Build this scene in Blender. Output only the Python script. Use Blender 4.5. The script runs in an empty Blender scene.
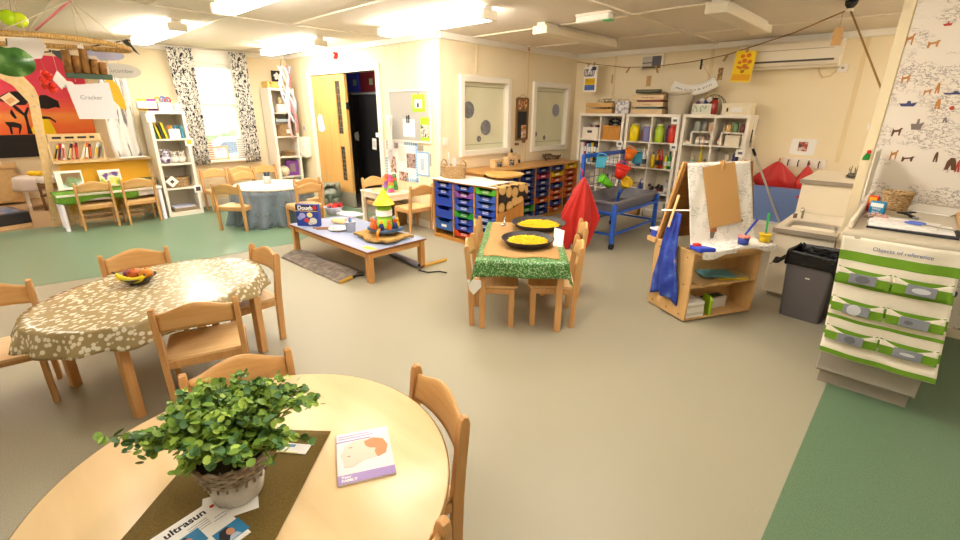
import bpy, bmesh, math, random
from mathutils import Vector, Matrix, Euler
random.seed(7)
PI = math.pi
SC = bpy.context.scene
COL = SC.collection
V = Vector

# ------------------------------------------------------------------ camera (eye level 1.5 m, wide lens)
FOC, PIT, YAW, ROL, EYE = 454.84, math.radians(19.343), math.radians(-43.204), math.radians(.445), 1.5
_F = V((math.sin(YAW)*math.cos(PIT), math.cos(YAW)*math.cos(PIT), -math.sin(PIT)))
_R0 = V((math.cos(YAW), -math.sin(YAW), 0)); _U0 = _R0.cross(_F)
_R = _R0*math.cos(ROL)+_U0*math.sin(ROL); _U = -_R0*math.sin(ROL)+_U0*math.cos(ROL)
_C = V((0, 0, EYE))
def ray(x, y): return _F+_R*((x-480)/FOC)-_U*((y-270)/FOC)
def fl(x, y, z=0.0):                 # where a sight line meets the level z
    d = ray(x, y); t = (z-EYE)/d.z; return _C+d*t
def wx(x, y, X):                     # ... the wall plane at X
    d = ray(x, y); return _C+d*(X/d.x)
def wy(x, y, Y):                     # ... the wall plane at Y
    d = ray(x, y); return _C+d*(Y/d.y)
cam = bpy.data.cameras.new('camera'); cam_o = bpy.data.objects.new('camera', cam); COL.objects.link(cam_o)
cam.sensor_width = 36; cam.lens = FOC*36/960; cam.clip_start = .02; cam.clip_end = 200
cam_o.matrix_world = Matrix(((_R.x, _U.x, -_F.x, 0), (_R.y, _U.y, -_F.y, 0), (_R.z, _U.z, -_F.z, EYE), (0, 0, 0, 1)))
SC.camera = cam_o

# ------------------------------------------------------------------ materials
def lin(h):
    if isinstance(h, str):
        h = h.lstrip('#'); c = [int(h[i:i+2], 16)/255 for i in (0, 2, 4)]
        return tuple(((v+.055)/1.055)**2.4 if v > .04045 else v/12.92 for v in c)+(1,)
    return tuple(h)+(1,) if len(h) == 3 else tuple(h)
_M = {}
def mat(name, col, rough=.5, metal=0., noise=0., nscale=20., bump=0., bscale=80., emit=0., alpha=1., trans=0., spec=.4, coat=0., sheen=0.):
    if name in _M: return _M[name]
    m = bpy.data.materials.new(name); m.use_nodes = True; nt = m.node_tree; b = nt.nodes['Principled BSDF']
    c = lin(col); b.inputs['Base Color'].default_value = c; b.inputs['Roughness'].default_value = rough
    b.inputs['Metallic'].default_value = metal; b.inputs['Specular IOR Level'].default_value = spec
    b.inputs['Coat Weight'].default_value = coat; b.inputs['Sheen Weight'].default_value = sheen
    if emit: b.inputs['Emission Color'].default_value = c; b.inputs['Emission Strength'].default_value = emit
    b.inputs['Alpha'].default_value = alpha; b.inputs['Transmission Weight'].default_value = trans
    tc = nt.nodes.new('ShaderNodeTexCoord')
    if noise:
        n = nt.nodes.new('ShaderNodeTexNoise'); n.inputs['Scale'].default_value = nscale; n.inputs['Detail'].default_value = 4
        nt.links.new(tc.outputs['Object'], n.inputs['Vector'])
        mx = nt.nodes.new('ShaderNodeMix'); mx.data_type = 'RGBA'
        mx.inputs['A'].default_value = tuple(v*(1-noise) for v in c[:3])+(1,); mx.inputs['B'].default_value = tuple(min(1, v*(1+noise)) for v in c[:3])+(1,)
        nt.links.new(n.outputs['Fac'], mx.inputs['Factor']); nt.links.new(mx.outputs['Result'], b.inputs['Base Color'])
    if bump:
        n = nt.nodes.new('ShaderNodeTexNoise'); n.inputs['Scale'].default_value = bscale; n.inputs['Detail'].default_value = 3
        nt.links.new(tc.outputs['Object'], n.inputs['Vector'])
        bp = nt.nodes.new('ShaderNodeBump'); bp.inputs['Strength'].default_value = bump; bp.inputs['Distance'].default_value = .01
        nt.links.new(n.outputs['Fac'], bp.inputs['Height']); nt.links.new(bp.outputs['Normal'], b.inputs['Normal'])
    _M[name] = m; return m
def nodes(m): return m.node_tree, m.node_tree.nodes['Principled BSDF']
def ramp(nt, stops, const=False):
    r = nt.nodes.new('ShaderNodeValToRGB'); e = r.color_ramp.elements
    if const: r.color_ramp.interpolation = 'CONSTANT'
    while len(e) < len(stops): e.new(.5)
    for i, (p, c) in enumerate(stops): e[i].position = p; e[i].color = lin(c)
    return r
def wood(name, c1, c2, scale=3., rough=.4, stretch=(1, 14, 14)):
    if name in _M: return _M[name]
    m = mat(name, c1, rough); nt, b = nodes(m)
    tc = nt.nodes.new('ShaderNodeTexCoord'); mp = nt.nodes.new('ShaderNodeMapping'); mp.inputs['Scale'].default_value = stretch
    n = nt.nodes.new('ShaderNodeTexNoise'); n.inputs['Scale'].default_value = scale; n.inputs['Detail'].default_value = 5; n.inputs['Distortion'].default_value = .6
    r = ramp(nt, [(.3, c1), (.7, c2)])
    nt.links.new(tc.outputs['Object'], mp.inputs['Vector']); nt.links.new(mp.outputs['Vector'], n.inputs['Vector'])
    nt.links.new(n.outputs['Fac'], r.inputs['Fac']); nt.links.new(r.outputs['Color'], b.inputs['Base Color'])
    return m
def cells(name, base, spots, scale=8., lo=.28, hi=.32, rough=.5, feature='F1', stretch=(1, 1, 1), coat=0., rnd=1.):
    """spots of one colour scattered on another (a printed pattern)"""
    if name in _M: return _M[name]
    m = mat(name, base, rough, coat=coat); nt, b = nodes(m)
    tc = nt.nodes.new('ShaderNodeTexCoord'); mp = nt.nodes.new('ShaderNodeMapping'); mp.inputs['Scale'].default_value = stretch
    v = nt.nodes.new('ShaderNodeTexVoronoi'); v.feature = feature; v.inputs['Scale'].default_value = scale; v.inputs['Randomness'].default_value = rnd
    r = ramp(nt, [(lo, spots), (hi, base)])
    nt.links.new(tc.outputs['Object'], mp.inputs['Vector']); nt.links.new(mp.outputs['Vector'], v.inputs['Vector'])
    nt.links.new(v.outputs['Distance'], r.inputs['Fac']); nt.links.new(r.outputs['Color'], b.inputs['Base Color'])
    return m
def multinoise(name, stops, scale=10., rough=.6, detail=6., stretch=(1, 1, 1), const=False, dist=0.):
    if name in _M: return _M[name]
    m = mat(name, stops[0][1], rough); nt, b = nodes(m)
    tc = nt.nodes.new('ShaderNodeTexCoord'); mp = nt.nodes.new('ShaderNodeMapping'); mp.inputs['Scale'].default_value = stretch
    n = nt.nodes.new('ShaderNodeTexNoise'); n.inputs['Scale'].default_value = scale; n.inputs['Detail'].default_value = detail; n.inputs['Distortion'].default_value = dist
    r = ramp(nt, stops, const)
    nt.links.new(tc.outputs['Object'], mp.inputs['Vector']); nt.links.new(mp.outputs['Vector'], n.inputs['Vector'])
    nt.links.new(n.outputs['Fac'], r.inputs['Fac']); nt.links.new(r.outputs['Color'], b.inputs['Base Color'])
    return m
def stripes(name, a, b2, scale, axis='Z', rough=.6, lo=.45, hi=.55):
    if name in _M: return _M[name]
    m = mat(name, a, rough); nt, b = nodes(m)
    tc = nt.nodes.new('ShaderNodeTexCoord'); w = nt.nodes.new('ShaderNodeTexWave'); w.bands_direction = axis; w.inputs['Scale'].default_value = scale
    r = ramp(nt, [(lo, a), (hi, b2)])
    nt.links.new(tc.outputs['Object'], w.inputs['Vector']); nt.links.new(w.outputs['Fac'], r.inputs['Fac']); nt.links.new(r.outputs['Color'], b.inputs['Base Color'])
    return m

# ------------------------------------------------------------------ mesh builder
class MB:
    def __init__(s): s.bm = bmesh.new(); s.mi = 0
    def _tag(s, faces, smooth=False):
        for f in faces: f.material_index = s.mi; f.smooth = smooth
    def box(s, lo, hi, bev=0., M=None):
        lo, hi = V(lo), V(hi); c = (lo+hi)/2; d = hi-lo
        r = bmesh.ops.create_cube(s.bm, size=1, matrix=Matrix.Translation(c) @ Matrix.Diagonal((*[max(abs(v), 1e-5) for v in d], 1)))
        vs = r['verts']
        if bev:
            es = list({e for v in vs for e in v.link_edges})
            rr = bmesh.ops.bevel(s.bm, geom=es, offset=min(bev, min(abs(v) for v in d)*.45), segments=2, profile=.5, affect='EDGES')
            vs = list({v for f in rr['faces'] for v in f.verts} | {v for v in vs if v.is_valid})
        if M is not None: bmesh.ops.transform(s.bm, matrix=M, verts=vs)
        s._tag({f for v in vs for f in v.link_faces}); return s
    def cbox(s, c, d, bev=0., M=None): c, d = V(c), V(d); return s.box(c-d/2, c+d/2, bev, M)
    def bar(s, p0, p1, w, t, bev=0., up=(0, 0, 1)):
        """a box-section bar from p0 to p1 (w across, t along 'up')"""
        p0, p1 = V(p0), V(p1); a = (p1-p0); L = a.length; a.normalize(); u = V(up)
        if abs(a.dot(u)) > .98: u = V((0, 1, 0))
        x = a.cross(u).normalized(); u = x.cross(a)
        M = Matrix(((x.x, u.x, a.x, p0.x), (x.y, u.y, a.y, p0.y), (x.z, u.z, a.z, p0.z), (0, 0, 0, 1)))
        return s.box((-w/2, -t/2, 0), (w/2, t/2, L), bev, M)
    def lathe(s, prof, o=(0, 0, 0), n=20, M=None, arc=2*PI):
        """prof: list of (radius, z)"""
        o = V(o); rings = []; full = abs(arc-2*PI) < 1e-6
        for r, z in prof:
            if r < 1e-6: rings.append([s.bm.verts.new(o+V((0, 0, z)))])
            else: rings.append([s.bm.verts.new(o+V((r*math.cos(arc*k/n), r*math.sin(arc*k/n), z))) for k in range(n if full else n+1)])
        fs = []
        for a, b in zip(rings, rings[1:]):
            m = n
            for k in range(m):
                k2 = (k+1) % n if full else k+1
                if len(a) == 1 and len(b) == 1: continue
                try:
                    if len(a) == 1: fs.append(s.bm.faces.new((a[0], b[k2], b[k])))
                    elif len(b) == 1: fs.append(s.bm.faces.new((a[k], a[k2], b[0])))
                    else: fs.append(s.bm.faces.new((a[k], a[k2], b[k2], b[k])))
                except ValueError: pass
        s._tag(fs, True)
        if M is not None: bmesh.ops.transform(s.bm, matrix=M, verts=[v for r in rings for v in r])
        return s
    def cyl(s, p0, p1, r0, r1=None, n=14, cap=True):
        r1 = r0 if r1 is None else r1; p0, p1 = V(p0), V(p1); a = p1-p0; L = a.length
        q = a.to_track_quat('Z', 'Y').to_matrix().to_4x4(); M = Matrix.Translation(p0) @ q
        return s.lathe([(0, 0), (r0, 0), (r0, 0), (r1, L), (r1, L), (0, L)] if cap else [(r0, 0), (r1, L)], n=n, M=M)
    def tube(s, pts, r, n=8, closed=False):
        pts = [V(p) for p in pts]; rs = r if isinstance(r, (list, tuple)) else [r]*len(pts); rings = []; N = len(pts); pu = None
        for i, p in enumerate(pts):
            a = pts[(i+1) % N] if closed or i < N-1 else pts[i]; b = pts[i-1] if closed or i > 0 else pts[i]
            t = (a-b).normalized()
            if pu is None: pu = t.orthogonal().normalized()
            u = (pu-t*pu.dot(t)); u = u.normalized() if u.length > 1e-6 else t.orthogonal().normalized(); pu = u; w = t.cross(u)
            rings.append([s.bm.verts.new(p+(u*math.cos(2*PI*k/n)+w*math.sin(2*PI*k/n))*rs[i]) for k in range(n)])
        fs = []
        for i in range(N if closed else N-1):
            a, b = rings[i], rings[(i+1) % N]
            for k in range(n): fs.append(s.bm.faces.new((a[k], a[(k+1) % n], b[(k+1) % n], b[k])))
        if not closed:
            fs.append(s.bm.faces.new(rings[0][::-1])); fs.append(s.bm.faces.new(rings[-1]))
        s._tag(fs, True); return s
    def ball(s, c, r, n=12, M=None):
        r = V(r) if not isinstance(r, (int, float)) else V((r, r, r))
        T = Matrix.Translation(V(c)) @ (M if M is not None else Matrix.Identity(4)) @ Matrix.Diagonal((*r, 1))
        q = bmesh.ops.create_uvsphere(s.bm, u_segments=n, v_segments=max(6, n*2//3), radius=1, matrix=T)
        s._tag({f for v in q['verts'] for f in v.link_faces}, True); return s
    def prism(s, out, h, M=None, bev=0.):
        """outline (x, y) list extruded from z=0 to z=h"""
        a = [s.bm.verts.new((x, y, 0)) for x, y in out]; b = [s.bm.verts.new((x, y, h)) for x, y in out]; n = len(out)
        fs = [s.bm.faces.new(a[::-1]), s.bm.faces.new(b)]+[s.bm.faces.new((a[i], a[(i+1) % n], b[(i+1) % n], b[i])) for i in range(n)]
        s._tag(fs); vs = a+b
        if bev:
            es = [e for e in fs[1].edges]+[e for e in fs[0].edges]
            rr = bmesh.ops.bevel(s.bm, geom=es, offset=bev, segments=2, profile=.5, affect='EDGES')
            vs = list({v for f in rr['faces'] for v in f.verts} | {v for v in vs if v.is_valid})
            s._tag({f for v in vs for f in v.link_faces})
        if M is not None: bmesh.ops.transform(s.bm, matrix=M, verts=vs)
        return s
    def grid(s, fn, nu, nv, smooth=True, thick=0.):
        """fn(u, v) in 0..1 -> point; thick gives the sheet a second side"""
        P = [[V(fn(i/nu, j/nv)) for j in range(nv+1)] for i in range(nu+1)]
        vs = [[s.bm.verts.new(p) for p in r] for r in P]; fs = []
        for i in range(nu):
            for j in range(nv): fs.append(s.bm.faces.new((vs[i][j], vs[i+1][j], vs[i+1][j+1], vs[i][j+1])))
        s._tag(fs, smooth)
        if thick:
            bmesh.ops.recalc_face_normals(s.bm, faces=fs)
            r = bmesh.ops.solidify(s.bm, geom=fs, thickness=thick)
            s._tag([f for f in r['geom'] if isinstance(f, bmesh.types.BMFace)], smooth)
        return s
    def xf(s, M): bmesh.ops.transform(s.bm, matrix=M, verts=s.bm.verts); return s
    def build(s, name, m, parent=None, loc=None, rz=0., rot=None):
        bmesh.ops.recalc_face_normals(s.bm, faces=s.bm.faces)
        me = bpy.data.meshes.new(name); s.bm.to_mesh(me); s.bm.free()
        for x in (m if isinstance(m, (list, tuple)) else [m]): me.materials.append(x)
        o = bpy.data.objects.new(name, me); COL.objects.link(o)
        if parent is not None: o.parent = parent
        if loc is not None: o.location = loc
        if rot is not None: o.rotation_euler = rot
        elif rz: o.rotation_euler = (0, 0, rz)
        return o
def tag(o, label=None, cat=None, group=None, kind=None):
    if label: o['label'] = label
    if cat: o['category'] = cat
    if group: o['group'] = group
    if kind: o['kind'] = kind
    return o
def thing(name, label, cat, loc=(0, 0, 0), rz=0., group=None, rot=None):
    o = bpy.data.objects.new(name, None); o.empty_display_size = .05; COL.objects.link(o); o.location = loc
    o.rotation_euler = rot if rot is not None else (0, 0, rz)
    return tag(o, label, cat, group)
def solo(mb, name, label, cat, m, loc=None, rz=0., group=None, rot=None):
    return tag(mb.build(name, m, None, loc, rz, rot), label, cat, group)
def struct(mb, name, m, loc=None, rz=0.):
    return tag(mb.build(name, m, None, loc, rz), kind='structure')
KIDS = {}
def dup(root, loc, rz=0., label=None, group=None, rot=None):
    def rec(o, par):
        c = o.copy(); COL.objects.link(c)
        if par is not None: c.parent = par
        for ch in o.children: rec(ch, c)
        return c
    r = rec(root, None); r.location = loc; r.rotation_euler = rot if rot is not None else (0, 0, rz)
    if label: r['label'] = label
    if group: r['group'] = group
    return r
def words(txt, size, m, parent, loc, rot, name='lettering', align='CENTER', depth=.0006, bold=0.):
    c = bpy.data.curves.new(name, 'FONT'); c.body = txt; c.size = size; c.extrude = depth; c.align_x = align; c.align_y = 'CENTER'; c.offset = bold
    c.materials.append(m); tmp = bpy.data.objects.new(name, c); me = bpy.data.meshes.new_from_object(tmp); bpy.data.objects.remove(tmp)
    o = bpy.data.objects.new(name, me); COL.objects.link(o); o.parent = parent; o.location = loc; o.rotation_euler = rot
    return o
def jit(a): return random.uniform(-a, a)
def ell(rx, ry, n=28): return [(rx*math.cos(2*PI*k/n), ry*math.sin(2*PI*k/n)) for k in range(n)]
def rrect(w, d, r, n=5):
    o = []
    for cx, cy, a0 in ((w/2-r, d/2-r, 0), (-w/2+r, d/2-r, 90), (-w/2+r, -d/2+r, 180), (w/2-r, -d/2+r, 270)):
        for k in range(n+1): a = math.radians(a0+90*k/n); o.append((cx+r*math.cos(a), cy+r*math.sin(a)))
    return o
ORD = ['top', 'second from top', 'third from top', 'fourth from top', 'fifth from top', 'sixth from top', 'seventh from top', 'bottom']

# shared materials
HONEY = wood('honey_beech', '#d9a76a', '#c99250', 4.)
HONEY2 = wood('beech_edge', '#cf9a5c', '#bd8648', 4., stretch=(14, 14, 1))
PALE = wood('pale_maple', '#e3c391', '#d6b27c', 2.5, rough=.3, stretch=(1, 8, 8))
UNITW = wood('tray_unit_wood', '#c98c42', '#b67a34', 3., stretch=(10, 10, 1))
BIRCH = wood('birch_ply', '#dcb47c', '#cfa468', 3., stretch=(8, 8, 1.5))
WHITE = mat('white_laminate', '#efe6d8', .45)
PAPER = mat('white_paper', '#f2efe9', .8)
CREAMP = mat('cream_plastic', '#ece2cc', .4)
BLACK = mat('black_matte', '#17161a', .6)
DGREY = mat('dark_grey_plastic', '#4a484c', .45)
GREY = mat('grey_plastic', '#8d8c90', .5)
CHROME = mat('brushed_steel', '#b9b6b0', .25, metal=1.)
RED = mat('red_plastic', '#d8231c', .4)
BLUEP = mat('blue_plastic', '#2c4fb4', .4)
CARD = mat('brown_card', '#caa06a', .85, noise=.08, nscale=30)
TWINE = mat('jute_twine', '#b08a55', .9, bump=.5, bscale=300)
WICK = multinoise('wicker_weave', [(.3, '#6f5436'), (.5, '#b18f62'), (.7, '#d3b68a')], 60, .85, stretch=(1, 1, 2.5))
SPR = lambda h, n=None, r=.45: mat(n or 'paint_'+h.strip('#'), h, r)
INK = mat('dark_ink', '#2a2830', .7)
GLASS = mat('clear_glass', '#f4f8f6', .03, alpha=.10, spec=.5)
# ================================================================== the room
CREAM = multinoise('cream_wall', [(.3, '#ecdcb9'), (.7, '#efe0c0')], 2., .7)
def grooves(name, c1, c2, per):
    m = mat(name, c1, .65); nt, b = nodes(m)
    tc = nt.nodes.new('ShaderNodeTexCoord'); sx = nt.nodes.new('ShaderNodeSeparateXYZ'); nt.links.new(tc.outputs['Object'], sx.inputs[0])
    a = nt.nodes.new('ShaderNodeMath'); a.operation = 'ADD'; nt.links.new(sx.outputs['X'], a.inputs[0]); nt.links.new(sx.outputs['Y'], a.inputs[1])
    d = nt.nodes.new('ShaderNodeMath'); d.operation = 'DIVIDE'; nt.links.new(a.outputs[0], d.inputs[0]); d.inputs[1].default_value = per
    f = nt.nodes.new('ShaderNodeMath'); f.operation = 'FRACT'; nt.links.new(d.outputs[0], f.inputs[0])
    r = ramp(nt, [(0, c2), (.035, c2), (.06, c1), (1, c1)]); nt.links.new(f.outputs[0], r.inputs['Fac']); nt.links.new(r.outputs['Color'], b.inputs['Base Color'])
    return m
PANEL = grooves('grooved_wall_board', '#ecdcb9', '#e0cda4', .30)
WGLOSS = mat('white_gloss_paint', '#f1ebdf', .35)
VINYL = multinoise('speckled_grey_vinyl', [(.36, '#8a846f'), (.5, '#9f9882'), (.62, '#aea791')], 330, .42, detail=2.)
VGREEN = multinoise('green_vinyl', [(.36, '#66836a'), (.5, '#738f74'), (.62, '#7e997e')], 260, .33, detail=2.)
VGREEN2 = multinoise('deep_green_vinyl', [(.36, '#566f54'), (.5, '#5f785c'), (.62, '#677f63')], 260, .4, detail=2.)
CARPETM = multinoise('oatmeal_carpet', [(.3, '#a98d68'), (.7, '#c4a782')], 180, .95, detail=3.)
CEILM = mat('ceiling_board', '#e8dccb', .75, noise=.05, nscale=9, bump=.35, bscale=34)
H = 2.35; XW, YD, YB, XL = -4.35, 3.88, 6.87, -8.2
struct(MB().box((-8.2, -3.2, -.1), (2.6, 7, 0)), 'floor', VINYL)
gl = [(-8.2, -3.2), (-5.9, -3.2), (-5.47, -.19), (-5.3, .78), (-5.15, 2.28), (-5.74, 3.2), (-5.80, 3.88), (-8.2, 3.88)]
struct(MB().prism(gl, .003, Matrix.Translation((0, 0, 0))), 'floor', VGREEN)
struct(MB().prism([(-.09, 4.4), (-.09, 3.0), (-.10, 1.6), (-.13, -3.2), (2.6, -3.2), (2.6, 4.4)], .003), 'floor', VGREEN2)
struct(MB().prism([(-11.1, -3.2), (-8.2, -3.2), (-8.2, 1.5), (-11.1, 1.9)], .102, Matrix.Translation((0, 0, -.1))), 'floor', CARPETM)
# ceiling with raised cover strips
struct(MB().box((-8.25, -3.2, H), (2.6, 7, H+.1)), 'ceiling', CEILM)
STRIP = mat('ceiling_strip', '#e8dcc8', .6)
n = 0
for a, b in (((-5.2, -3.2), (-5.2, 3.88)), ((-2.25, -3.2), (-2.25, 6.87)), ((.7, -3.2), (.7, 6.87)), ((-8.2, 1.97), (-5.2, 1.97)), ((-5.2, 2.56), (-2.25, 2.56)), ((-4.35, 4.45), (-2.25, 4.45)),
             ((-2.25, 4.4), (.7, 4.4)), ((-4.35, 5.7), (-2.25, 5.7)), ((-2.25, 5.9), (.7, 5.9)), ((-2.25, 2.9), (.7, 2.9)), ((-8.2, .72), (-5.2, .72)), ((-5.2, 1.3), (-2.25, 1.3))):
    n += 1; struct(MB().bar((*a, H-.006), (*b, H-.006), .055, .014, .003), 'trim_%d' % n, STRIP)
# back wall, wall with the two panel windows, door wall, left wall
struct(MB().box((XW-.1, YB, 0), (2.6, YB+.1, H)), 'wall_back', CREAM)
def wall_holes(axis, p, lo, hi, holes, t, name, m):
    """a wall on plane axis=p from lo to hi with rectangular openings (a0, a1, z0, z1)"""
    mb = MB(); cuts = sorted({lo, hi}|{h[0] for h in holes}|{h[1] for h in holes})
    for a, b in zip(cuts, cuts[1:]):
        zs = [(0, H)]
        for h in holes:
            if h[0] <= a+1e-6 and h[1] >= b-1e-6: zs = [(0, h[2]), (h[3], H)]
        for z0, z1 in zs:
            if z1-z0 < 1e-4: continue
            if axis == 'X': mb.box((min(p, p+t), a, z0), (max(p, p+t), b, z1))
            else: mb.box((a, min(p, p+t), z0), (b, max(p, p+t), z1))
    return struct(mb, name, m)
WIN = [(4.30, 5.14, 1.00, 1.84), (5.80, 6.62, .98, 1.83)]
wall_holes('X', XW, YD+.10, YB, [(a-.03, b-(-.03), c-.03, d+.03) for a, b, c, d in WIN], -.1, 'wall_right_of_door', CREAM)
wall_holes('Y', YD, XL, XW, [(-7.42, -5.57, 0, 2.0)], .1, 'wall_door', PANEL)
wall_holes('X', XL, 1.42, 3.98, [(2.40, 3.02, .72, 2.14)], -.14, 'wall_left', CREAM)
struct(MB().box((XL-.14, -3.2, H), (XL, 1.42, H+.7)), 'wall_header', CREAM)
# alcove beyond the opening: taller, bright
struct(MB().box((-11.1, -3.2, 0), (-11, 1.9, 3.05)), 'wall_alcove', mat('alcove_wall', '#efdfbe', .7))
struct(MB().prism([(XL-.14, 1.42), (XL-.14, 1.5), (-11, 1.9), (-11, 1.8)], 3.05), 'wall_alcove_side', CREAM)
struct(MB().prism([(-11.1, -3.2), (XL, -3.2), (XL, 1.5), (-11.1, 1.9)], .07, Matrix.Translation((0, 0, 3.05))), 'ceiling', CEILM)
# cornices and skirtings
k = 0
for a, b in (((XW+.02, YD+.02), (XW+.02, YB)), ((XW, YB-.02), (2.6, YB-.02)), ((XL, YD-.02), (XW, YD-.02)), ((XL+.02, 1.42), (XL+.02, YD))):
    k += 1; struct(MB().bar((*a, H-.035), (*b, H-.035), .035, .07, .006), 'trim_%d' % (20+k), WGLOSS)
struct(MB().box((XW, YD, .0), (XW+.015, YB, .1), .003), 'baseboard_window_wall', WGLOSS)
struct(MB().box((XW, YB-.015, 0), (2.6, YB, .1), .003), 'baseboard_back', WGLOSS)
struct(MB().box((-5.52, YD-.015, 0), (XW, YD, .1), .003), 'baseboard_door_wall', WGLOSS)
struct(MB().box((XL, 1.42, 0), (XL+.015, YD, .1), .003), 'baseboard_left', WGLOSS)
SEAM = mat('wall_seam_strip', '#e4cfa3', .6)
k = 30
for y in (4.545, 5.60):
    k += 1; struct(MB().box((XW, y-.02, .1), (XW+.008, y+.02, H-.07), .002), 'trim_%d' % k, SEAM) if y > 5 else struct(MB().box((XW, y-.02, 1.95), (XW+.008, y+.02, H-.07), .002), 'trim_%d' % k, SEAM)
for x in (-3.67, -2.29, -.70):
    k += 1; struct(MB().box((x-.02, YB-.008, 1.5 if x < -1 else .95), (x+.02, YB, H-.07), .002), 'trim_%d' % k, SEAM)
struct(MB().box((XW-.005, YD-.012, 0), (XW+.012, YD+.03, H-.07), .003), 'trim_40', WGLOSS)
# partition with the patterned wallpaper
YP = 4.42
struct(MB().box((-.25, YP, 0), (2.6, YP+.1, H)), 'wall_right', CREAM)
struct(MB().box((-.315, YP-.012, 0), (-.25, YP+.112, H), .004), 'trim_41', mat('partition_post', '#f0e0bb', .5))
struct(MB().box((-.25, YP-.014, 0), (2.6, YP, .07), .003), 'baseboard_right', mat('partition_skirting', '#e9dcc0', .5))
struct(MB().box((-11.1, -3.3, -.1), (2.7, -3.2, 3.1)), 'wall_rear', CREAM); struct(MB().box((2.6, -3.3, 0), (2.7, 7, H)), 'wall_far_right', CREAM)
# wallpaper: fine pen drawing with small coloured figures
WP = mat('toile_wallpaper', '#f3e9dd', .75); nt, b = nodes(WP)
tc = nt.nodes.new('ShaderNodeTexCoord')
n1 = nt.nodes.new('ShaderNodeTexNoise'); n1.inputs['Scale'].default_value = 22; n1.inputs['Detail'].default_value = 5; n1.inputs['Roughness'].default_value = .65
mp1 = nt.nodes.new('ShaderNodeMapping'); mp1.inputs['Scale'].default_value = (1, 1, 1.7); nt.links.new(tc.outputs['Object'], mp1.inputs[0]); nt.links.new(mp1.outputs[0], n1.inputs['Vector'])
r1 = ramp(nt, [(.47, '#f3e9dd'), (.496, '#93847f'), (.504, '#93847f'), (.53, '#f3e9dd')]); nt.links.new(n1.outputs['Fac'], r1.inputs['Fac'])
n2 = nt.nodes.new('ShaderNodeTexNoise'); n2.inputs['Scale'].default_value = 4.2; n2.inputs['Detail'].default_value = 2
mp2 = nt.nodes.new('ShaderNodeMapping'); mp2.inputs['Scale'].default_value = (1, 1, 1.8); nt.links.new(tc.outputs['Object'], mp2.inputs[0]); nt.links.new(mp2.outputs[0], n2.inputs['Vector'])
r2 = ramp(nt, [(.46, (0, 0, 0)), (.53, (1, 1, 1))]); nt.links.new(n2.outputs['Fac'], r2.inputs['Fac'])
mx = nt.nodes.new('ShaderNodeMix'); mx.data_type = 'RGBA'; mx.inputs['A'].default_value = lin('#f3e9dd')
nt.links.new(r2.outputs['Color'], mx.inputs['Factor']); nt.links.new(r1.outputs['Color'], mx.inputs['B']); nt.links.new(mx.outputs['Result'], b.inputs['Base Color'])
paper = struct(MB().box((-.245, YP-.004, .07), (2.6, YP, H)), 'wall_right_covering', WP)
figs = {'#c98a4e': [], '#4d4f78': [], '#c4493a': [], '#6b4a35': [], '#8e8078': []}
def fig_at(px, py, w, h, c, kind):
    p = wy(px, py, YP-.004); figs[c].append((p.x, p.z, w, h, kind))
for a in ((910, 40, .035, .06, '#c98a4e', 'dog'), (934, 44, .045, .035, '#c98a4e', 'dog'), (906, 79, .035, .045, '#c98a4e', 'dog'), (938, 88, .02, .05, '#c98a4e', 'man'), (928, 92, .03, .03, '#c98a4e', 'dog'),
          (955, 93, .09, .018, '#4d4f78', 'boat'), (908, 104, .07, .03, '#4d4f78', 'boat'), (952, 108, .018, .02, '#c4493a', 'ball'), (948, 24, .035, .02, '#c4493a', 'boat'), (938, 104, .025, .05, '#c98a4e', 'man'),
          (945, 120, .02, .025, '#8e8078', 'man'), (897, 132, .04, .045, '#6b4a35', 'dog'), (917, 125, .05, .06, '#8e8078', 'boat'), (894, 155, .03, .055, '#c98a4e', 'dog'), (908, 159, .05, .03, '#6b4a35', 'dog'),
          (936, 157, .02, .05, '#6b4a35', 'man'), (951, 164, .05, .06, '#6b4a35', 'man'), (958, 166, .02, .06, '#c4493a', 'man'), (953, 294, .035, .045, '#4d4f78', 'ball'), (948, 312, .028, .03, '#c98a4e', 'dog'), (944, 331, .02, .02, '#6b4a35', 'dog'), (957, 330, .03, .03, '#6b4a35', 'dog'), (950, 305, .012, .02, '#6b4a35', 'man')):
    fig_at(*a)
for c, L in figs.items():
    mb = MB()
    for x, z, w, h, kd in L:
        o = {'ball': ell(w, h, 12), 'boat': [(-w, .2*h), (-.7*w, -h*.8), (.7*w, -h*.8), (w, .5*h), (.3*w, .2*h), (.2*w, h), (-.1*w, h), (-.2*w, .2*h)],
             'man': [(-.8*w, -h), (-.2*w, -h), (0, -.2*h), (.3*w, -h), (w, -h), (.6*w, .5*h), (.3*w, h), (-.3*w, h), (-.7*w, .4*h)],
             'dog': [(-w, -h), (-.7*w, -h), (-.5*w, -.1*h), (.3*w, .1*h), (.4*w, -h*.8), (.7*w, -h*.8), (.75*w, .5*h), (w, .8*h), (.6*w, h), (.3*w, .6*h), (-.6*w, .4*h), (-w, .8*h)]}[kd]
        mb.prism([(q[0]*.66, q[1]*.66) for q in o], .0012, Matrix(((1, 0, 0, x), (0, 0, -1, YP-.004), (0, 1, 0, z), (0, 0, 0, 1))))
    o = mb.build('printed_figures', SPR(c, 'print_'+c[1:], .8)); o.parent = paper
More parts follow.
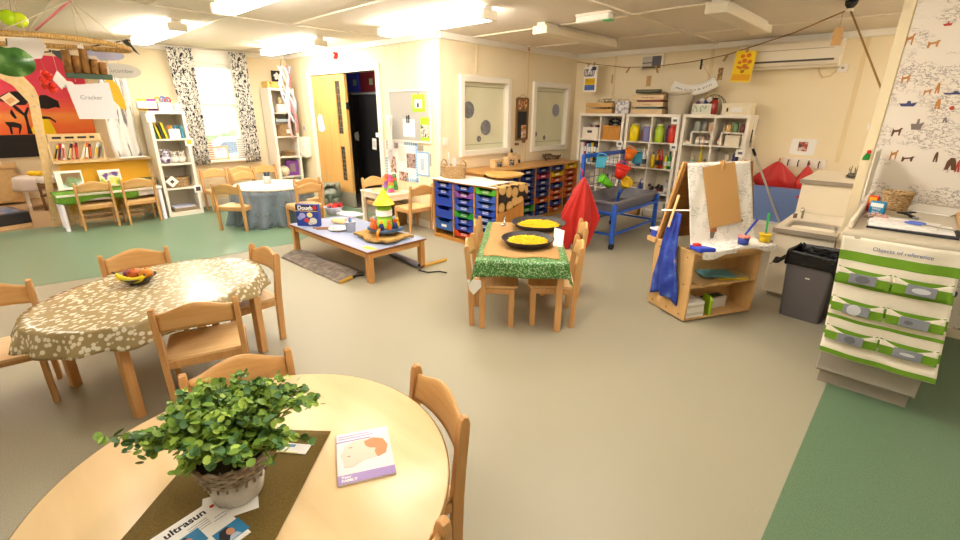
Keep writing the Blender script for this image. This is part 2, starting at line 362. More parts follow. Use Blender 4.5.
# ---- fluorescent battens
TUBE = mat('lit_diffuser', (1, .95, .86), .5, emit=13.); FILL_TUBE = mat('lit_diffuser_rear', (1, .95, .86), .5, emit=6.)  # the second diffuser serves only the added fill lamps
OFFD = mat('unlit_diffuser', '#efe4cf', .45)
def batten(cx, cy, L, along, lit, label):
    t = thing('ceiling_light', label, 'light', (cx, cy, H), 0 if along == 'X' else PI/2, 'fluorescent battens')
    MB().box((-L/2, -.05, -.032), (L/2, .05, 0), .004).build('body', WHITE, t)
    MB().box((-L/2+.02, -.085, -.105), (L/2-.02, .085, -.034), .012).build('diffuser', (None, TUBE, FILL_TUBE)[lit] if lit else OFFD, t)
    for s in (-1, 1): MB().box((s*L/2-.022, -.088, -.108), (s*L/2+.022, .088, -.03), .006).build('end_cap', CREAMP, t)
    return t
batten(-6.63, 1.66, 1.6, 'X', 1, 'lit strip light above the left white bookshelf beside the hoop')
batten(-3.77, 1.66, 1.55, 'X', 1, 'lit strip light cut by the top edge of the photo')
batten(-6.6, 3.22, 1.6, 'X', 1, 'lit strip light in front of the door wall above the tall corner shelf')
batten(-3.76, 3.28, 1.52, 'X', 1, 'long lit strip light in front of the wall corner beside the pinboard')
batten(-3.12, 4.95, 1.5, 'Y', 0, 'unlit strip light leading towards the back wall beside the exit lamp')
batten(-1.45, 4.95, 1.35, 'Y', 0, 'unlit strip light on the ceiling before the yellow flower picture')
batten(-9.6, -.3, 1.6, 'X', 1, 'lit strip light on the alcove ceiling above the play kitchen').location.z = 3.05  # alcove lamp out of view, added to brighten the mural
for x, y in ((-1.45, 2.7), (.9, 5.5)): batten(x, y, 1.4, 'Y', 1, ['lit strip light overhead in line with the unlit one by the yellow flower picture', 'lit strip light over the area behind the wallpapered partition'][x > 0])  # both put in out of view to lift the dim back wall
for x, y in ((-6.6, -.6), (-3.77, -.6), (-.9, .0), (-.9, 1.9), (1.2, 1.6)):
    batten(x, y, 1.55, 'X', 2, 'lit strip light overhead behind the photographer')  # out-of-view lamps added as general fill for the room
bpy.context.view_layer.update()
# emergency lamp, smoke detector, fire bell
p = fl(595, 20, 2.29)
t = thing('emergency_lamp', 'white oblong emergency lamp with green indicator on the ceiling', 'light', (p.x, p.y, H))
MB().box((-.19, -.045, -.02), (.19, .045, 0), .006).build('base', WHITE, t); MB().box((-.185, -.04, -.075), (.16, .04, -.018), .012).build('diffuser', mat('emergency_diffuser', '#f3f1e6', .3), t)
MB().box((.10, -.043, -.082), (.175, .043, -.07), .003).build('indicator', mat('green_led', '#4fae5e', .4, emit=.05), t)
p = fl(258, 40, H)
t = thing('smoke_detector', 'round white smoke detector on the ceiling', 'detector', (p.x, p.y, H))
MB().lathe([(0, 0), (.055, 0), (.055, -.02), (.045, -.04), (.025, -.05), (0, -.05)]).build('body', WHITE, t); MB().lathe([(0, -.05), (.012, -.05), (.01, -.056), (0, -.056)], n=10).build('sensor', GREY, t)
p = wy(336, 51, YD)
t = thing('fire_sounder', 'round red fire alarm sounder high on the door wall', 'alarm', (p.x, YD, p.z-.06), rot=(PI/2, 0, 0))
MB().lathe([(0, 0), (.05, 0), (.05, .03), (.042, .05), (0, .05)]).build('base', RED, t); MB().lathe([(0, .05), (.03, .05), (.035, .075), (.02, .09), (0, .09)]).build('horn', WHITE, t)
# ================================================================== interior windows in the wall
WFR = mat('window_frame_white', '#f2ebdc', .4)
BLIND = multinoise('pale_green_blind', [(.3, '#e2dcb0'), (.7, '#eae5c0')], 3., .7)
for i, (y0, y1, z0, z1) in enumerate(WIN):
    mb = MB(); e = .075
    mb.box((XW-.1, y0-e, z0-e), (XW+.035, y0, z1+e), .008).box((XW-.1, y1, z0-e), (XW+.035, y1+e, z1+e), .008).box((XW-.1, y0-.001, z0-e), (XW+.035, y1+.001, z0), .008).box((XW-.1, y0-.001, z1), (XW+.035, y1+.001, z1+e), .008)
    f = struct(mb, 'window_%d' % (i+2), WFR)
    g = MB().box((XW-.035, y0, z0), (XW-.03, y1, z1)).build('glass', GLASS, f)
    MB().box((XW-.062, y0, z0), (XW-.055, y1, z1)).build('blind', BLIND, f)
    tr = MB()
    tr.box((XW-.054, y0, z1-.06), (XW-.05, y1, z1-.045)); tr.box((XW-.054, y0, z0+.06), (XW-.05, y1, z0+.07)); tr.build('blind_border', SPR('#a9a878', 'blind_band'), f)
    if i == 0: dots = [(.17, .60, .105), (.57, .33, .10), (.41, .16, .04)]
    else: dots = [(.76, .62, .095), (.14, .21, .035), (.42, .14, .035)]
    for a, bz, r in dots:
        y = y0+(y1-y0)*a; z = z0+(z1-z0)*bz
        pr = MB().prism(ell(r, r), .004, Matrix(((0, 0, 1, XW-.052), (1, 0, 0, y), (0, 1, 0, z), (0, 0, 0, 1)))).build('porthole', multinoise('porthole_view', [(.35, '#26242a'), (.5, '#4a4852'), (.65, '#77757f')], 25, .5) if (i == 0 or r < .05) else SPR('#8e8c9c', 'porthole_grey'), f)
# ================================================================== tray storage
TB = {'b': '#2748b4', 'n': '#1d3478', 'l': '#3f62bd', 'g': '#1f9a33', 'v': '#53b82e', 'p': '#8e4aa8', 'r': '#d83a1a', 'o': '#c9581a', 'y': '#e2b416', 'm': '#a3224a', 'd': '#2f5da8'}
TN = {'b': 'blue', 'n': 'navy blue', 'l': 'light blue', 'g': 'green', 'v': 'lime green', 'p': 'purple', 'r': 'orange red', 'o': 'orange', 'y': 'yellow', 'm': 'crimson', 'd': 'steel blue'}
def tray(w, d, h, key, loc, rz, label, group, card=True):
    """local: front face at y=0 looking to -y, tray runs back to y=d, base at z=0"""
    t = thing('storage_tray', label, 'tray', loc, rz, group); m = SPR(TB[key], 'tray_'+TN[key].replace(' ', '_'), .35)
    mb = MB(); s = .015
    # front wall with dipped grip lip, sides, base
    f = [(-w/2+.012, 0), (w/2-.012, 0), (w/2-.004, h-.008), (w/2, h), (w*.34, h), (w*.27, h-.026), (-w*.27, h-.026), (-w*.34, h), (-w/2, h), (-w/2+.004, h-.008)]
    mb.prism(f, .005, Matrix(((1, 0, 0, 0), (0, 0, 1, 0), (0, 1, 0, 0), (0, 0, 0, 1))))
    for q in (-1, 1): mb.box((q*(w/2-.016)-.003, .004, .004), (q*(w/2-.016)+.003, d, h-.005))
    mb.box((-w/2+.014, .004, 0), (w/2-.014, d, .004)); mb.box((-w/2+.014, d-.005, 0), (w/2-.014, d, h-.005))
    # lip curling forward
    for x0, x1, z in ((-w/2, -w*.33, h), (w*.33, w/2, h), (-w*.28, w*.28, h-.026)): mb.bar((x0, -.008, z-.002), (x1, -.008, z-.002), .018, .006, .002)
    mb.build('tub', m, t)
    if card:
        MB().box((-.045, -.003, h*.28), (.045, 0, h*.28+min(.032, h*.4)), .0008).build('label_card', PAPER, t)
    return t
# front unit: three columns, face towards the room at Y = 3.66
FX0, FX1, FY, FD, FH = -4.235, -3.185, 3.66, .46, .715
t = thing('tray_storage_unit', 'three column wooden tray unit under a white cloth facing the room', 'storage unit', ((FX0+FX1)/2, FY+FD/2, 0))
W2 = (FX1-FX0)/2; ct = .022; cw = (2*W2-4*ct)/3
for s in range(4):
    x = -W2+s*(cw+ct); MB().box((x, -FD/2, .045), (x+ct, FD/2, FH-.02), .002).build('side_panel', UNITW, t)
MB().box((-W2, -FD/2, .0), (W2, FD/2, .045), .003).build('plinth', UNITW, t); MB().box((-W2, -FD/2, FH-.02), (W2, FD/2, FH), .003).build('top_panel', UNITW, t)
MB().box((-W2+.005, FD/2-.008, .045), (W2-.005, FD/2-.002, FH-.02)).build('back_panel', UNITW, t)
cols = ['bbBBD', 'bpblgbbr', 'vllblbbb']
t0 = t
for c in range(3):
    xc = FX0+ct+cw/2+c*(cw+ct); z = FH-.025; ks = cols[c]; k = 0
    for key in ks:
        big = key.isupper(); h = .125 if big else .066; pitch = .148 if big else .078
        if c == 0: nm = ['small shallow blue tray, topmost beside the little square table', 'small shallow blue tray, second from top beside the little square table', 'deep plain blue tray, upper of two in the cloth topped unit', 'deep plain blue tray, lower of two in the cloth topped unit', 'deep steel blue tray with a card at the foot of the left column'][k]
        else: nm = '%s tray %s in the %s column of the white topped unit' % (TN[key], ORD[k], ['left', 'middle', 'right'][c])
        tray(cw-.004, FD-.05, h, key.lower(), (xc, FY+.006, z-h), 0, nm, 'trays in the white topped unit', card=not big or key == 'D')
        z -= pitch; k += 1
        for q in (0, 1): MB().box((xc-cw/2-(FX0+FX1)/2+q*(cw-.01), -FD/2+.02, z+.003), (xc-cw/2-(FX0+FX1)/2+q*(cw-.01)+.01, FD/2-.01, z+.008)).build('tray_runner', UNITW, t0)
# white cloth on top with a log-print sheet over the end
cl = MB()
cl.grid(lambda u, v: (FX0-.03+(FX1-FX0+.02)*u, FY-.03+(FD+.05)*v, FH+.007+.002*math.sin(9*u+5*v)), 20, 8, thick=.004)
solo(cl, 'top_cloth', 'white cloth laid on top of the three column tray unit', 'cloth', mat('white_cloth', '#ece2d4', .85, noise=.05))
LOG = mat('log_print', '#caa05c', .8); nt, b = nodes(LOG)
tc = nt.nodes.new('ShaderNodeTexCoord'); vo = nt.nodes.new('ShaderNodeTexVoronoi'); vo.voronoi_dimensions = '2D'; vo.inputs['Scale'].default_value = 8.2; vo.inputs['Randomness'].default_value = .7
sp = nt.nodes.new('ShaderNodeSeparateXYZ'); nt.links.new(tc.outputs['Object'], sp.inputs[0]); sb_ = nt.nodes.new('ShaderNodeMath'); sb_.operation = 'SUBTRACT'; nt.links.new(sp.outputs['Z'], sb_.inputs[0]); nt.links.new(sp.outputs['X'], sb_.inputs[1]); cb_ = nt.nodes.new('ShaderNodeCombineXYZ'); nt.links.new(sp.outputs['Y'], cb_.inputs[0]); nt.links.new(sb_.outputs[0], cb_.inputs[1]); nt.links.new(cb_.outputs[0], vo.inputs['Vector'])
rr = ramp(nt, [(0, '#d9b26e'), (.43, '#cda260'), (.47, '#8a5f33'), (.50, '#2a201c'), (1, '#2e2420')]); nt.links.new(vo.outputs['Distance'], rr.inputs['Fac']); nt.links.new(rr.outputs['Color'], b.inputs['Base Color'])
lg = MB(); x0 = FX1+.006
def logf(u, v):
    y = FY+.01+(FD+.02)*u
    if v < .25: return (FX1-.16+.165*v/.25, y-.012*(1-v), FH+.012+.001*math.sin(20*u))
    q = (v-.25)/.75; return (x0+.006+.006*math.sin(7*u+3*q), y+.05*u*q-.02*q, FH+.008-(.27-.07*u+.02*math.sin(5*u))*q)
lg.grid(logf, 14, 16, thick=.003)
solo(lg, 'log_print_sheet', 'sheet printed with cut log ends hanging over the end of the tray unit', 'sheet', LOG)
# long unit along the window wall
BX0, BX1, BH, BY0, BY1 = XW+.02, -3.86, .775, 4.16, 6.33
t = thing('tray_storage_unit', 'long wooden tray unit along the wall below the two panel windows', 'storage unit', ((BX0+BX1)/2, (BY0+BY1)/2, 0))
cy = (BY0+BY1)/2; dx = (BX1-BX0)/2; NC = 6; bw = (BY1-BY0-(NC+1)*.03)/NC
for s in range(NC+1):
    y = BY0+s*(bw+.03)-cy; MB().box((-dx, y, .05), (dx-.003, y+.03, BH-.025), .002).build('side_panel', UNITW, t)
MB().box((-dx, BY0-cy, 0), (dx-.01, BY1-cy, .05)).build('plinth', UNITW, t)
MB().box((-dx, BY0-cy-.01, BH-.025), (dx+.02, BY1-cy+.02, BH), .004).build('top_panel', wood('unit_top', '#cf9a58', '#be8845', 3., stretch=(12, 1, 12)), t)
MB().box((-dx, BY0-cy+.005, .05), (-dx+.006, BY1-cy-.005, BH-.025)).build('back_panel', UNITW, t)
bc = ['nnnnnngn', 'nnnnnngn', 'nnnnnngn', 'nmnnnonn', 'nyonoono', 'yooooooy']
pos = ['hidden behind the log print', 'behind the log print', 'past the log print', 'middle', 'second from the bookcases', 'by the bookcases']
for c in range(NC):
    if c == 0: continue
    yc = BY0+.03+bw/2+c*(bw+.03)
    for k, key in enumerate(bc[c]):
        if c == 5 and k > 5: continue
        tray(bw-.004, .40, .070, key, (BX1-.004, yc, BH-.035-.0865*k-.070), PI/2, '%s tray %s, wall unit column %s' % (TN[key], ORD[k], pos[c] if c != 3 else 'third from the bookcases'), 'trays in the long wall unit')
# things on the long unit
def basket(name, label, cat, loc, rz, rx, ry, h, handles=True, flare=1.12, m=WICK, group=None):
    t = thing(name, label, cat, loc, rz, group); mb = MB(); N = 36; R = 9
    def prof(k): q = k/R; return 1+(flare-1)*q
    for k in range(R+1):
        s = prof(k); mb.tube([(rx*s*math.cos(a), ry*s*math.sin(a), .008+h*k/R+(.004 if i % 2 else -.004)) for i, a in enumerate(2*PI*j/N for j in range(N))], .0075 if k < R else .012, 6, True)
    for j in range(N//2):
        a = 4*PI*j/N; mb.tube([(rx*prof(k)*math.cos(a)*(1.02 if k % 2 else .97), ry*prof(k)*math.sin(a)*(1.02 if k % 2 else .97), .004+h*k/R) for k in range(R+1)], .005, 5)
    mb.prism(ell(rx, ry), .012)
    mb.build('woven_body', m, t)
    if handles:
        for s in (-1, 1):
            x = s*rx*flare*.92; MB().tube([(x, ry*.5*math.cos(PI*k/10), h+.075*math.sin(PI*k/10)) for k in range(11)], .008, 6).build('handle', m, t)
    return t
p = fl(455, 177, FH)
basket('wicker_basket', 'oblong wicker basket with two end handles on the white topped unit', 'basket', (-4.08, 3.86, FH+.011), .1, .155, .11, .13, True, 1.08)
c1 = thing('slate_marker', 'two grey marker cards standing in the wicker basket', 'card', (-4.06, 3.86, FH+.03), 0)
MB().box((-.03, -.002, 0), (.03, .002, .21), .001).build('card', SPR('#cfc9c4', 'marker_card', .7), c1); MB().box((-.11, -.002, .0), (-.09, .002, .27), .001).build('stick', SPR('#c6bfb6', 'marker_stick', .7), c1)
p = fl(497, 178, FH+.02)
t = thing('wooden_platter', 'round shallow wooden platter raised on a ring on the tray unit', 'platter', (p.x+.03, p.y+.10, FH+.010))
MB().lathe([(0, .035), (.20, .035), (.235, .058), (.24, .058), (.205, .026), (0, .024)], n=36).build('dish', wood('platter_wood', '#dcae62', '#cf9d50', 2.5), t); MB().lathe([(.06, 0), (.11, 0), (.11, .026), (.06, .026)], n=24).build('foot_ring', HONEY, t)
for i, (px, py, w, d, h, lab) in enumerate(((491, 172, .16, .09, .10, 'wooden photo box with a black and white picture, behind the platter'), (505, 169, .15, .09, .115, 'wooden photo box with a black picture beside the tall block'))):
    p = fl(px, py, BH); bt = thing('photo_box', lab, 'box', (XW+.26, 4.67+.26*i, BH+.001), PI/2-.1, 'wooden photo boxes'); 
    MB().box((-w/2, -d/2, 0), (w/2, d/2, h), .004).build('box_body', PALE, bt); MB().box((-.045, -d/2-.003, .012), (.045, -d/2, h-.02), .001).build('picture', multinoise('mono_photo', [(.42, '#1e1c1e'), (.5, '#d9d4cc'), (.58, '#3a3636')], 22, .5, detail=1), bt)
    MB().box((-w/2-.004, -d/2-.006, h), (w/2+.004, d/2+.004, h+.012), .003).build('lid', PALE, bt)
t = thing('wooden_block_castle', 'pale wooden block with a dark figure on top, on the long unit', 'blocks', (XW+.12, 5.20, BH+.001), PI/2)
MB().box((-.10, -.04, 0), (.02, .04, .16), .004).build('tall_block', PALE, t); MB().box((.025, -.04, 0), (.10, .04, .13), .004).build('short_block', PALE, t); MB().box((.045, -.044, .01), (.085, -.04, .06), .001).build('picture', INK, t)
MB().lathe([(0, 0), (.018, 0), (.022, .02), (.010, .035), (.015, .05), (0, .062)], o=(-.06, 0, .16), n=12).build('figure', BLACK, t)
t = thing('twig_nest', 'loose dark twig basket lying on the far end of the long unit', 'basket', (XW+.20, 6.02, BH+.001), .2)
mb = MB()
for k in range(46):
    a = random.uniform(0, 2*PI); ln = random.uniform(.6, 1.6); z0 = random.uniform(.008, .07); rr_ = .7+.45*z0/.07
    mb.tube([(.10*rr_*math.cos(a+ln*q/6)*1.1, .19*rr_*math.sin(a+ln*q/6), z0+.012*math.sin(q*2+k)+.01) for q in range(7)], random.uniform(.004, .007), 5)
mb.build('twigs', multinoise('twig_bark', [(.3, '#3f2f22'), (.7, '#8b6c4b')], 40, .9), t)
# chalkboard in a wooden frame between the windows
p = wx(521, 120, XW)
t = thing('hanging_chalkboard', 'narrow wooden framed blackboard with a card, hung between the panel windows', 'board', (XW+.018, p.y, p.z-.27), PI/2)
DW = wood('dark_frame_wood', '#8a6338', '#70502e', 4.)
mb = MB(); w, h = .125, .56
for a, b2 in (((-w, 0), (-w, h)), ((w, 0), (w, h)), ((-w, 0), (w, 0)), ((-w, h), (w, h)), ((-w, .4), (w, .4))): mb.bar((a[0], 0, a[1]), (b2[0], 0, b2[1]), .028, .024, .003, (0, 1, 0))
mb.build('frame', DW, t); MB().box((-w, .0, 0), (w, .008, .4)).build('slate', SPR('#2b2c2b', 'slate', .7), t); MB().box((-w, 0, .4), (w, .008, h)).build('painted_panel', multinoise('painted_panel_art', [(.4, '#d9c58a'), (.52, '#b5563c'), (.6, '#5c6b3a')], 20, .7), t)
MB().box((-.02, -.012, .02), (.085, -.008, .2), .001).build('postcard', multinoise('postcard_art', [(.4, '#efe6d6'), (.55, '#d08b46'), (.66, '#7a4a2c')], 16, .6), t); MB().tube([(-w, 0, h), (0, 0, h+.06), (w, 0, h)], .003, 5).build('hanging_cord', TWINE, t)
MB().box((-w-.015, -.02, -.08), (-w+.05, .012, -.045), .003).box((w-.09, -.02, -.05), (w-.05, .012, 0), .003).build('chalk_ledge', DW, t)
p = wx(437, 131, XW+.01)
for nm, y, z, lab in (('light_switch', YD+.10, 1.13, 'white light switch beside the first panel window'),):
    t = thing(nm, lab, 'switch', (XW, y, z), PI/2); MB().box((-.045, -.012, -.045), (.045, 0, .045), .003).build('plate', WHITE, t); MB().box((-.012, -.017, -.02), (.012, -.01, .02), .002).build('rocker', WHITE, t)
# ================================================================== white cube bookcases on the back wall
KY = 6.46; KD = .385; KH = 1.47
def kallax(x0, x1, label, ncol=2, nrow=4, depth=KD):
    w = x1-x0; t = thing('cube_bookcase', label, 'bookcase', ((x0+x1)/2, KY+depth/2, 0), 0, 'white cube bookcases')
    e, s = .038, .016; d = depth/2
    for q in (-1, 1): MB().box((q*w/2-(e if q > 0 else 0), -d, 0), (q*w/2+(e if q < 0 else 0), d, KH), .002).build('side_panel', WHITE, t)
    MB().box((-w/2+e, -d, KH-e), (w/2-e, d, KH), .001).build('top_panel', WHITE, t); MB().box((-w/2+e, -d, 0), (w/2-e, d, e), .001).build('bottom_panel', WHITE, t)
    ch = (KH-2*e-(nrow-1)*s)/nrow; cw = (w-2*e-(ncol-1)*s)/ncol; zs = []
    for r in range(nrow):
        z = KH-e-ch-r*(ch+s); zs.append(z)
        if r < nrow-1: MB().box((-w/2+e, -d+.003, z-s), (w/2-e, d, z)).build('shelf', WHITE, t)
        for c in range(ncol-1):
            x = -w/2+e+cw+c*(cw+s); MB().box((x, -d+.004, z), (x+s, d, z+ch)).build('divider', WHITE, t)
    MB().box((-w/2+.004, d-.004, .01), (w/2-.004, d, KH-.006)).build('back_board', mat('bookcase_backboard', '#e4d8c0', .6), t)
    return [[((x0+x1)/2-w/2+e+cw/2+c*(cw+s), z) for c in range(ncol)] for z in zs], cw, ch
CA, cw, ch = kallax(-3.985, -3.235, 'left white cube bookcase of the back wall, by the window wall corner')
CB, _, _ = kallax(-3.205, -2.435, 'middle white cube bookcase of the back wall, with bright jars of paint')
CC, _, _ = kallax(-2.405, -1.60, 'right white cube bookcase of the back wall, behind the easel')
def on(cell, dx=0, dy=.1): return (cell[0]+dx, KY+dy, cell[1]+.001)
# label cards clipped to the bookcase edges
for x, z, lab in ((-2.50, 1.39, 'top right of the middle bookcase'), (-3.26, 1.05, 'left bookcase beside its second shelf'), (-2.47, 1.045, 'middle bookcase beside its second shelf'), (-1.64, 1.02, 'right bookcase beside its second shelf')):
    t = thing('shelf_label', 'white picture label card stuck on the %s' % lab, 'label', (x, KY-.004, z), 0, 'bookcase label cards')
    MB().box((-.05, -.002, -.045), (.05, .002, .045), .001).build('card', PAPER, t); MB().box((-.025, -.003, -.015), (.025, -.001, .015)).build('printed_mark', SPR('#6b6672', 'printed_mark', .8), t)
# --- row 1 left bookcase
t = thing('storage_bin', 'white plastic bin of dark cloth in the top left cube', 'bin', on(CA[0][0], -.01, .13), 0)
mb = MB(); mb.prism([(x*.27, y*.22) for x, y in rrect(1, 1, .08)], .17); mb.build('tub', WHITE, t); MB().box((-.04, -.113, .09), (.04, -.109, .125)).build('handle_slot', SPR('#4b4a58', 'slot_shadow', .8), t)
for k in range(5): pass
mb = MB()
for k in range(6): mb.ball((-.09+.036*k, jit(.05), .175), (.035, .04, .03), 8)
mb.build('cloth_contents', multinoise('dark_cloths', [(.4, '#2b2233'), (.5, '#7a2b48'), (.6, '#e2ddd4')], 18, .8), t)
YW = wood('split_wood_basket', '#d79a45', '#c58530', 6., stretch=(14, 14, 1))
t = thing('chip_basket', 'golden woven wood basket holding cables in the top cube beside the white bin', 'basket', on(CA[0][1], .0, .13), 0)
mb = MB()
for k in range(14): a = -.13+.02*k; mb.box((a-.009, -.105, 0), (a+.009, -.098, .2), .001); mb.box((a-.009, .098, 0), (a+.009, .105, .2), .001)
for s in (-1, 1): mb.box((s*.138-.004, -.1, 0), (s*.138+.004, .1, .2))
mb.box((-.135, -.1, 0), (.135, .1, .01)); mb.box((-.145, -.112, .18), (.145, -.1, .205), .002)
mb.build('woven_body', YW, t); mb = MB()
for k in range(5): mb.tube([(.1*math.cos(q*.5+k), .06*math.sin(q*.5+k), .2+.02*k+.02*math.sin(q)) for q in range(14)], .006, 5)
mb.build('cable_coil', BLACK, t)
# --- row 2 left bookcase: upright files and books
x = CA[1][0][0]-cw/2+.012
for k, (w, h, c, lab) in enumerate(((.045, .30, '#ece6dc', 'white file, first on the left in the file cube'), (.018, .29, '#d9aeb0', 'thin pink book between the white and crimson files'), (.035, .30, '#7a1f3a', 'crimson file beside a thin pink book'), (.03, .28, '#dfe3e8', 'pale grey file after the crimson one'), (.045, .29, '#4f86c4', 'sky blue file in the middle of the file cube'), (.04, .30, '#efc21c', 'yellow file between blue and black files'), (.05, .30, '#23222a', 'black file beside the yellow one'), (.04, .285, '#3b3a3f', 'charcoal file at the right end of the file cube'))):
    t = thing('lever_arch_file', lab, 'file', (x+w/2, KY+.16, CA[1][0][1]+.001), 0, 'files in the left bookcase'); MB().box((-w/2, -.13, 0), (w/2, .13, h), .003).build('cover', SPR(c, 'file_'+c[1:]), t)
    MB().box((-w/2+.004, -.1315, h*.55), (w/2-.004, -.1295, h*.8)).build('spine_label', PAPER, t); x += w+.002
t = thing('wire_basket', 'small wire basket of papers in the cube beside the files', 'basket', on(CA[1][1], .03, .12), 0)
mb = MB()
for z in (.01, .06, .11): mb.tube([(q[0], q[1], z) for q in rrect(.24, .16, .03, 3)], .003, 5, True)
for q in rrect(.24, .16, .03, 3)[::2]: mb.tube([(q[0], q[1], .0), (q[0], q[1], .11)], .002, 4)
mb.build('wire_frame', GREY, t); MB().box((-.1, -.06, .012), (.1, .06, .09), .004).build('papers', PAPER, t)
# --- paint jars row 1 middle and right cubes
def jar(loc, r, h, c, label, lidc=None, group='jars of coloured paint'):
    t = thing('glass_jar', label, 'jar', loc, 0, group)
    MB().lathe([(0, 0), (r*.92, 0), (r, .01), (r, h*.72), (r*.72, h*.86), (r*.70, h*.9), (0, h*.9)], n=20).build('filled_glass', SPR(c, 'jar_'+c[1:], .15), t)
    MB().lathe([(0, h*.9), (r*.76, h*.9), (r*.76, h), (0, h)], n=20).build('lid', SPR(lidc or '#cdbf9c', 'jarlid_'+(lidc or '#cdbf9c')[1:], .3), t)
    return t
jar(on(CB[0][0], -.09, .07), .068, .24, '#e9cf12', 'large jar of yellow paint in the top cube', '#d8cf70')
jar(on(CB[0][0], .035, .16), .05, .2, '#a64f2a', 'rusty brown jar half hidden behind the lilac jar', '#39343c')
jar(on(CB[0][0], .10, .07), .057, .23, '#8484b8', 'lilac blue jar in the top cube beside the yellow one', '#cfc8c8')
jar(on(CB[0][1], -.075, .07), .064, .24, '#abc832', 'large jar of lime green paint', '#c5cf86')
jar(on(CB[0][1], .035, .14), .045, .23, '#6d3f67', 'plum purple jar between the lime and red jars', '#4c4048')
jar(on(CB[0][1], .108, .06), .052, .24, '#da4030', 'jar of red paint at the right of the middle bookcase', '#c8564a')
# --- bottles
def bottle(loc, r, h, c, capc, label, group='paint bottles on the shelves', lab=None):
    t = thing('paint_bottle', label, 'bottle', loc, 0, group)
    MB().lathe([(0, 0), (r, 0), (r, h*.55), (r*.95, h*.62), (r*.45, h*.78), (r*.4, h*.82), (0, h*.82)], n=14).build('bottle_body', SPR(c, 'bottle_'+c[1:], .35), t)
    MB().lathe([(0, h*.82), (r*.5, h*.82), (r*.42, h*.95), (r*.15, h), (0, h)], n=12).build('cap', SPR(capc, 'bcap_'+capc[1:], .4), t)
    MB().lathe([(r*1.015, h*.18), (r*1.015, h*.45)], n=14).build('paper_label', SPR(lab or '#efe9dc', 'blabel_'+(lab or 'x').strip('#'), .6), t)
    return t
bl = CB[1][1]
for k, (c, cp, lab, txt) in enumerate((('#e8c617', '#4b3f6a', '#e8c617', 'yellow paint bottle with a violet cap'), ('#e1a51a', '#c94a22', '#2c2c34', 'amber paint bottle with a dark label'), ('#c92a20', '#e1432a', '#4a1d22', 'red paint bottle in the bottle cube'), ('#e7d62a', '#8a8f6a', '#efe9dc', 'lemon paint bottle with a grey cap'), ('#1f8a34', '#26242a', '#cfe0c8', 'green paint bottle with a black cap'))):
    bottle(on(bl, -.12+.06*k, .05+.03*(k % 2)), .028, .22+.02*(k % 3), c, cp, txt, lab=lab)
bottle(on(CB[1][0], .10, .06), .04, .25, '#efe9dd', '#efe9dd', 'large white bottle with a dark label in the middle bookcase', lab='#55506a')
bottle(on(CB[1][0], -.09, .06), .035, .22, '#efe9dd', '#e07030', 'white bottle behind the orange bucket', lab='#e8e0d0')
bottle(on(CB[1][0], -.01, .12), .035, .2, '#5a6a9c', '#40506a', 'blue grey bottle behind the orange bucket', lab='#8088a8')
for k in range(3):
    bottle(on(CA[2][1], -.09+.08*k, .08), .03, .2, ['#cfd3da', '#9aa3b2', '#dcd2c0'][k], ['#777b86', '#50566a', '#a38a5a'][k], ['pale grey bottle behind the sand table, left of three', 'slate grey bottle behind the sand table, middle of three', 'cream bottle behind the sand table, right of three'][k])
t = thing('bead_tangle', 'dark bundle of brushes and beads in the third row of the middle bookcase', 'craft supplies', on(CB[2][1], -.045, .1), 0)
mb = MB()
for k in range(16): mb.ball((jit(.09), jit(.06), .03+random.random()*.08), .022+jit(.006), 8)
mb.build('beads', multinoise('dark_beads', [(.42, '#1b1a22'), (.52, '#3a3340'), (.6, '#9c2f2c')], 14, .4), t); MB().box((-.12, -.09, 0), (.12, .09, .02), .004).build('tray_base', WHITE, t)
bottle(on(CB[2][1], .12, .08), .03, .2, '#c9cbd0', '#84868c', 'pale bottle beside the dark bead tangle')
t = thing('blue_funnel', 'small blue scoop on the third shelf above the sand table', 'scoop', on(CB[2][0], .09, .06), 0)
MB().lathe([(0, 0), (.045, 0), (.04, .05), (.02, .08), (.012, .13), (0, .13)], n=14).build('cone', BLUEP, t); MB().tube([(0, 0, .13), (.01, 0, .17), (.03, 0, .18)], .008, 6).build('hook', BLUEP, t)
# --- right bookcase: small step shelves with little jars
def step(cell, dx, label):
    t = thing('step_shelf', label, 'shelf insert', on(cell, dx, .12), 0, 'little step shelves'); w = .25
    MB().box((-w/2, -.1, .15), (w/2, .1, .165), .002).build('board', WHITE, t)
    for s in (-1, 1): MB().box((s*w/2-.008, -.1, 0), (s*w/2+.008, .1, .15), .002).build('leg', WHITE, t)
step(CC[0][0], .04, 'white step shelf in the top left cube of the right bookcase'); step(CC[0][1], .04, 'white step shelf in the top right cube of the right bookcase')
def smalljar(loc, r, h, c, lid, label): return jar(loc, r, h, c, label, lid, 'little jars on the step shelves')
def off(cell, dx, dy, dz): q = on(cell, dx, dy); return (q[0], q[1], q[2]+dz)
smalljar(off(CC[0][0], -.04, .09, .166), .045, .13, '#9aa093', '#7d837c', 'grey glass pot with a knob lid on the left step shelf')
smalljar(off(CC[0][0], .05, .10, .166), .04, .12, '#8a8c80', '#70726a', 'second grey glass pot on the left step shelf')
smalljar(off(CC[0][0], .13, .08, .166), .033, .11, '#d8b08c', '#efe9dc', 'peach jar with a white top on the left step shelf')
smalljar(off(CC[0][1], -.03, .08, .166), .035, .10, '#caa56a', '#5a4a38', 'honey coloured spice jar on the right step shelf')
smalljar(off(CC[0][1], .05, .08, .166), .035, .12, '#6f8f5f', '#1f3a24', 'green spice jar in the middle of the right step shelf')
smalljar(off(CC[0][1], .13, .08, .166), .03, .10, '#8a5548', '#37282a', 'brown spice jar at the end of the right step shelf')
t = thing('shell_dish', 'white dish of shells under the left step shelf', 'dish', on(CC[0][0], -.12, .06), 0)
MB().box((-.05, -.05, 0), (.05, .05, .025), .004).build('dish', WHITE, t); mb = MB()
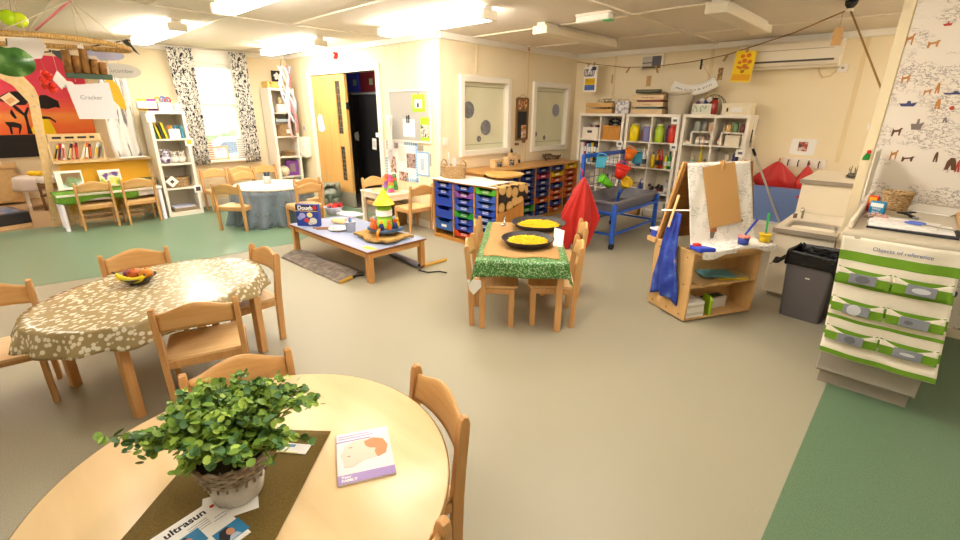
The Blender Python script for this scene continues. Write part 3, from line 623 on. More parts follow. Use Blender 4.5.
for k in range(7): mb.ball((jit(.035), jit(.03), .03), .017, 7)
mb.build('shells', SPR('#d9b98a', 'shell_tan', .6), t)
for k, (dx, c, txt) in enumerate(((-.01, '#cfc4b4', 'cloudy little bottle under the left step shelf'), (.06, '#d9b7a8', 'pinkish little bottle under the left step shelf'), (.12, '#7f6d62', 'brown little bottle under the left step shelf'))): bottle(on(CC[0][0], dx, .08), .03, .12, c, '#6a4a44', txt)
t = thing('paper_box', 'plain cream card box under the right step shelf', 'box', on(CC[0][1], .05, .1), 0); MB().box((-.085, -.08, 0), (.085, .08, .12), .003).build('carton', SPR('#e8dcc2', 'cream_card', .8), t); MB().box((-.087, -.082, .105), (.087, .082, .13), .003).build('lid', SPR('#e8dcc2', 'cream_card', .8), t)
bottle(on(CC[0][1], -.10, .07), .032, .11, '#dca090', '#e8d8c8', 'salmon pink pot left of the cream box')
bottle(on(CC[0][1], -.03, .12), .02, .17, '#7a4a3c', '#33503a', 'dark stem of dried flowers beside the cream box')
bottle(on(CC[1][0], -.14, .05), .03, .10, '#ded6c8', '#d2342a', 'small bottle with a red cap behind the easel')
bottle(on(CC[1][0], -.04, .08), .045, .2, '#8fa893', '#c9b59a', 'green glass bottle behind the easel')
bottle(on(CC[1][0], .05, .12), .022, .33, '#e1c41c', '#e1c41c', 'tall yellow tube behind the easel', lab='#e1c41c')
bottle(on(CC[1][0], .12, .08), .04, .17, '#d5c9bd', '#8f6f62', 'white speckled bottle behind the easel', lab='#86706a')
bottle(on(CC[1][1], -.10, .05), .025, .12, '#d9a25a', '#e0cda0', 'small amber bottle above the easel top')
bottle(on(CC[1][1], -.02, .08), .03, .17, '#9aa596', '#cfd3c8', 'grey green bottle above the easel top')
step(CC[1][1], .045, 'white step shelf in the second row cube above the easel')
smalljar(off(CC[1][1], .02, .08, .166), .03, .09, '#cbbfae', '#8a7f74', 'beige jar on the lower step shelf')
smalljar(off(CC[1][1], .11, .08, .166), .035, .1, '#35366a', '#35366a', 'indigo jar on the lower step shelf')
# boxes along the bottom rows
for cell, w, h, c, lab in ((CB[3][0], .26, .2, '#b98f5a', 'wooden crate in the bottom row behind the sand table'), (CB[3][1], .3, .22, '#d9d2c6', 'white box in the bottom row behind the sand table'), (CB[2][0], .16, .1, '#b89a72', 'tan box on the third shelf behind the red bucket')):
    t = thing('storage_crate', lab, 'crate', on(cell, 0, .13), 0, 'boxes in the bookcases'); m = SPR(c, 'crate_'+c[1:], .7)
    MB().box((-w/2, -.11, 0), (w/2, .11, .012)).box((-w/2, -.11, 0), (w/2, -.1, h*.42), .002).box((-w/2, -.11, h*.58), (w/2, -.1, h), .002).box((-w/2, .1, 0), (w/2, .11, h)).box((-w/2, -.11, 0), (-w/2+.012, .11, h)).box((w/2-.012, -.11, 0), (w/2, .11, h)).build('crate_body', m, t)
    MB().box((-w/2+.015, -.095, .012), (w/2-.015, .095, h*.8)).build('contents', PAPER, t)
# ---------------- on top of the bookcases
T0 = KH+.001
def crate(loc, w, d, h, ns, label, m, group=None):
    t = thing('wooden_crate', label, 'crate', loc, 0, group); g = h/ns
    for k in range(ns):
        for s in (-1, 1): MB().box((-w/2, s*d/2-.006, k*g+g*.0+.004), (w/2, s*d/2+.006, k*g+g*.74), .002).build('slat', m, t)
        for s in (-1, 1): MB().box((s*(w/2-.006)-.006, -d/2, k*g+.004), (s*(w/2-.006)+.006, d/2, k*g+g*.74), .002).build('end_slat', m, t)
    MB().box((-w/2, -d/2, 0), (w/2, d/2, .01)).build('base', m, t)
    return t
CR = wood('crate_pine', '#dcb273', '#cf9f5c', 4.); CR2 = wood('pale_crate', '#e2c79c', '#d8b98a', 4.)
t = crate((-3.69, KY+.18, T0), .44, .26, .17, 2, 'open pine crate with wire whisks on top of the left bookcase', CR)
t = thing('wire_whisks', 'tangle of wire tools lying in the pine crate', 'utensils', (-3.66, KY+.18, T0+.012), 0)
mb = MB()
for k in range(9):
    x = -.12+.03*k; mb.tube([(x+.05*math.cos(q*PI/8), jit(.02), .05+.15*math.sin(q*PI/8)) for q in range(9)], .004, 5)
mb.build('wires', CHROME, t); mb = MB()
for k in range(4): mb.ball((.0+.04*k, 0, .13), (.03, .05, .035), 8)
mb.build('sponges', SPR('#9b8a5e', 'sponge_khaki', .9), t)
t = thing('gift_bag', 'white bag with grey scribbled print between the two crates', 'bag', (-3.345, KY+.14, T0), .2)
MB().box((-.10, -.05, 0), (.10, .05, .17), .012).build('bag_body', multinoise('scribble_print', [(.44, '#ece8e6'), (.5, '#8b8a9c'), (.56, '#ece8e6')], 14, .8), t); mb = MB()
for k in range(5): mb.ball((-.06+.03*k, 0, .175), (.022, .03, .025), 8)
mb.build('contents', multinoise('bag_contents', [(.4, '#b5303a'), (.55, '#d9c8a8')], 12, .7), t)
for k in range(1):
    t = crate((-2.94, KY+.18, T0), .45, .27, .27, 3, 'tall stacked slatted crate with dark lettering beside the white bucket', CR2)
    words('summer wind', .032, SPR('#7a5238', 'stencil_ink'), t, (0, -.142, .215), (PI/2, 0, 0)); words('the orchard', .026, SPR('#9a7a58', 'stencil_ink_pale'), t, (0, -.142, .125), (PI/2, 0, 0))
    for z, c, x0, x1 in ((.165, '#8e2f33', -.16, .19), (.078, '#2f5a60', -.17, .16)): MB().box((x0, -.12, z-.008), (x1, .11, z+.014), .002).build('stored_book', SPR(c, 'bk_'+c[1:]), t)
t = thing('dark_folder', 'dark green folder lying on the tall slatted crate', 'folder', (-2.97, KY+.18, T0+.275), .1); MB().prism([(-.17, -.12), (.19, -.12), (.1, .12), (-.17, .12)], .045, bev=.004).build('cover', SPR('#4a4a3c', 'folder_dark', .7), t); MB().box((-.16, -.125, .012), (.15, -.12, .034)).build('pages', SPR('#6e6a58', 'folder_pages', .8), t)
t = thing('white_bucket', 'large white bucket with rolled rim on top of the middle bookcase', 'bucket', (-2.545, KY+.19, T0))
MB().lathe([(0, 0), (.135, 0), (.165, .27), (.178, .27), (.178, .295), (.168, .295), (.160, .27), (.13, .01), (0, .01)], n=32).build('pail', SPR('#e9dfca', 'pail_cream', .45), t); MB().tube([(.178*math.cos(PI*k/14), -.05-.14*math.sin(PI*k/14), .28-.04*math.sin(PI*k/14)) for k in range(15)], .004, 6).build('bail_handle', CHROME, t)
MB().tube([(-2.6+.0, 0, 0), (-2.59, 0, 0)], .001, 4).bm.free()
t = thing('picture_tub', 'white tub with printed panel full of small toys', 'tub', (-2.21, KY+.13, T0), 0)
MB().prism([(x, y) for x, y in rrect(.24, .16, .02)], .13).build('tub_body', SPR('#e4e0d2', 'tub_white', .5), t); MB().box((-.1, -.084, .03), (.1, -.079, .11)).build('printed_panel', multinoise('panel_print', [(.45, '#d8dccb'), (.5, '#8aa07c'), (.56, '#d8dccb')], 10, .7), t)
for k, (x, z, c) in enumerate(((-.08, .14, '#6c3a6a'), (-.03, .17, '#d8d4dc'), (.02, .15, '#2d3a7c'), (.07, .18, '#e8e2d8'), (.09, .14, '#26222c'))): MB().ball((x, jit(.03), z), .032, 10).build('toy_ball', SPR(c, 'toy_'+c[1:]), t)
jar((-2.075, KY+.12, T0), .045, .2, '#a5342c', 'tall jar of red and black beads beside the printed tub', '#2a2428', 'jars on the bookcase top')
t = thing('wire_dome', 'thin wire basket dome behind the toys on the right bookcase', 'basket', (-2.14, KY+.28, T0), 0)
mb = MB()
for k in range(8):
    a = PI*k/8; mb.tube([(.19*math.cos(q*PI/12)*math.cos(a), .085*math.cos(q*PI/12)*math.sin(a), .25*math.sin(q*PI/12)) for q in range(13)], .003, 5)
mb.build('wires', mat('dull_wire', '#8f8468', .4, metal=.6), t)
t = thing('shoe_box', 'long cream box with a white label on the right bookcase', 'box', (-1.79, KY+.15, T0), 0); MB().box((-.16, -.12, 0), (.16, .12, .11), .003).build('carton', SPR('#ecdfc2', 'box_cream', .7), t); MB().box((-.165, -.125, .1), (.165, .125, .135), .003).build('lid', SPR('#ecdfc2', 'box_cream', .7), t); MB().box((-.05, -.123, .03), (.07, -.119, .085)).build('label_card', PAPER, t); MB().box((-.105, -.123, .035), (-.085, -.119, .08)).build('printed_mark', INK, t)
# clips hanging at the right side of the right bookcase
for k, (y, z) in enumerate(((6.55, 1.36), (6.68, 1.40))):
    t = thing('hanging_tag', ['dark peg hanging on the side of the right bookcase', 'long card tag on a wire hook beside the right bookcase'][k], 'tag', (-1.585+.005, y, z), PI/2)
    if k == 0: MB().box((-.015, -.012, -.22), (.015, -.002, -.06), .003).build('peg', SPR('#4b4238', 'peg_dark', .7), t); MB().tube([(0, -.006, -.07), (0, -.006, 0)], .002, 5).build('string', TWINE, t)
    else: MB().box((-.05, -.012, -.33), (.04, -.008, -.15), .002).build('card', SPR('#e6d8bc', 'tag_cream', .8), t); MB().tube([(0, -.01, -.15), (.03, -.012, -.02), (.04, -.012, .02)], .003, 5).build('wire_hook', GREY, t)
# ================================================================== washing line, air conditioner, back wall fittings
A0 = V((XW+.03, 6.55, 2.10)); ROPE = mat('line_rope', '#9c7642', .9)
pr_end = fl(850, 9, H-.06); pr_end = V((pr_end.x, pr_end.y, H-.06))
mid = [wy(x, y, 6.55) for x, y in ((577, 62), (592, 64), (627, 67.5), (655, 66.5), (690, 62), (705, 59.5), (728, 54.5), (748, 48))]
q2 = fl(800, 32, H-.12)
line_pts = [mid[0]]+mid[1:]+[V((mid[-1].x*.45+pr_end.x*.55, mid[-1].y*.45+pr_end.y*.55, mid[-1].z*.5+pr_end.z*.5-.02)), pr_end]
tail = wy(886, 100, YP+.14); tail = V((-.335, 4.62, 1.60)); tail = wy(888, 106, 4.60)
t = thing('washing_line', 'thin rope line strung across the back wall from corner to ceiling hook', 'rope')
MB().tube(line_pts, .006, 6).build('line', ROPE, t); MB().tube([pr_end, pr_end.lerp(tail, .5), tail], .007, 6).build('tied_tail', ROPE, t)
def hook_at(p, lab):
    t = thing('ceiling_hook', lab, 'hook', p, 0, 'black ceiling hooks'); MB().lathe([(0, 0), (.045, 0), (.04, -.03), (.02, -.055), (0, -.06)], n=16).build('cup', BLACK, t); MB().lathe([(0, -.06), (.026, -.058), (.03, -.075), (0, -.085)], n=14).build('white_knob', WHITE, t)
hook_at((pr_end.x, pr_end.y, H-.0), 'black ceiling hook holding the tall end of the washing line')
p = wx(527, 45, XW+.02); hook_at((XW+.06, p.y, p.z+.06), 'small black hook at the top of the wall above the panel windows')
t2 = thing('clothes_peg', 'peg hanging from the small black hook on the window wall', 'peg', (XW+.06, p.y, p.z-.03), 0); MB().box((-.008, -.012, -.05), (.008, .012, 0), .002).build('peg_body', SPR('#b98d4e', 'peg_wood'), t2)
def on_line(px):
    best = min(range(len(line_pts)-1), key=lambda i: 0); bx = None
    for a, b in zip(line_pts, line_pts[1:]):
        for k in range(41):
            p = a.lerp(b, k/40); d = p-_C; sx = 480+FOC*d.dot(_R)/d.dot(_F)
            if bx is None or abs(sx-px) < bx[0]: bx = (abs(sx-px), p)
    return bx[1]
def peg(px, lab, m, tilt=.0, h=.07):
    p = on_line(px); t = thing('clothes_peg', lab, 'peg', p-V((0, .0, .02)), 0, 'pegs on the line', rot=(0, tilt, 0)); MB().box((-.010, -.012, -h+.03), (-.001, .012, .03), .002).build('jaw', m, t); MB().box((.001, -.012, -h+.03), (.010, .012, .03), .002).build('jaw', m, t)
PEG = SPR('#b58a50', 'peg_pine')
peg(629, 'wooden peg tilted on the line, above the pine crate', PEG, .6, .09); peg(702, 'black peg on the line above the curved banner', BLACK, 0, .12); peg(656.5, 'wooden peg on the line under the grey wall panel', PEG, -.4, .10); peg(727, 'wooden peg on the line between banner and yellow picture', PEG, .5, .09)
# pictures on the line
p = on_line(592); t = thing('line_picture', 'white card with a dark sketch above yellow and blue bands, pegged to the line', 'picture', (p.x, p.y-.015, p.z-.02))
MB().box((-.11, -.002, -.37), (.11, .002, 0), .001).build('card', PAPER, t)
MB().box((-.085, -.004, -.225), (.085, -.0015, -.18)).box((-.085, -.004, -.27), (.085, -.0015, -.21)).build('yellow_band', SPR('#f0c52a', 'art_yellow', .7), t); MB().box((-.085, -.005, -.345), (.085, -.002, -.27)).build('blue_band', SPR('#4d6fb0', 'art_blue', .7), t)
mb = MB()
for k in range(5): mb.tube([(-.08+.028*k+.03*math.cos(a), -.003, -.10+.05*math.sin(a)) for a in [q*.7+k for q in range(8)]], .006, 4)
mb.box((.02, -.004, -.07), (.09, -.002, -.02)).build('ink_sketch', SPR('#3b3d4c', 'art_ink', .7), t)
for s in (-1, 1): MB().box((s*.05-.006, -.01, -.02), (s*.05+.006, .02, .04), .001).build('peg', PEG, t)
p = on_line(748); t = thing('line_picture', 'yellow picture of orange flowers hanging from the line by the air conditioner', 'picture', (p.x, p.y-.015, p.z-.03), -.03, rot=(0, .06, -.03))
MB().box((-.115, -.002, -.35), (.115, .002, 0), .001).build('card', SPR('#f0cf4a', 'flower_border', .7), t); MB().box((-.10, -.0035, -.33), (.10, -.0015, -.015)).build('yellow_ground', SPR('#f3d01c', 'flower_ground', .7), t); MB().box((-.10, -.004, -.33), (.10, -.002, -.26)).build('table_band', SPR('#e8a81c', 'flower_band', .7), t)
mb = MB()
for k, (x, z, r) in enumerate(((-.03, -.06, .026), (.035, -.05, .028), (0, -.11, .03), (-.05, -.13, .022), (.06, -.12, .026), (.015, -.17, .03), (-.03, -.19, .022), (.05, -.19, .02), (-.06, -.18, .016), (.0, -.23, .024))): mb.prism(ell(r, r*.85, 9), .002, Matrix(((1, 0, 0, x), (0, 0, -1, -.0035), (0, 1, 0, z), (0, 0, 0, 1))))
mb.build('flower_shapes', SPR('#dd7a1e', 'flower_orange', .7), t); MB().tube([(0, -.004, -.24), (.01, -.004, -.15)], .004, 4).tube([(.01, -.004, -.24), (.05, -.004, -.13)], .004, 4).build('stems', SPR('#8a8a2a', 'flower_stem', .7), t); MB().box((-.01, -.01, -.02), (.01, .02, .04), .001).build('peg', PEG, t)
# brown tags on the wall
for k, (px, py, w, h, lab) in enumerate(((613, 79, .06, .125, 'small brown paper tag on the wall above the pine crate'), (648.5, 81, .07, .14, 'brown paper tag on the wall above the lettered crate'), (720, 74, .06, .15, 'speckled brown tag on the wall right of the banner'))):
    p = wy(px, py, YB-.01); t = thing('paper_tag', lab, 'tag', (p.x, YB-.001, p.z), 0, 'brown tags on the back wall'); MB().box((-w/2, -.004, -h/2), (w/2, 0, h/2), .001).build('tag_card', [CARD, CARD, multinoise('speckled_tag', [(.45, '#c9a46c'), (.52, '#8c6a3e')], 40)][k], t)
p = on_line(843); t = thing('paper_tag', 'buff luggage tag hanging from the ceiling hook at the line end', 'tag', (p.x, p.y, p.z-.05), .4, 'brown tags on the back wall'); MB().tube([(0, 0, .05), (0, 0, -.06)], .002, 4).build('string', TWINE, t); MB().prism([(-.035, -.2), (.035, -.2), (.035, -.08), (.018, -.06), (-.018, -.06), (-.035, -.08)], .003, Matrix(((1, 0, 0, 0), (0, 0, -1, 0), (0, 1, 0, 0), (0, 0, 0, 1)))).build('tag_card', CARD, t)
# banner of curved white card
p = wy(690, 76, 6.5); t = thing('paper_banner', 'curved white paper banner with black writing hanging over the white bucket', 'banner', (p.x, 6.60, p.z-.07), 0)
R0 = .62
def bnf(u, v): a = math.radians(-118+ (62)*u); r = .50+.13*v; return (r*math.cos(a)*.95-.0, .0, .47+r*math.sin(a))
MB().grid(bnf, 16, 3, thick=.002).build('paper_strip', PAPER, t)
txt = 'every child is an artist'; n = len(txt)
for k, ch in enumerate(txt):
    if ch == ' ': continue
    a = math.radians(-112+50*(k+.5)/n); r = .565; words(ch, .042, INK, t, (r*math.cos(a)*.95, -.003, .47+r*math.sin(a)), (PI/2, -(a+PI/2), 0), 'letter')
pe = on_line(702); lp = V((.23+p.x, 6.60, p.z+.09)); MB().tube([(.22, 0, .05), (pe.x-p.x, pe.y-6.60, pe.z-p.z+.04)], .002, 4).build('string', TWINE, t)
# grey wall panel, air conditioner, socket
p = wy(654, 62, YB); t = thing('control_panel', 'grey and black control panel box on the back wall above the crates', 'panel', (p.x, YB, p.z)); MB().box((-.16, -.06, -.09), (.16, 0, .10), .006).build('case', CREAMP, t); MB().box((-.14, -.064, -.08), (0, -.058, .07), .002).build('light_face', SPR('#c3bcb0', 'panel_pale'), t); MB().box((0, -.066, -.07), (.13, -.058, .07), .002).build('dark_face', SPR('#56555c', 'panel_dark'), t); MB().box((-.14, -.067, -.085), (.13, -.06, -.07)).box((-.14, -.067, -.02), (0, -.06, -.008)).build('dark_strips', BLACK, t)
a0 = wy(762, 55, 6.68); t = thing('air_conditioner', 'long white wall mounted air conditioner under the ceiling', 'air conditioner', (-1.36, YB, 2.13))
MB().prism([(0, -.14), (0, .15), (-.17, .15), (-.205, .12), (-.21, -.06), (-.16, -.14)], 1.02, Matrix(((0, 0, 1, -.55), (1, 0, 0, 0), (0, 1, 0, 0), (0, 0, 0, 1))), .008).build('casing', SPR('#ede3cf', 'ac_white', .4), t)
MB().box((-.50, -.213, .05), (.40, -.206, .056)).build('upper_seam', SPR('#a99d88', 'ac_seam'), t); MB().box((-.48, -.2125, -.075), (.42, -.19, -.055), .003).build('outlet_slot', SPR('#4c443c', 'ac_slot'), t); MB().box((-.53, -.19, -.125), (.46, -.16, -.11), .004).build('louver', SPR('#cfc0a4', 'ac_louver'), t)
p = wy(843, 68, YB); t = thing('wall_socket', 'white fused socket with a loop of cable beside the air conditioner', 'socket', (p.x, YB, p.z)); MB().box((-.05, -.02, -.045), (.05, 0, .045), .003).build('plate', WHITE, t); MB().box((-.012, -.023, -.012), (.012, -.018, .012)).build('fuse_cover', GREY, t)
MB().tube([(-.05, -.008, -.02), (-.1, -.012, -.08), (-.17, -.012, -.09), (-.22, -.012, -.02), (-.24, -.012, .06)], .006, 6).build('cable', SPR('#dcc79c', 'cable_cream'), t)
# peg rail with red bags, laminated sign
p = wy(806, 163, YB); t = thing('peg_rail', 'white peg rail with black hooks on the back wall by the sinks', 'rail', (p.x-.02, YB, p.z)); MB().box((-.22, -.02, -.055), (.22, 0, .055), .004).build('board', WHITE, t)
for k in range(4): MB().tube([(-.16+.105*k, -.02, .03), (-.16+.105*k, -.05, .01), (-.16+.105*k, -.05, -.02), (-.16+.105*k, -.035, -.045)], .006, 6).build('hook', BLACK, t)
RB = mat('red_ripstop', '#c01f16', .45, noise=.15, nscale=6, sheen=.2)
def cloth_bag(name, label, cat, loc, w, h, m, seed, folds=5, rz=0., group=None, tip=.03, depth=.12):
    t = thing(name, label, cat, loc, rz, group); rnd = random.Random(seed); ph = [rnd.uniform(0, 6) for _ in range(3)]
    def f(u, v):
        a = 2*PI*u; q = min(1, v/.6); sp = (tip+(1-tip)*q**.8)*(1-.42*max(0, v-.6)/.4); fold = 1+.26*math.sin(folds*a+ph[0]+2*v)*v**.5+.14*math.sin((2*folds+1)*a+ph[1]+3*v)*v**.5
        return (w/2*sp*fold*math.cos(a)+.04*v*math.sin(ph[2]), -depth*.5+depth*(.25+.75*sp)*fold*math.sin(a)*.5, -h*v*(1+.05*math.sin(3*a+ph[1])+.05*math.sin(7*a+ph[0])*v))
    MB().grid(f, 90, 20, thick=.002).build('cloth', m, t); return t
t = cloth_bag('red_apron', 'larger red waterproof apron on the peg rail above the blue mat', 'apron', (p.x-.27, YB-.06, p.z+.01), .46, .40, RB, 3, 4, 0, 'red aprons on the rail'); MB().tube([(0, -.01, .0), (0, .01, .03)], .008, 6).build('loop', RB, t)
t = cloth_bag('red_apron', 'smaller red waterproof apron under the middle of the peg rail', 'apron', (p.x+.045, YB-.06, p.z-.02), .24, .34, RB, 9, 4, 0, 'red aprons on the rail'); MB().tube([(0, -.01, .0), (0, .01, .03)], .008, 6).build('loop', RB, t)
p = wy(803, 147, YB); t = thing('laminated_notice', 'white notice with a small picture above the peg rail', 'notice', (p.x, YB, p.z)); MB().prism(rrect(.26, .19, .03), .003, Matrix(((1, 0, 0, 0), (0, 0, -1, 0), (0, 1, 0, 0), (0, 0, 0, 1)))).build('sheet', PAPER, t)
MB().box((-.05, -.005, -.05), (.045, -.003, .06)).build('picture', multinoise('notice_pic', [(.42, '#3a3433'), (.5, '#b84a3a'), (.6, '#d8d0c4')], 14, .6), t)
p = wy(878, 127, YB); t = thing('laminated_notice', 'tiny pale label strip on the wall beside the wallpapered partition', 'notice', (-.42, YB, p.z)); MB().box((-.09, -.003, -.03), (.06, 0, .03)).build('sheet', PAPER, t)
# ================================================================== door, cupboard behind it, pinboard wall
DOORW = wood('door_veneer', '#e0b069', '#d2a058', 2., stretch=(10, 10, .8))
mb = MB(); mb.box((-7.48, YD-.03, 0), (-7.40, YD+.12, 2.08), .006).box((-5.585, YD-.03, 0), (-5.50, YD+.12, 2.08), .006).box((-7.40, YD-.03, 2.0), (-5.585, YD+.12, 2.08), .006)
struct(mb, 'door_frame', WGLOSS)
DX0, DX1 = -7.39, -6.42
mb = MB(); pz = [(.42, .95), (1.14, 1.9)]; vx0, vx1 = DX1-.27, DX1-.13; Y0, Y1 = YD+.0, YD+.045
mb.box((DX0, Y0, .24), (vx0, Y1, 1.995)).box((vx1, Y0, .24), (DX1, Y1, 1.995)).box((vx0, Y0, .24), (vx1, Y1, pz[0][0])).box((vx0, Y0, pz[0][1]), (vx1, Y1, pz[1][0])).box((vx0, Y0, pz[1][1]), (vx1, Y1, 1.995))
d = struct(mb, 'door_1', DOORW)
for z0, z1 in pz:
    MB().box((vx0, Y0+.018, z0), (vx1, Y0+.024, z1)).build('vision_panel', SPR('#3c362f', 'dark_vision_glass', .1), d)
    mb = MB()
    for k in range(1, 8): mb.box((vx0, Y0+.016, z0+(z1-z0)*k/8-.002), (vx1, Y0+.018, z0+(z1-z0)*k/8+.002))
    mb.box((vx0+.045, Y0+.016, z0), (vx0+.049, Y0+.018, z1)).box((vx0+.09, Y0+.016, z0), (vx0+.094, Y0+.018, z1)).build('wire_mesh', SPR('#8c8069', 'glass_wire'), d)
MB().box((DX0, Y0-.003, .01), (DX1, Y1, .24)).build('kick_plate', SPR('#a79f90', 'kick_plate', .3), d); MB().box((DX1-.005, Y0-.005, 1.5), (DX1+.012, Y1, 1.6)).build('latch_plate', CHROME, d)
# cupboard interior
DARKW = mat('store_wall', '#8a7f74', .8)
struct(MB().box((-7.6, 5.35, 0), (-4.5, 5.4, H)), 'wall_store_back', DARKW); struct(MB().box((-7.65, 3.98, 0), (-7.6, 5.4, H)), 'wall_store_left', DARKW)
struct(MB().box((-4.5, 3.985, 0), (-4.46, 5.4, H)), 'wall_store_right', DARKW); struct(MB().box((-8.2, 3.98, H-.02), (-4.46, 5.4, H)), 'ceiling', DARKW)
BC = mat('black_curtain_cloth', '#141316', .85, noise=.3, nscale=4)
t = thing('black_curtain', 'full height black curtain inside the store cupboard doorway', 'curtain', (-6.0, 4.32, 0))
MB().grid(lambda u, v: (-.95+1.9*u, .05*math.sin(22*u+.6*math.sin(3*v))*(.5+.5*v), .22+1.50*(1-v)), 90, 6, thick=.004).build('drape', BC, t); MB().cyl((-.97, .02, 1.735), (.97, .02, 1.735), .012).build('rail', GREY, t)
t = thing('ceiling_light', 'round bulkhead lamp on the store cupboard ceiling', 'light', (-6.3, 4.25, H-.02)); MB().lathe([(0, 0), (.10, 0), (.10, -.02), (0, -.02)]).build('base', WHITE, t); MB().lathe([(.09, -.02), (.08, -.05), (.04, -.065), (0, -.07)]).build('diffuser', mat('store_lamp', (1, .93, .82), .5, emit=5.), t)  # hidden lamp put in to light the boxes on the shelf
struct(MB().box((-7.6, 4.40, 1.735), (-4.5, 5.35, 1.765)), 'trim_50', DARKW)
for x, c, lab in ((-7.09, '#3a48c8', 'royal blue box file on the high shelf in the store cupboard'), (-6.63, '#8a2832', 'maroon box file on the high shelf beside the blue box'), (-6.18, '#2a3590', 'dark blue box file right of the maroon one on the store shelf'), (-5.74, '#3a2b6a', 'violet box file at the edge of the store doorway')):
    p0 = x; t = thing('storage_box', lab, 'box', (x, 4.60, 1.766), 0, 'boxes on the store shelf'); MB().box((-.205, -.18, 0), (.205, .18, .30), .006).build('box_body', SPR(c, 'sbox_'+c[1:], .5), t); MB().box((-.21, -.185, .235), (.21, .185, .30), .006).build('lid', SPR(c, 'sbox_'+c[1:], .5), t); MB().box((.06, -.184, .1), (.15, -.179, .19)).build('label_card', SPR('#8fb08a', 'box_label'), t)
for px, py, w, h, lab in ((357, 136, .10, .13, 'white glove shaped note pinned on the black curtain'), (374.5, 144, .11, .17, 'white framed note pinned low on the black curtain'), (378, 135, .10, .06, 'small cream card pinned at the door jamb'), (321, 123, .18, .24, 'large white paper shape stuck on the store door')):
    on_door = px < 340 or px == 378; Yp = YD-.004 if on_door else 4.25
    if px == 378: Yp = YD-.035
    p = wy(px, py, Yp); t = thing('pinned_paper', lab, 'paper', (p.x, Yp, p.z), 0, 'papers around the store door', rot=(0, random.uniform(-.1, .1), 0))
    if w == .18: o = [(-.09, -.12), (.02, -.14), (.12, -.1), (.09, 0), (.06, .12), (-.02, .14), (-.09, .08)]
    elif w == .10 and h == .13: o = [(-.05, -.06), (.04, -.08), (.06, .0), (.05, .07), (-.01, .06), (-.06, .05), (-.08, .0)]
    else: o = rrect(w, h, .008)
    MB().prism(o, .003, Matrix(((1, 0, 0, 0), (0, 0, -1, 0), (0, 1, 0, 0), (0, 0, 0, 1)))).build('sheet', PAPER, t)
    if h == .17: MB().box((-.035, -.005, -.05), (.035, -.0032, .05)).build('printed_panel', SPR('#d6d2cc', 'note_grey'), t)
# pinboard and displays
t = thing('pinboard', 'grey felt pinboard in a pale frame on the grooved wall', 'board', (-4.90, YD, 1.42)); MB().box((-.41, -.012, -.31), (.41, 0, .31)).build('felt', mat('grey_felt', '#b3afa8', .95, noise=.06, nscale=60), t)
mb = MB(); [mb.bar(a, b2, .02, .02, .002) for a, b2 in (((-.41, -.012, -.31), (.41, -.012, -.31)), ((-.41, -.012, .31), (.41, -.012, .31)), ((-.41, -.012, -.31), (-.41, -.012, .31)), ((.41, -.012, -.31), (.41, -.012, .31)))]; mb.build('frame', WHITE, t)
def sheet(px, py, w, h, m, lab, Y=YD-.014, rz=0., nm='pinned_sheet', cat='paper', extra=None, group='papers on the pinboard wall'):
    p = wy(px, py, Y); t = thing(nm, lab, cat, (p.x, Y, p.z), 0, group, rot=(0, rz, 0)); MB().box((-w/2, -.003, -h/2), (w/2, 0, h/2), .001).build('sheet', m, t)
    if extra: extra(t)
    return t
LIME = SPR('#a8d326', 'lime_plastic', .4)
def pouch(t):
    MB().box((-.07, -.008, -.06), (.07, -.003, .04), .002).build('white_card', PAPER, t); MB().box((-.02, -.010, -.05), (.015, -.008, 0)).build('printed_mark', INK, t); MB().box((-.02, -.006, .1), (.02, 0, .12), .002).build('hook', GREY, t)
sheet(418.5, 103, .24, .21, LIME, 'upper lime green wallet clipped on the pinboard', extra=pouch, nm='document_wallet', cat='wallet')
sheet(425, 129, .17, .28, LIME, 'lower lime green wallet holding printed cards', nm='document_wallet', cat='wallet', extra=lambda t: MB().box((-.075, -.006, -.10), (.075, -.003, .05)).build('printed_cards', multinoise('printed_cards', [(.4, '#5d4a44'), (.5, '#e2dcd2'), (.6, '#9c8a80')], 14, .6), t))
sheet(409, 128, .24, .22, PAPER, 'white sheet with dark pens clipped to the grey pinboard', extra=lambda t: MB().box((-.04, -.01, .06), (-.02, -.003, .15), .002).box((0, -.01, .06), (.02, -.003, .16), .002).build('pens', INK, t))
t = thing('hanging_papers', 'sheaf of white papers hanging at the left edge of the pinboard', 'paper', (-5.28, YD-.02, 1.10), 0)
for k in range(5): MB().grid(lambda u, v, k=k: (-.09+.035*k+.05*u+.03*math.sin(2*v+k), -.02-.012*k-.02*math.sin(3*u+k), .33-.62*v*(1-.08*k)), 4, 8, thick=.001).build('sheet', PAPER, t)
photo = multinoise('photo_print', [(.36, '#5f4538'), (.46, '#b98a72'), (.54, '#d9d0cc'), (.64, '#8e3f3c')], 16, .5)
photo2 = multinoise('photo_print_cool', [(.38, '#514a4a'), (.5, '#c7a08c'), (.6, '#7d8aa0')], 18, .5)
bd = thing('display_sheet', 'large white display sheet with blue scalloped border below the pinboard', 'display', (-5.12, YD, .84)); MB().box((-.36, -.004, -.26), (.36, 0, .26)).build('backing', PAPER, bd)
mb = MB(); 
for k in range(14): mb.box((.30, -.007, -.25+.036*k), (.355, -.004, -.225+.036*k))
for k in range(6): mb.box((.08+.045*k, -.007, .215), (.11+.045*k, -.004, .255)); mb.box((.08+.045*k, -.007, -.255), (.11+.045*k, -.004, -.215))
for k in range(8): mb.box((-.355, -.007, -.25+.036*k), (-.31, -.004, -.225+.036*k))
mb.build('blue_border', SPR('#8fc0e6', 'border_blue'), bd)
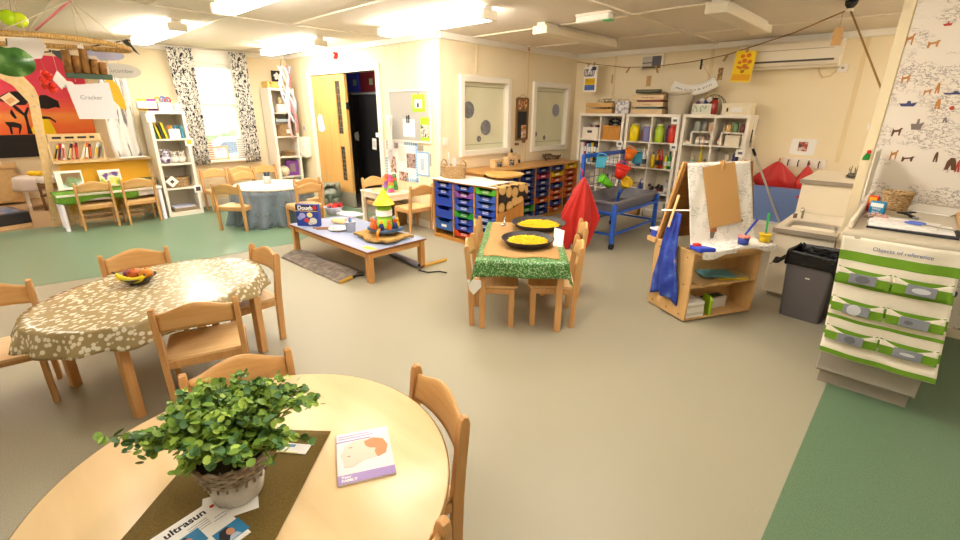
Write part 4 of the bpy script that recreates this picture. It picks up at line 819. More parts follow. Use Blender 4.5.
for x, z, w, h, m in ((-.19, -.06, .13, .22, photo), (.21, .02, .19, .19, photo2), (.03, -.2, .2, .12, photo), (.01, .1, .15, .2, SPR('#e6dbd0', 'pale_print')), (-.1, .2, .08, .07, photo2), (-.3, .2, .06, .12, photo)): MB().box((x-w/2, -.007, z-h/2), (x+w/2, -.0045, z+h/2)).build('photograph', m, bd)
f = sheet(423, 164, .25, .31, SPR('#7fb2dd', 'frame_blue'), 'pale blue framed notice right of the photo display', Y=YD-.002, nm='framed_notice', cat='notice', extra=lambda t: (MB().box((-.105, -.005, -.135), (.105, -.003, .135)).build('white_mount', PAPER, t), MB().box((-.04, -.007, -.08), (.03, -.005, .07)).build('grey_text_block', SPR('#b9c3d6', 'text_block'), t)))
sheet(419.5, 148, .16, .07, SPR('#a3937f', 'shell_brown'), 'small brown shell shaped label above the blue framed notice', nm='shell_label', cat='label', Y=YD-.002)
sheet(430.5, 160, .035, .16, SPR('#b4aa9c', 'thermo_grey'), 'slim grey thermometer strip beside the blue framed notice', nm='thermometer_strip', cat='thermometer', Y=YD-.002)
p = wy(438, 131, YD-.002)
# left end of the door wall: towel dispenser, black broom handle
t = thing('towel_dispenser', 'white paper towel dispenser left of the store door', 'dispenser', (-7.79, YD, .88)); MB().box((-.15, -.12, -.17), (.15, 0, .17), .02).build('case', WHITE, t); MB().box((-.03, -.123, -.14), (-.01, -.118, -.1)).build('lock', GREY, t)
t = thing('wall_thermostat', 'small grey thermostat above the towel dispenser', 'thermostat', (-7.78, YD, 1.19)); MB().box((-.045, -.02, -.05), (.045, 0, .05), .004).build('case', SPR('#d3cabb', 'thermo_case'), t); MB().box((-.02, -.022, -.02), (.02, -.018, .02)).build('dial', GREY, t)
t = thing('black_mat_roll', 'tall black roll leaning in the corner behind the shelf', 'roll', (-7.98, YD-.053, .006), rot=(0, -.06, 0)); MB().cyl((0, 0, 0), (0, 0, .95), .05, .045).build('roll_body', SPR('#3a3532', 'roll_black'), t); MB().cyl((0, 0, .95), (0, 0, .955), .02).build('core', BLACK, t)
# ================================================================== left wall: window, curtains, shelves
mb = MB(); y0, y1, z0, z1 = 2.40, 3.02, .72, 2.14
mb.box((XL-.14, y0, z0), (XL-.02, y0+.05, z1), .004).box((XL-.14, y1-.05, z0), (XL-.02, y1, z1), .004).box((XL-.14, y0, z1-.06), (XL-.02, y1, z1), .004).box((XL-.14, y0, z0), (XL-.02, y1, z0+.05), .004).box((XL-.12, y0, 1.52), (XL-.04, y1, 1.575), .004)
f = struct(mb, 'window_1', WGLOSS); MB().box((XL-.09, y0+.04, z0+.04), (XL-.085, y1-.04, z1-.04)).build('glass', GLASS, f)
struct(MB().box((XL-.02, y0-.03, z0-.035), (XL+.09, y1+.03, z0), .006), 'trim_60', WGLOSS)
struct(MB().box((XL-.005, y0-.02, z1), (XL+.03, y1+.02, z1+.14), .004), 'trim_61', WGLOSS)
# outside the window
struct(MB().box((-40, -20, -.9), (-8.6, 40, -.8)), 'ground', mat('lawn', '#8fae72', .9, noise=.2, nscale=2))
struct(MB().box((-30, -20, -.8), (-29.5, 40, 3.4)), 'building_outside', SPR('#e6ddd3', 'outside_render', .8))
t = thing('parked_car', 'pale silver car parked outside the curtained window', 'car', (-17, 6.1, -.8), 1.3)
o = [(-2, .35), (-1.95, .8), (-1.2, .9), (-.6, 1.35), (.7, 1.38), (1.35, .95), (1.95, .85), (2, .35)]
MB().prism(o, 1.6, Matrix(((1, 0, 0, 0), (0, 0, 1, -.8), (0, 1, 0, 0), (0, 0, 0, 1))), .06).build('body', mat('silver_car', '#a9b3c4', .3, metal=.3), t)
MB().prism([(-1.0, .92), (-.55, 1.28), (.65, 1.3), (1.15, .95)], 1.62, Matrix(((1, 0, 0, 0), (0, 0, 1, -.81), (0, 1, 0, 0), (0, 0, 0, 1)))).build('side_windows', SPR('#49566a', 'car_glass', .1), t)
for x in (-1.25, 1.25):
    for y in (-.78, .78): MB().cyl((x, y-.1, .33), (x, y+.1, .33), .33, n=20).build('wheel', BLACK, t)
t = thing('hedge', 'green hedge beyond the window', 'hedge', (-22, 8, -.8)); MB().grid(lambda u, v: (jit(.15), -8+16*u, 1.3*v+jit(.1)), 40, 6, thick=.6).build('foliage', multinoise('hedge_leaves', [(.4, '#5f7f48'), (.6, '#93b377')], 6, .9), t)
CURT = mat('leaf_print_curtain', '#efe9e0', .85); nt, b = nodes(CURT)
tc = nt.nodes.new('ShaderNodeTexCoord'); no = nt.nodes.new('ShaderNodeTexNoise'); no.inputs['Scale'].default_value = 27; no.inputs['Detail'].default_value = 1.5; no.inputs['Distortion'].default_value = 1.2
rr = ramp(nt, [(.525, '#f1ece4'), (.555, '#2a282c'), (1, '#1f1e22')]); nt.links.new(tc.outputs['Object'], no.inputs['Vector']); nt.links.new(no.outputs['Fac'], rr.inputs['Fac']); nt.links.new(rr.outputs['Color'], b.inputs['Base Color'])
for ya, yb, yc, yd, lab in ((2.10, 2.44, 2.17, 2.42, 'left curtain of the window, white with black leaf print'), (2.94, 3.19, 2.95, 3.20, 'right curtain of the window, white with black leaf print')):
    t = thing('curtain', lab, 'curtain', (XL+.10, (ya+yb)/2, .66), 0, 'leaf print curtains'); c = (ya+yb)/2
    MB().grid(lambda u, v: (.03*math.sin(5.5*2*PI*u+.5*v)*(.6+.4*v), (ya+(yb-ya)*u)*(1-v)+(yc+(yd-yc)*u)*v-c, 1.66*(1-v)), 80, 10, thick=.003).build('drape', CURT, t)
t = thing('curtain_rail', 'thin curtain rail above the left window', 'rail', (XL+.10, 2.65, 2.327)); MB().cyl((0, -.6, 0), (0, .6, 0), .01).build('rail', WHITE, t); [MB().bar((-.10, s*.45, 0), (0, s*.45, 0), .015, .015).build('bracket', WHITE, t) for s in (-1, 1)]
t = thing('framed_picture', 'wooden picture frame standing on the window sill', 'picture frame', (XL+.04, 2.60, .721), PI/2, rot=(-.12, 0, PI/2))
mb = MB(); [mb.bar(a, b2, .022, .02, .002, (0, 1, 0)) for a, b2 in (((-.11, 0, .01), (.11, 0, .01)), ((-.11, 0, .2), (.11, 0, .2)), ((-.11, 0, 0), (-.11, 0, .21)), ((.11, 0, 0), (.11, 0, .21)))]; mb.build('frame', PALE, t)
MB().box((-.1, -.002, .02), (.1, .004, .19)).build('picture', multinoise('lilac_picture', [(.4, '#d6c9de'), (.6, '#eef0f2')], 9, .6), t)
t = thing('striped_folder', 'salmon striped card standing at the left end of the sill', 'card', (XL+.05, 2.45, .721), PI/2); MB().box((-.04, -.004, 0), (.05, .004, .30), .001).build('card', stripes('salmon_stripe', '#f0e2d4', '#dd8a66', 9), t)
t = thing('striped_folder', 'white ribbed card standing at the right end of the sill', 'card', (XL+.05, 2.93, .721), PI/2); MB().box((-.07, -.004, 0), (.05, .004, .33), .001).build('card', stripes('grey_stripe', '#f2eee8', '#b8aaa4', 9), t)
def tall_shelf(x0, x1, y0, y1, h, shelves, label):
    t = thing('tall_bookshelf', label, 'bookshelf', ((x0+x1)/2, (y0+y1)/2, .003), 0, 'tall white bookshelves'); dx, dy = (x1-x0)/2, (y1-y0)/2; e = .038
    for s in (-1, 1): MB().box((-dx, s*dy-(e if s > 0 else 0), 0), (dx, s*dy+(e if s < 0 else 0), h), .002).build('side_panel', WHITE, t)
    MB().box((-dx, -dy+e, h-e), (dx, dy-e, h), .001).build('top_panel', WHITE, t); MB().box((-dx, -dy+e, 0), (dx, dy-e, e+.02), .001).build('bottom_panel', WHITE, t)
    for z in shelves: MB().box((-dx+.005, -dy+e, z-.02), (dx-.004, dy-e, z)).build('shelf', WHITE, t)
    MB().box((-dx, -dy+.004, .01), (-dx+.006, dy-.004, h-.005)).build('back_board', mat('bookcase_backboard', '#e4d8c0', .6), t)
tall_shelf(-8.11, -7.70, 1.63, 2.08, 1.455, (.40, .745, 1.085), 'tall white bookshelf between the yellow desk and the left curtain')
tall_shelf(-8.17, -7.83, 3.36, 3.78, 1.815, (.40, .73, 1.06, 1.44), 'tall white bookshelf in the corner right of the window')
S1 = lambda y, z, x=-7.86: (x, y, z+.004)
for k, (c, lab) in enumerate((('#2d5c3a', 'dark green book leaning in the top compartment of the left bookshelf'), ('#c9b028', 'mustard book leaning beside the dark green one'), ('#3b3a30', 'black book leaning between mustard and yellow ones'), ('#e4c51e', 'bright yellow book beside the little white box'))):
    t = thing('picture_book', lab, 'book', S1(1.70+.04*k, 1.085), 0, 'books in the left bookshelf', rot=(.2, 0, 0)); MB().box((-.10, -.012, .003), (.10, .012, .2+.02*(k % 2)), .002).build('cover', SPR(c, 'book_'+c[1:]), t)
t = thing('pencil_box', 'little white box of coloured pencils in the left bookshelf', 'box', S1(1.92, 1.085, -7.80), 0); MB().box((-.05, -.07, 0), (.05, .07, .13), .004).build('box_body', WHITE, t)
for k, c in enumerate(('#e0592a', '#e2b81f', '#4f7fc0', '#3f8f8f')): MB().cyl((0, -.05+.033*k, .02), (.0, -.055+.036*k, .18), .012, n=8).build('pencil', SPR(c, 'pencil_'+c[1:]), t)
t = thing('teal_book', 'slim teal book standing at the right of the pencil box', 'book', S1(2.01, 1.085, -7.82), 0, 'books in the left bookshelf'); MB().box((-.1, -.012, 0), (.1, .012, .17), .002).build('cover', SPR('#4f98b0', 'book_teal'), t)
PUR = multinoise('plush_print', [(.42, '#5c4c74'), (.5, '#e9e4ec'), (.6, '#8d80ae')], 9, .9)
for y, r, z, lab in ((1.765, .072, .745, 'purple and white soft toy at the left of the second shelf'), (1.87, .06, .745, 'white soft toy with dark eyes on the second shelf'), (1.97, .06, .745, 'cream soft toy at the right of the second shelf')):
    t = thing('soft_toy', lab, 'toy', S1(y, z), 0, 'soft toys'); m = PUR if y < 1.8 else SPR('#e9e1d8', 'plush_white', .9)
    MB().ball((0, 0, r*.9), (r, r*1.05, r*.9)).build('plush_body', m, t); MB().ball((r*.5, 0, r*1.9), r*.65).build('head', m, t); [MB().ball((r*.35, s*r*.5, r*2.5), r*.26, 8).build('ear', m, t) for s in (-1, 1)]; [MB().ball((r*1.08, s*r*.28, r*2.0), r*.13, 6).build('eye', BLACK, t) for s in (-1, 1)]
basket('wicker_basket', 'flat square wicker basket with a tag on the third shelf of the left bookshelf', 'basket', S1(1.86, .40, -7.88), 0, .12, .15, .12, False, 1.05)
t = thing('basket_tag', 'white square tag tilted on the front of the shelf basket', 'tag', (-7.735, 1.76, .50), 0, rot=(.7, 0, 0)); MB().box((0, -.06, -.06), (.004, .06, .06), .001).build('card', PAPER, t); MB().box((.003, -.022, -.02), (.006, .02, .02)).build('printed_mark', SPR('#5a4a4c', 'tag_mark'), t)
t = thing('paper_stack', 'low stack of lilac paper on the bottom shelf of the left bookshelf', 'paper', S1(1.85, .058, -7.86), .1); MB().box((-.13, -.15, 0), (.13, .15, .05), .004).build('tray', SPR('#9a8468', 'tan_tray'), t); MB().box((-.12, -.14, .05), (.13, .14, .07), .002).build('sheets', SPR('#cdcbe0', 'lilac_sheets', .8), t)
for y, z, c, lab in ((2.06, 1.04, '#e6b93a', 'yellow round label card on the left bookshelf'), (2.06, .37, '#4a3a3c', 'black and white label card low on the left bookshelf'), (1.66, 1.37, '#d9cfe0', 'pale label card at the top left of the left bookshelf')):
    t = thing('shelf_label', lab, 'label', (-7.698, y, z), 0, 'left bookshelf labels'); MB().box((0, -.05, -.055), (.004, .05, .055), .001).build('card', PAPER, t); MB().box((.003, -.03, -.03), (.006, .03, .03), .001).build('printed_mark', SPR(c, 'lb_'+c[1:]), t)
# on top of the left bookshelf
for k in range(2):
    t = thing('craft_tube', ['upper tube of yellow and purple caps lying on a clear box', 'lower tube of yellow and purple caps under the clear box'][k], 'tube', (-7.78, 1.66, 1.475+.125*k-.0), 0)
    for j, c in enumerate(('#ecc21e', '#ecc21e', '#8e3fa0', '#8e3fa0')): MB().cyl((0, -.10+.055*j, .0), (0, -.045+.055*j, 0), .014, n=10).build('cap', SPR(c, 'cap_'+c[1:]), t)
t = thing('clear_box', 'clear plastic box between the two cap tubes on the left bookshelf', 'box', (-7.78, 1.66, 1.489), 0); MB().box((-.06, -.11, 0), (.06, .11, .095), .006).build('tub', SPR('#e6dcd4', 'clear_tub', .2), t); MB().box((-.062, -.112, .08), (.062, .112, .097), .003).build('lid', SPR('#efe4da', 'clear_lid', .2), t)
t = thing('toy_box', 'white box of coloured rings in the middle of the bookshelf top', 'box', (-7.80, 1.87, 1.459), 0); MB().box((-.07, -.08, 0), (.07, .08, .11), .004).build('box_body', WHITE, t)
for k, (c, y, z) in enumerate((('#e9a81e', -.06, .14), ('#4f74b8', 0, .15), ('#7b87a8', .025, .13), ('#dd4a3a', .055, .14))): MB().tube([(.0, y+.035*math.cos(a), z+.035*math.sin(a)) for a in [2*PI*q/14 for q in range(14)]], .012, 6, True).build('ring', SPR(c, 'ring_'+c[1:]), t)
t = thing('round_clock_toy', 'small round pinkish dial at the right of the bookshelf top', 'toy', (-7.74, 2.02, 1.459), 0); MB().cyl((-.015, 0, .055), (.015, 0, .055), .055, n=20).build('dial_body', SPR('#e7b9a8', 'dial_pink'), t); MB().cyl((.015, 0, .055), (.018, 0, .055), .04, n=20).build('dial_face', PAPER, t)
# corner shelf contents
S2 = lambda y, z, x=-7.95: (x, y, z+.004)
t = thing('glass_jar', 'large clear jar of dried leaves on the top shelf of the corner bookshelf', 'jar', S2(3.62, 1.44), 0); MB().lathe([(0, 0), (.08, 0), (.085, .18), (.06, .24), (0, .24)]).build('filled_glass', multinoise('dried_leaves', [(.4, '#8f7b50'), (.6, '#cfc39c')], 20, .4), t); MB().lathe([(0, .24), (.062, .24), (.062, .27), (0, .27)]).build('lid', SPR('#8a7a56', 'jar_lid_tan'), t)
t = thing('small_white_box', 'small white box at the front of the corner bookshelf top compartment', 'box', S2(3.56, 1.44, -7.88), 0); MB().box((-.05, -.075, 0), (.05, .075, .12), .005).build('box_body', WHITE, t); MB().box((-.052, -.077, .10), (.052, .077, .125), .004).build('lid', WHITE, t)
t = thing('paper_stack', 'blue grey stack of papers in the shallow compartment of the corner shelf', 'paper', S2(3.55, 1.06, -7.95), 0)
t.location.z = 1.265; MB().box((-.11, -.14, 0), (.11, .14, .03), .003).build('tray', SPR('#5f5a54', 'dark_tray'), t); MB().box((-.10, -.13, .03), (.11, .13, .075), .003).build('sheets', SPR('#9aa5ad', 'sheets_bluegrey', .8), t)
t = basket('wicker_basket', 'deep rectangular wicker basket with a white tag in the corner shelf', 'basket', S2(3.57, 1.06), 0, .11, .14, .17, False, 1.04); MB().box((.12, -.0, .05), (.124, .09, .11), .001).build('name_tag', PAPER, t)
MB().box((-.14, -.165, .19), (.13, .165, .198), .002).build('tray_lid', multinoise('wicker_lid', [(.3, '#8a6c42'), (.7, '#caa878')], 50), t)
t = thing('brown_trays', 'flat brown woven trays on the third shelf of the corner bookshelf', 'tray', S2(3.57, .73), .1)
for k in range(3): MB().lathe([(0, 0), (.09, 0), (.12, .025), (.115, .025), (.088, .006), (0, .006)], o=(0, .0+.02*k, .028*k)).build('woven_tray', WICK, t)
t = thing('purple_box', 'purple picture box on the fourth shelf of the corner bookshelf', 'box', S2(3.63, .40, -7.93), -.25); MB().box((-.035, -.10, 0), (.035, .10, .25), .004).build('box_body', SPR('#7b3f96', 'box_purple'), t); MB().box((.035, -.04, .06), (.038, .05, .2), .001).build('picture', SPR('#8f7a80', 'box_pic'), t)
t = thing('cream_ball', 'round cream patterned ball beside the purple box', 'ball', S2(3.49, .40, -7.92), 0); MB().ball((0, 0, .085), .085, 16).build('ball_body', multinoise('cream_pattern', [(.45, '#eadfc4'), (.55, '#cdbd94')], 14), t); MB().cyl((.02, 0, .165), (.02, 0, .175), .012).build('valve', GREY, t)
t = thing('leopard_box', 'leopard print box lying on top of the corner bookshelf', 'box', (-8.0, 3.50, 1.82), 0); MB().box((-.10, -.12, 0), (.12, .17, .09), .005).build('box_body', cells('leopard', '#d9b765', '#4c3c22', 26, .2, .3), t); MB().box((-.105, -.125, .065), (.125, .175, .095), .004).build('lid', cells('leopard', '#d9b765', '#4c3c22', 26, .2, .3), t)
t = thing('star_card', 'square black card with a white flower star above the corner shelf', 'card', (-8.0, 3.60, 1.917), 0); MB().box((-.01, -.085, 0), (.01, .085, .17), .002).build('card', BLACK, t)
mb = MB(); [mb.prism(ell(.022, .022, 10), .003, Matrix(((0, 0, 1, .010), (1, 0, 0, .036*math.cos(a)), (0, 1, 0, .085+.036*math.sin(a)), (0, 0, 0, 1)))) for a in [PI/2+2*PI*k/5 for k in range(5)]]; mb.prism(ell(.03, .03, 10), .003, Matrix(((0, 0, 1, .010), (1, 0, 0, 0), (0, 1, 0, .085), (0, 0, 0, 1)))).build('white_flower', PAPER, t)
t = thing('ribbon_streamers', 'bunch of pastel ribbon streamers hanging beside the corner shelf', 'streamers', (-7.76, 3.60, 2.25))
for k, c in enumerate(('#dfe6ee', '#b7cbe2', '#f2efe9', '#e9b9bd', '#c9d6e6', '#efe9ef', '#dd7f8d', '#a9bcd6')):
    ph = k*1.1; MB().grid(lambda u, v: (.02*math.sin(9*v+ph)+.01*k-.03, -.06+.018*k+.025*math.sin(9*v+ph)+.035*(u-.5)+.05*v, -.1-(.55+.08*((k*5) % 8))*v+.0), 2, 24, thick=.001).build('ribbon', SPR(c, 'rib_'+c[1:], .5), t)
MB().tube([(.0, 0, 0), (0, -.02, -.1)], .006, 5).build('hook_cord', TWINE, t)
# ================================================================== role-play alcove
def yz(out, X, t):  # outline given as (Y, Z) -> matrix for prism facing +x
    return Matrix(((0, 0, 1, X), (1, 0, 0, 0), (0, 1, 0, 0), (0, 0, 0, 1)))
XM = -10.985
MUR = mat('sunset_mural', '#e0512e', .7); nt, b = nodes(MUR)
tc = nt.nodes.new('ShaderNodeTexCoord'); sp = nt.nodes.new('ShaderNodeSeparateXYZ'); nt.links.new(tc.outputs['Object'], sp.inputs[0]); no = nt.nodes.new('ShaderNodeTexNoise'); no.inputs['Scale'].default_value = 3
mp = nt.nodes.new('ShaderNodeMapping'); mp.inputs['Scale'].default_value = (1, .5, 3); nt.links.new(tc.outputs['Object'], mp.inputs[0]); nt.links.new(mp.outputs[0], no.inputs['Vector'])
ma = nt.nodes.new('ShaderNodeMath'); ma.operation = 'MULTIPLY_ADD'; ma.inputs[1].default_value = .25; nt.links.new(no.outputs['Fac'], ma.inputs[0]); nt.links.new(sp.outputs['Z'], ma.inputs[2])
rr = ramp(nt, [(.0, '#f0552c'), (.22, '#f4743c'), (.42, '#f49a4c'), (.55, '#ef6a4a'), (.72, '#e2485a'), (1, '#d63a52')]); nt.links.new(ma.outputs[0], rr.inputs['Fac']); nt.links.new(rr.outputs['Color'], b.inputs['Base Color'])
mu = thing('sunset_mural', 'red and orange savanna sunset mural with black tree and animal silhouettes', 'mural', (XM, .55, 1.06))
MB().prism([(-1.6, 0), (.93, 0), (.98, 1.24), (-1.6, 1.28)], .012, yz(0, -.006, 0)).build('painted_sheet', MUR, mu)
MB().box((-.006, -1.6, -.36), (.01, .20, 0)).build('black_ground', SPR('#231f20', 'mural_black', .8), mu)
SIL = SPR('#211c1d', 'silhouette', .8)
def sil(pxs, name='silhouette', m=SIL, off=.008):
    o = []
    for x, y in pxs: p = wx(x, y, XM); o.append((p.y-.55, p.z-1.06))
    MB().prism(o, .004, yz(0, off, 0)).build(name, m, mu)
sun = [(47+13*math.cos(a)-2, 134-17*abs(math.sin(a))) for a in [PI*k/16 for k in range(17)]]
sil([(57-28*k/16+.0, 134-18*math.sin(PI*k/16)) for k in range(17)], 'sun', SPR('#ffd91a', 'mural_sun', .7), .007)
sil([(37, 100), (40, 95), (46, 95), (52, 98), (58, 101), (60, 108), (55, 107), (48, 109), (38, 108)], 'tree_canopy')
sil([(0, 96), (8, 92), (16, 91), (24, 95), (28, 102), (25, 105), (16, 105), (8, 103), (0, 101)], 'tree_canopy')
sil([(10, 104), (14, 104), (20, 109), (24, 113), (27, 107), (29, 108), (27, 115), (29, 124), (33, 134), (28, 134), (26, 122), (24, 116), (17, 111)], 'tree_trunk')
sil([(3, 119), (5, 122), (8, 122), (14, 122), (21, 124), (22, 127), (20, 134), (19, 134), (19, 128), (12, 127), (13, 134), (11, 134), (9, 127), (6, 124)], 'antelope')
sil([(11, 109), (14, 113), (17, 118), (15, 119), (12, 116), (10, 113)], 'monkey')
sil([(42, 116), (50, 117), (56, 121), (56, 123), (50, 119), (42, 119)], 'branch')
# giraffe-like wooden arch post
t = thing('wooden_arch', 'pale wooden play arch with a curved shoulder and leaning post', 'arch', (-8.10, .41, .003), 0)
MB().prism([(-.02, 0), (.045, 0), (.14, .85), (.215, 1.62), (.20, 1.72), (.10, 1.90), (-.10, 2.0), (-.9, 2.0), (-.9, 1.86), (-.12, 1.85), (.02, 1.74), (.115, 1.55), (.06, .85)], .05, yz(0, -.025, 0), .004).build('arch_frame', PALE, t)
[MB().cyl((.024, y, z), (.028, y, z), .008, n=8).build('bolt', GREY, t) for y, z in ((.16, 1.62), (.15, 1.5), (.02, .1))]
t = thing('picture_tile', 'square sandy picture tile hanging on the arch shoulder', 'tile', (-7.99, .36, 1.58), 0, rot=(.6, 0, 0)); MB().box((0, -.055, -.06), (.006, .055, .06), .001).build('tile', SPR('#e6c39a', 'tile_sand', .7), t); MB().box((.005, -.04, -.035), (.008, .035, .015)).build('printed_panel', SPR('#d49a6a', 'tile_print', .7), t)
# kitchen unit, small clothed table, brown chair, dark floor book
t = thing('play_kitchen', 'pale wooden play kitchen unit with a white top in the alcove', 'play kitchen', (-10.72, -.30, .003), 0)
MB().box((-.24, -.7, .03), (.22, .58, .58), .004).build('carcass', PALE, t); MB().box((-.25, -.72, .58), (.26, .61, .635), .006).build('worktop', PALE, t); MB().box((-.2, -.6, .635), (.2, .45, .65), .004).build('white_sink', WHITE, t)
for k in range(3): MB().box((.22, -.66+.41*k, .06), (.235, -.27+.41*k, .56), .003).build('door', PALE, t)
MB().tube([(-.1, .0, .65), (-.1, .0, .80), (-.04, 0, .83), (.02, 0, .80)], .014, 8).build('tap', CHROME, t)
t = thing('play_table', 'small white table under a pale checked cloth in the alcove', 'table', (-9.86, .46, .003), 0)
MB().cyl((0, 0, .46), (0, 0, .48), .26, n=24).build('tabletop', WHITE, t)
for sx in (-1, 1):
    for sy in (-1, 1): MB().bar((sx*.17, sy*.17, 0), (sx*.16, sy*.16, .46), .04, .04, .004).build('leg', WHITE, t)
cl = MB(); cl.grid(lambda u, v: ((.27*min(1, v*1.6)+.05*max(0, v-.62)+.015*math.sin(14*PI*u)*max(0, v-.6))*math.cos(2*PI*u), (.27*min(1, v*1.6)+.05*max(0, v-.62)+.015*math.sin(14*PI*u)*max(0, v-.6))*math.sin(2*PI*u), .488-max(0, v-.62)*.52), 56, 14, thick=.003)
solo(cl, 'tablecloth', 'pale grey checked cloth over the small alcove table', 'tablecloth', mat('pale_check_cloth', '#ddd3cc', .9, noise=.12, nscale=40), (-9.86, .46, .005))
t = thing('yellow_fruit', 'yellow play fruit on the alcove table', 'toy food', (-9.83, .50, .497), 0)
for k in range(3): MB().ball((.05*k-.03, .07*k-.07, .04), (.045, .06, .04)).build('fruit', SPR('#f0c318', 'play_yellow'), t)
t = thing('floor_book', 'thick dark picture book tray lying on the carpet edge at the photo margin', 'book', (-8.66, -.02, .003), .25); MB().box((-.33, -.28, 0), (.33, .16, .05), .004).build('base_board', PALE, t); MB().box((-.34, -.29, .05), (.34, .17, .20), .01).build('book_block', SPR('#2c2728', 'book_dark'), t); MB().box((-.28, -.24, .2), (.28, .12, .206), .002).build('cover_picture', multinoise('cover_pic', [(.4, '#3d6a9c'), (.55, '#8b8378'), (.65, '#b05a3a')], 8), t)
# ---- yellow backed dresser with rack, table in front
t = thing('room_divider', 'wooden divider with a yellow panel and top shelf behind the grass covered table', 'divider', (-8.06, 1.10, .003), 0)
MB().box((-.09, -.53, .81), (.11, .53, .84), .004).build('top_shelf', PALE, t); MB().box((-.012, -.48, .15), (.012, .48, .80), .003).build('yellow_panel', SPR('#eeb02a', 'divider_yellow', .5), t)
for s in (-1, 1): MB().bar((0, s*.505, 0), (0, s*.505, .81), .05, .06, .004).build('post', PALE, t)
for z in (.08, .14): MB().box((-.02, -.48, z-.02), (.02, .48, z+.02), .003).build('rail', PALE, t)
t = thing('book_rack', 'slatted wooden rack with slot holes full of bright costumes and books', 'rack', (-8.09, .86, .844), 0)
MB().box((-.015, -.27, .235), (.015, .25, .33), .004).build('slotted_board', PALE, t)
for k in range(4): MB().box((.014, -.225+.125*k, .272), (.0175, -.135+.125*k if k < 3 else .2, .297)).build('slot', BLACK, t)
MB().box((-.03, -.27, 0), (.05, .25, .012), .003).build('base_board', PALE, t); MB().prism([(.03, .0), (.05, 0), (-.01, .33), (-.03, .33)], .02, Matrix(((1, 0, 0, 0), (0, 0, 1, .25), (0, 1, 0, 0), (0, 0, 0, 1)))).build('end_panel', PALE, t)
MB().prism([(.03, .0), (.05, 0), (-.01, .33), (-.03, .33)], .02, Matrix(((1, 0, 0, 0), (0, 0, 1, -.29), (0, 1, 0, 0), (0, 0, 0, 1)))).build('end_panel', PALE, t)
BKC = [('#e8c022', 'yellow'), ('#b21f2a', 'crimson'), ('#efe9e0', 'white'), ('#1f1e22', 'black'), ('#d8402a', 'scarlet'), ('#6c1d2c', 'maroon'), ('#f0d890', 'straw'), ('#e5622a', 'orange'), ('#2f2a30', 'charcoal'), ('#dfe0e6', 'pale grey'), ('#97a08a', 'sage'), ('#c9a27a', 'tan')]
for k, (c, nm) in enumerate(BKC):
    t = thing('slanted_book', '%s book leaning in the slatted rack, %s' % (nm, ['first at the left', 'second from the left', 'third from the left', 'fourth from the left', 'fifth from the left', 'just left of the middle', 'just right of the middle', 'fifth from the right', 'fourth from the right', 'third from the right', 'second from the right', 'last at the right'][k]), 'book', (-8.055, .60+.045*k, .857), 0, 'books in the slatted rack', rot=(-.35+.1*(k % 3), 0, 0)); MB().box((-.02, -.012, 0), (.02, .012, .19+.02*(k % 2)), .002).build('cover', SPR(c, 'sl_'+c[1:]), t); MB().box((.018, -.009, .02), (.022, .009, .15)).build('pages', SPR(BKC[(k*5+3) % 12][0], 'sl_'+BKC[(k*5+3) % 12][0][1:]), t)
t = thing('tree_fabric', 'white sheer fabric printed with grey tree trunks hanging over the divider end', 'fabric', (XL+.10, 1.40, .845), 0)
MB().grid(lambda u, v: (.03*math.sin(16*u)+.05*v, -.17+.32*u+.02*math.sin(6*v), 1.2*(1-v)), 30, 10, thick=.002).build('drape', multinoise('tree_print', [(.42, '#8b8184'), (.48, '#efe9e2'), (.6, '#f3eee8')], 14, .8, stretch=(1, 1, .18)), t)
t = thing('folded_paper', 'folded white paper lying on the divider shelf under the fabric', 'paper', (-8.0, 1.40, .844), .1); MB().box((-.08, -.15, 0), (.08, .16, .012), .003).build('sheet', PAPER, t)
# table with artificial grass
t = thing('art_table', 'white table against the divider partly covered by green grass matting', 'table', (-7.835, 1.04, .003), 0)
MB().box((-.19, -.56, .43), (.19, .56, .46), .006).build('tabletop', WHITE, t); MB().box((-.17, -.54, .36), (.17, .54, .43), .003).build('apron', SPR('#cfc8c6', 'table_apron'), t)
for sx in (-1, 1):
    for sy in (-1, 1): MB().cyl((sx*.16, sy*.53, 0), (sx*.16, sy*.53, .43), .024, .024).build('leg', SPR('#d8d5da', 'leg_white_metal', .3), t)
GR = multinoise('artificial_grass', [(.32, '#4a7a1f'), (.5, '#639429'), (.68, '#80ad42')], 90, .95, detail=3)
g = MB(); g.grid(lambda u, v: (-7.98+.33*min(1, v*1.5)+.012*math.sin(7*u)*max(0, v-.66)*3, .46+.86*u, .469+jit(.004)+(.004 if v < .66 else -.30*(v-.66)*(1+.25*math.sin(9*u)))), 60, 22, thick=.012)
solo(g, 'grass_mat', 'green artificial grass mat draped over the front of the white art table', 'mat', GR)
for y, w, h, m, lab in ((.68, .27, .24, multinoise('landscape_pic', [(.38, '#8b6a4a'), (.5, '#7fa070'), (.62, '#dfe6ea')], 8), 'white framed landscape picture leaning on the yellow panel'), (1.10, .24, .22, multinoise('jungle_pic', [(.36, '#6b4a8a'), (.44, '#e8e2d8'), (.52, '#e7d23a'), (.6, '#6aa63c'), (.68, '#d88a3a')], 9), 'bright picture book cover leaning on the yellow panel')):
    t = thing('leaning_book', lab, 'book', (-7.93, y, .487), 0, 'books leaning on the yellow panel', rot=(0, -.18, 0)); MB().box((-.01, -w/2, 0), (.01, w/2, h), .003).build('cover', PAPER, t); MB().box((.009, -w/2+(.06 if y < 1 else .01), .03 if y < 1 else .01), (.013, w/2-.015, h-.03)).build('picture', m, t)
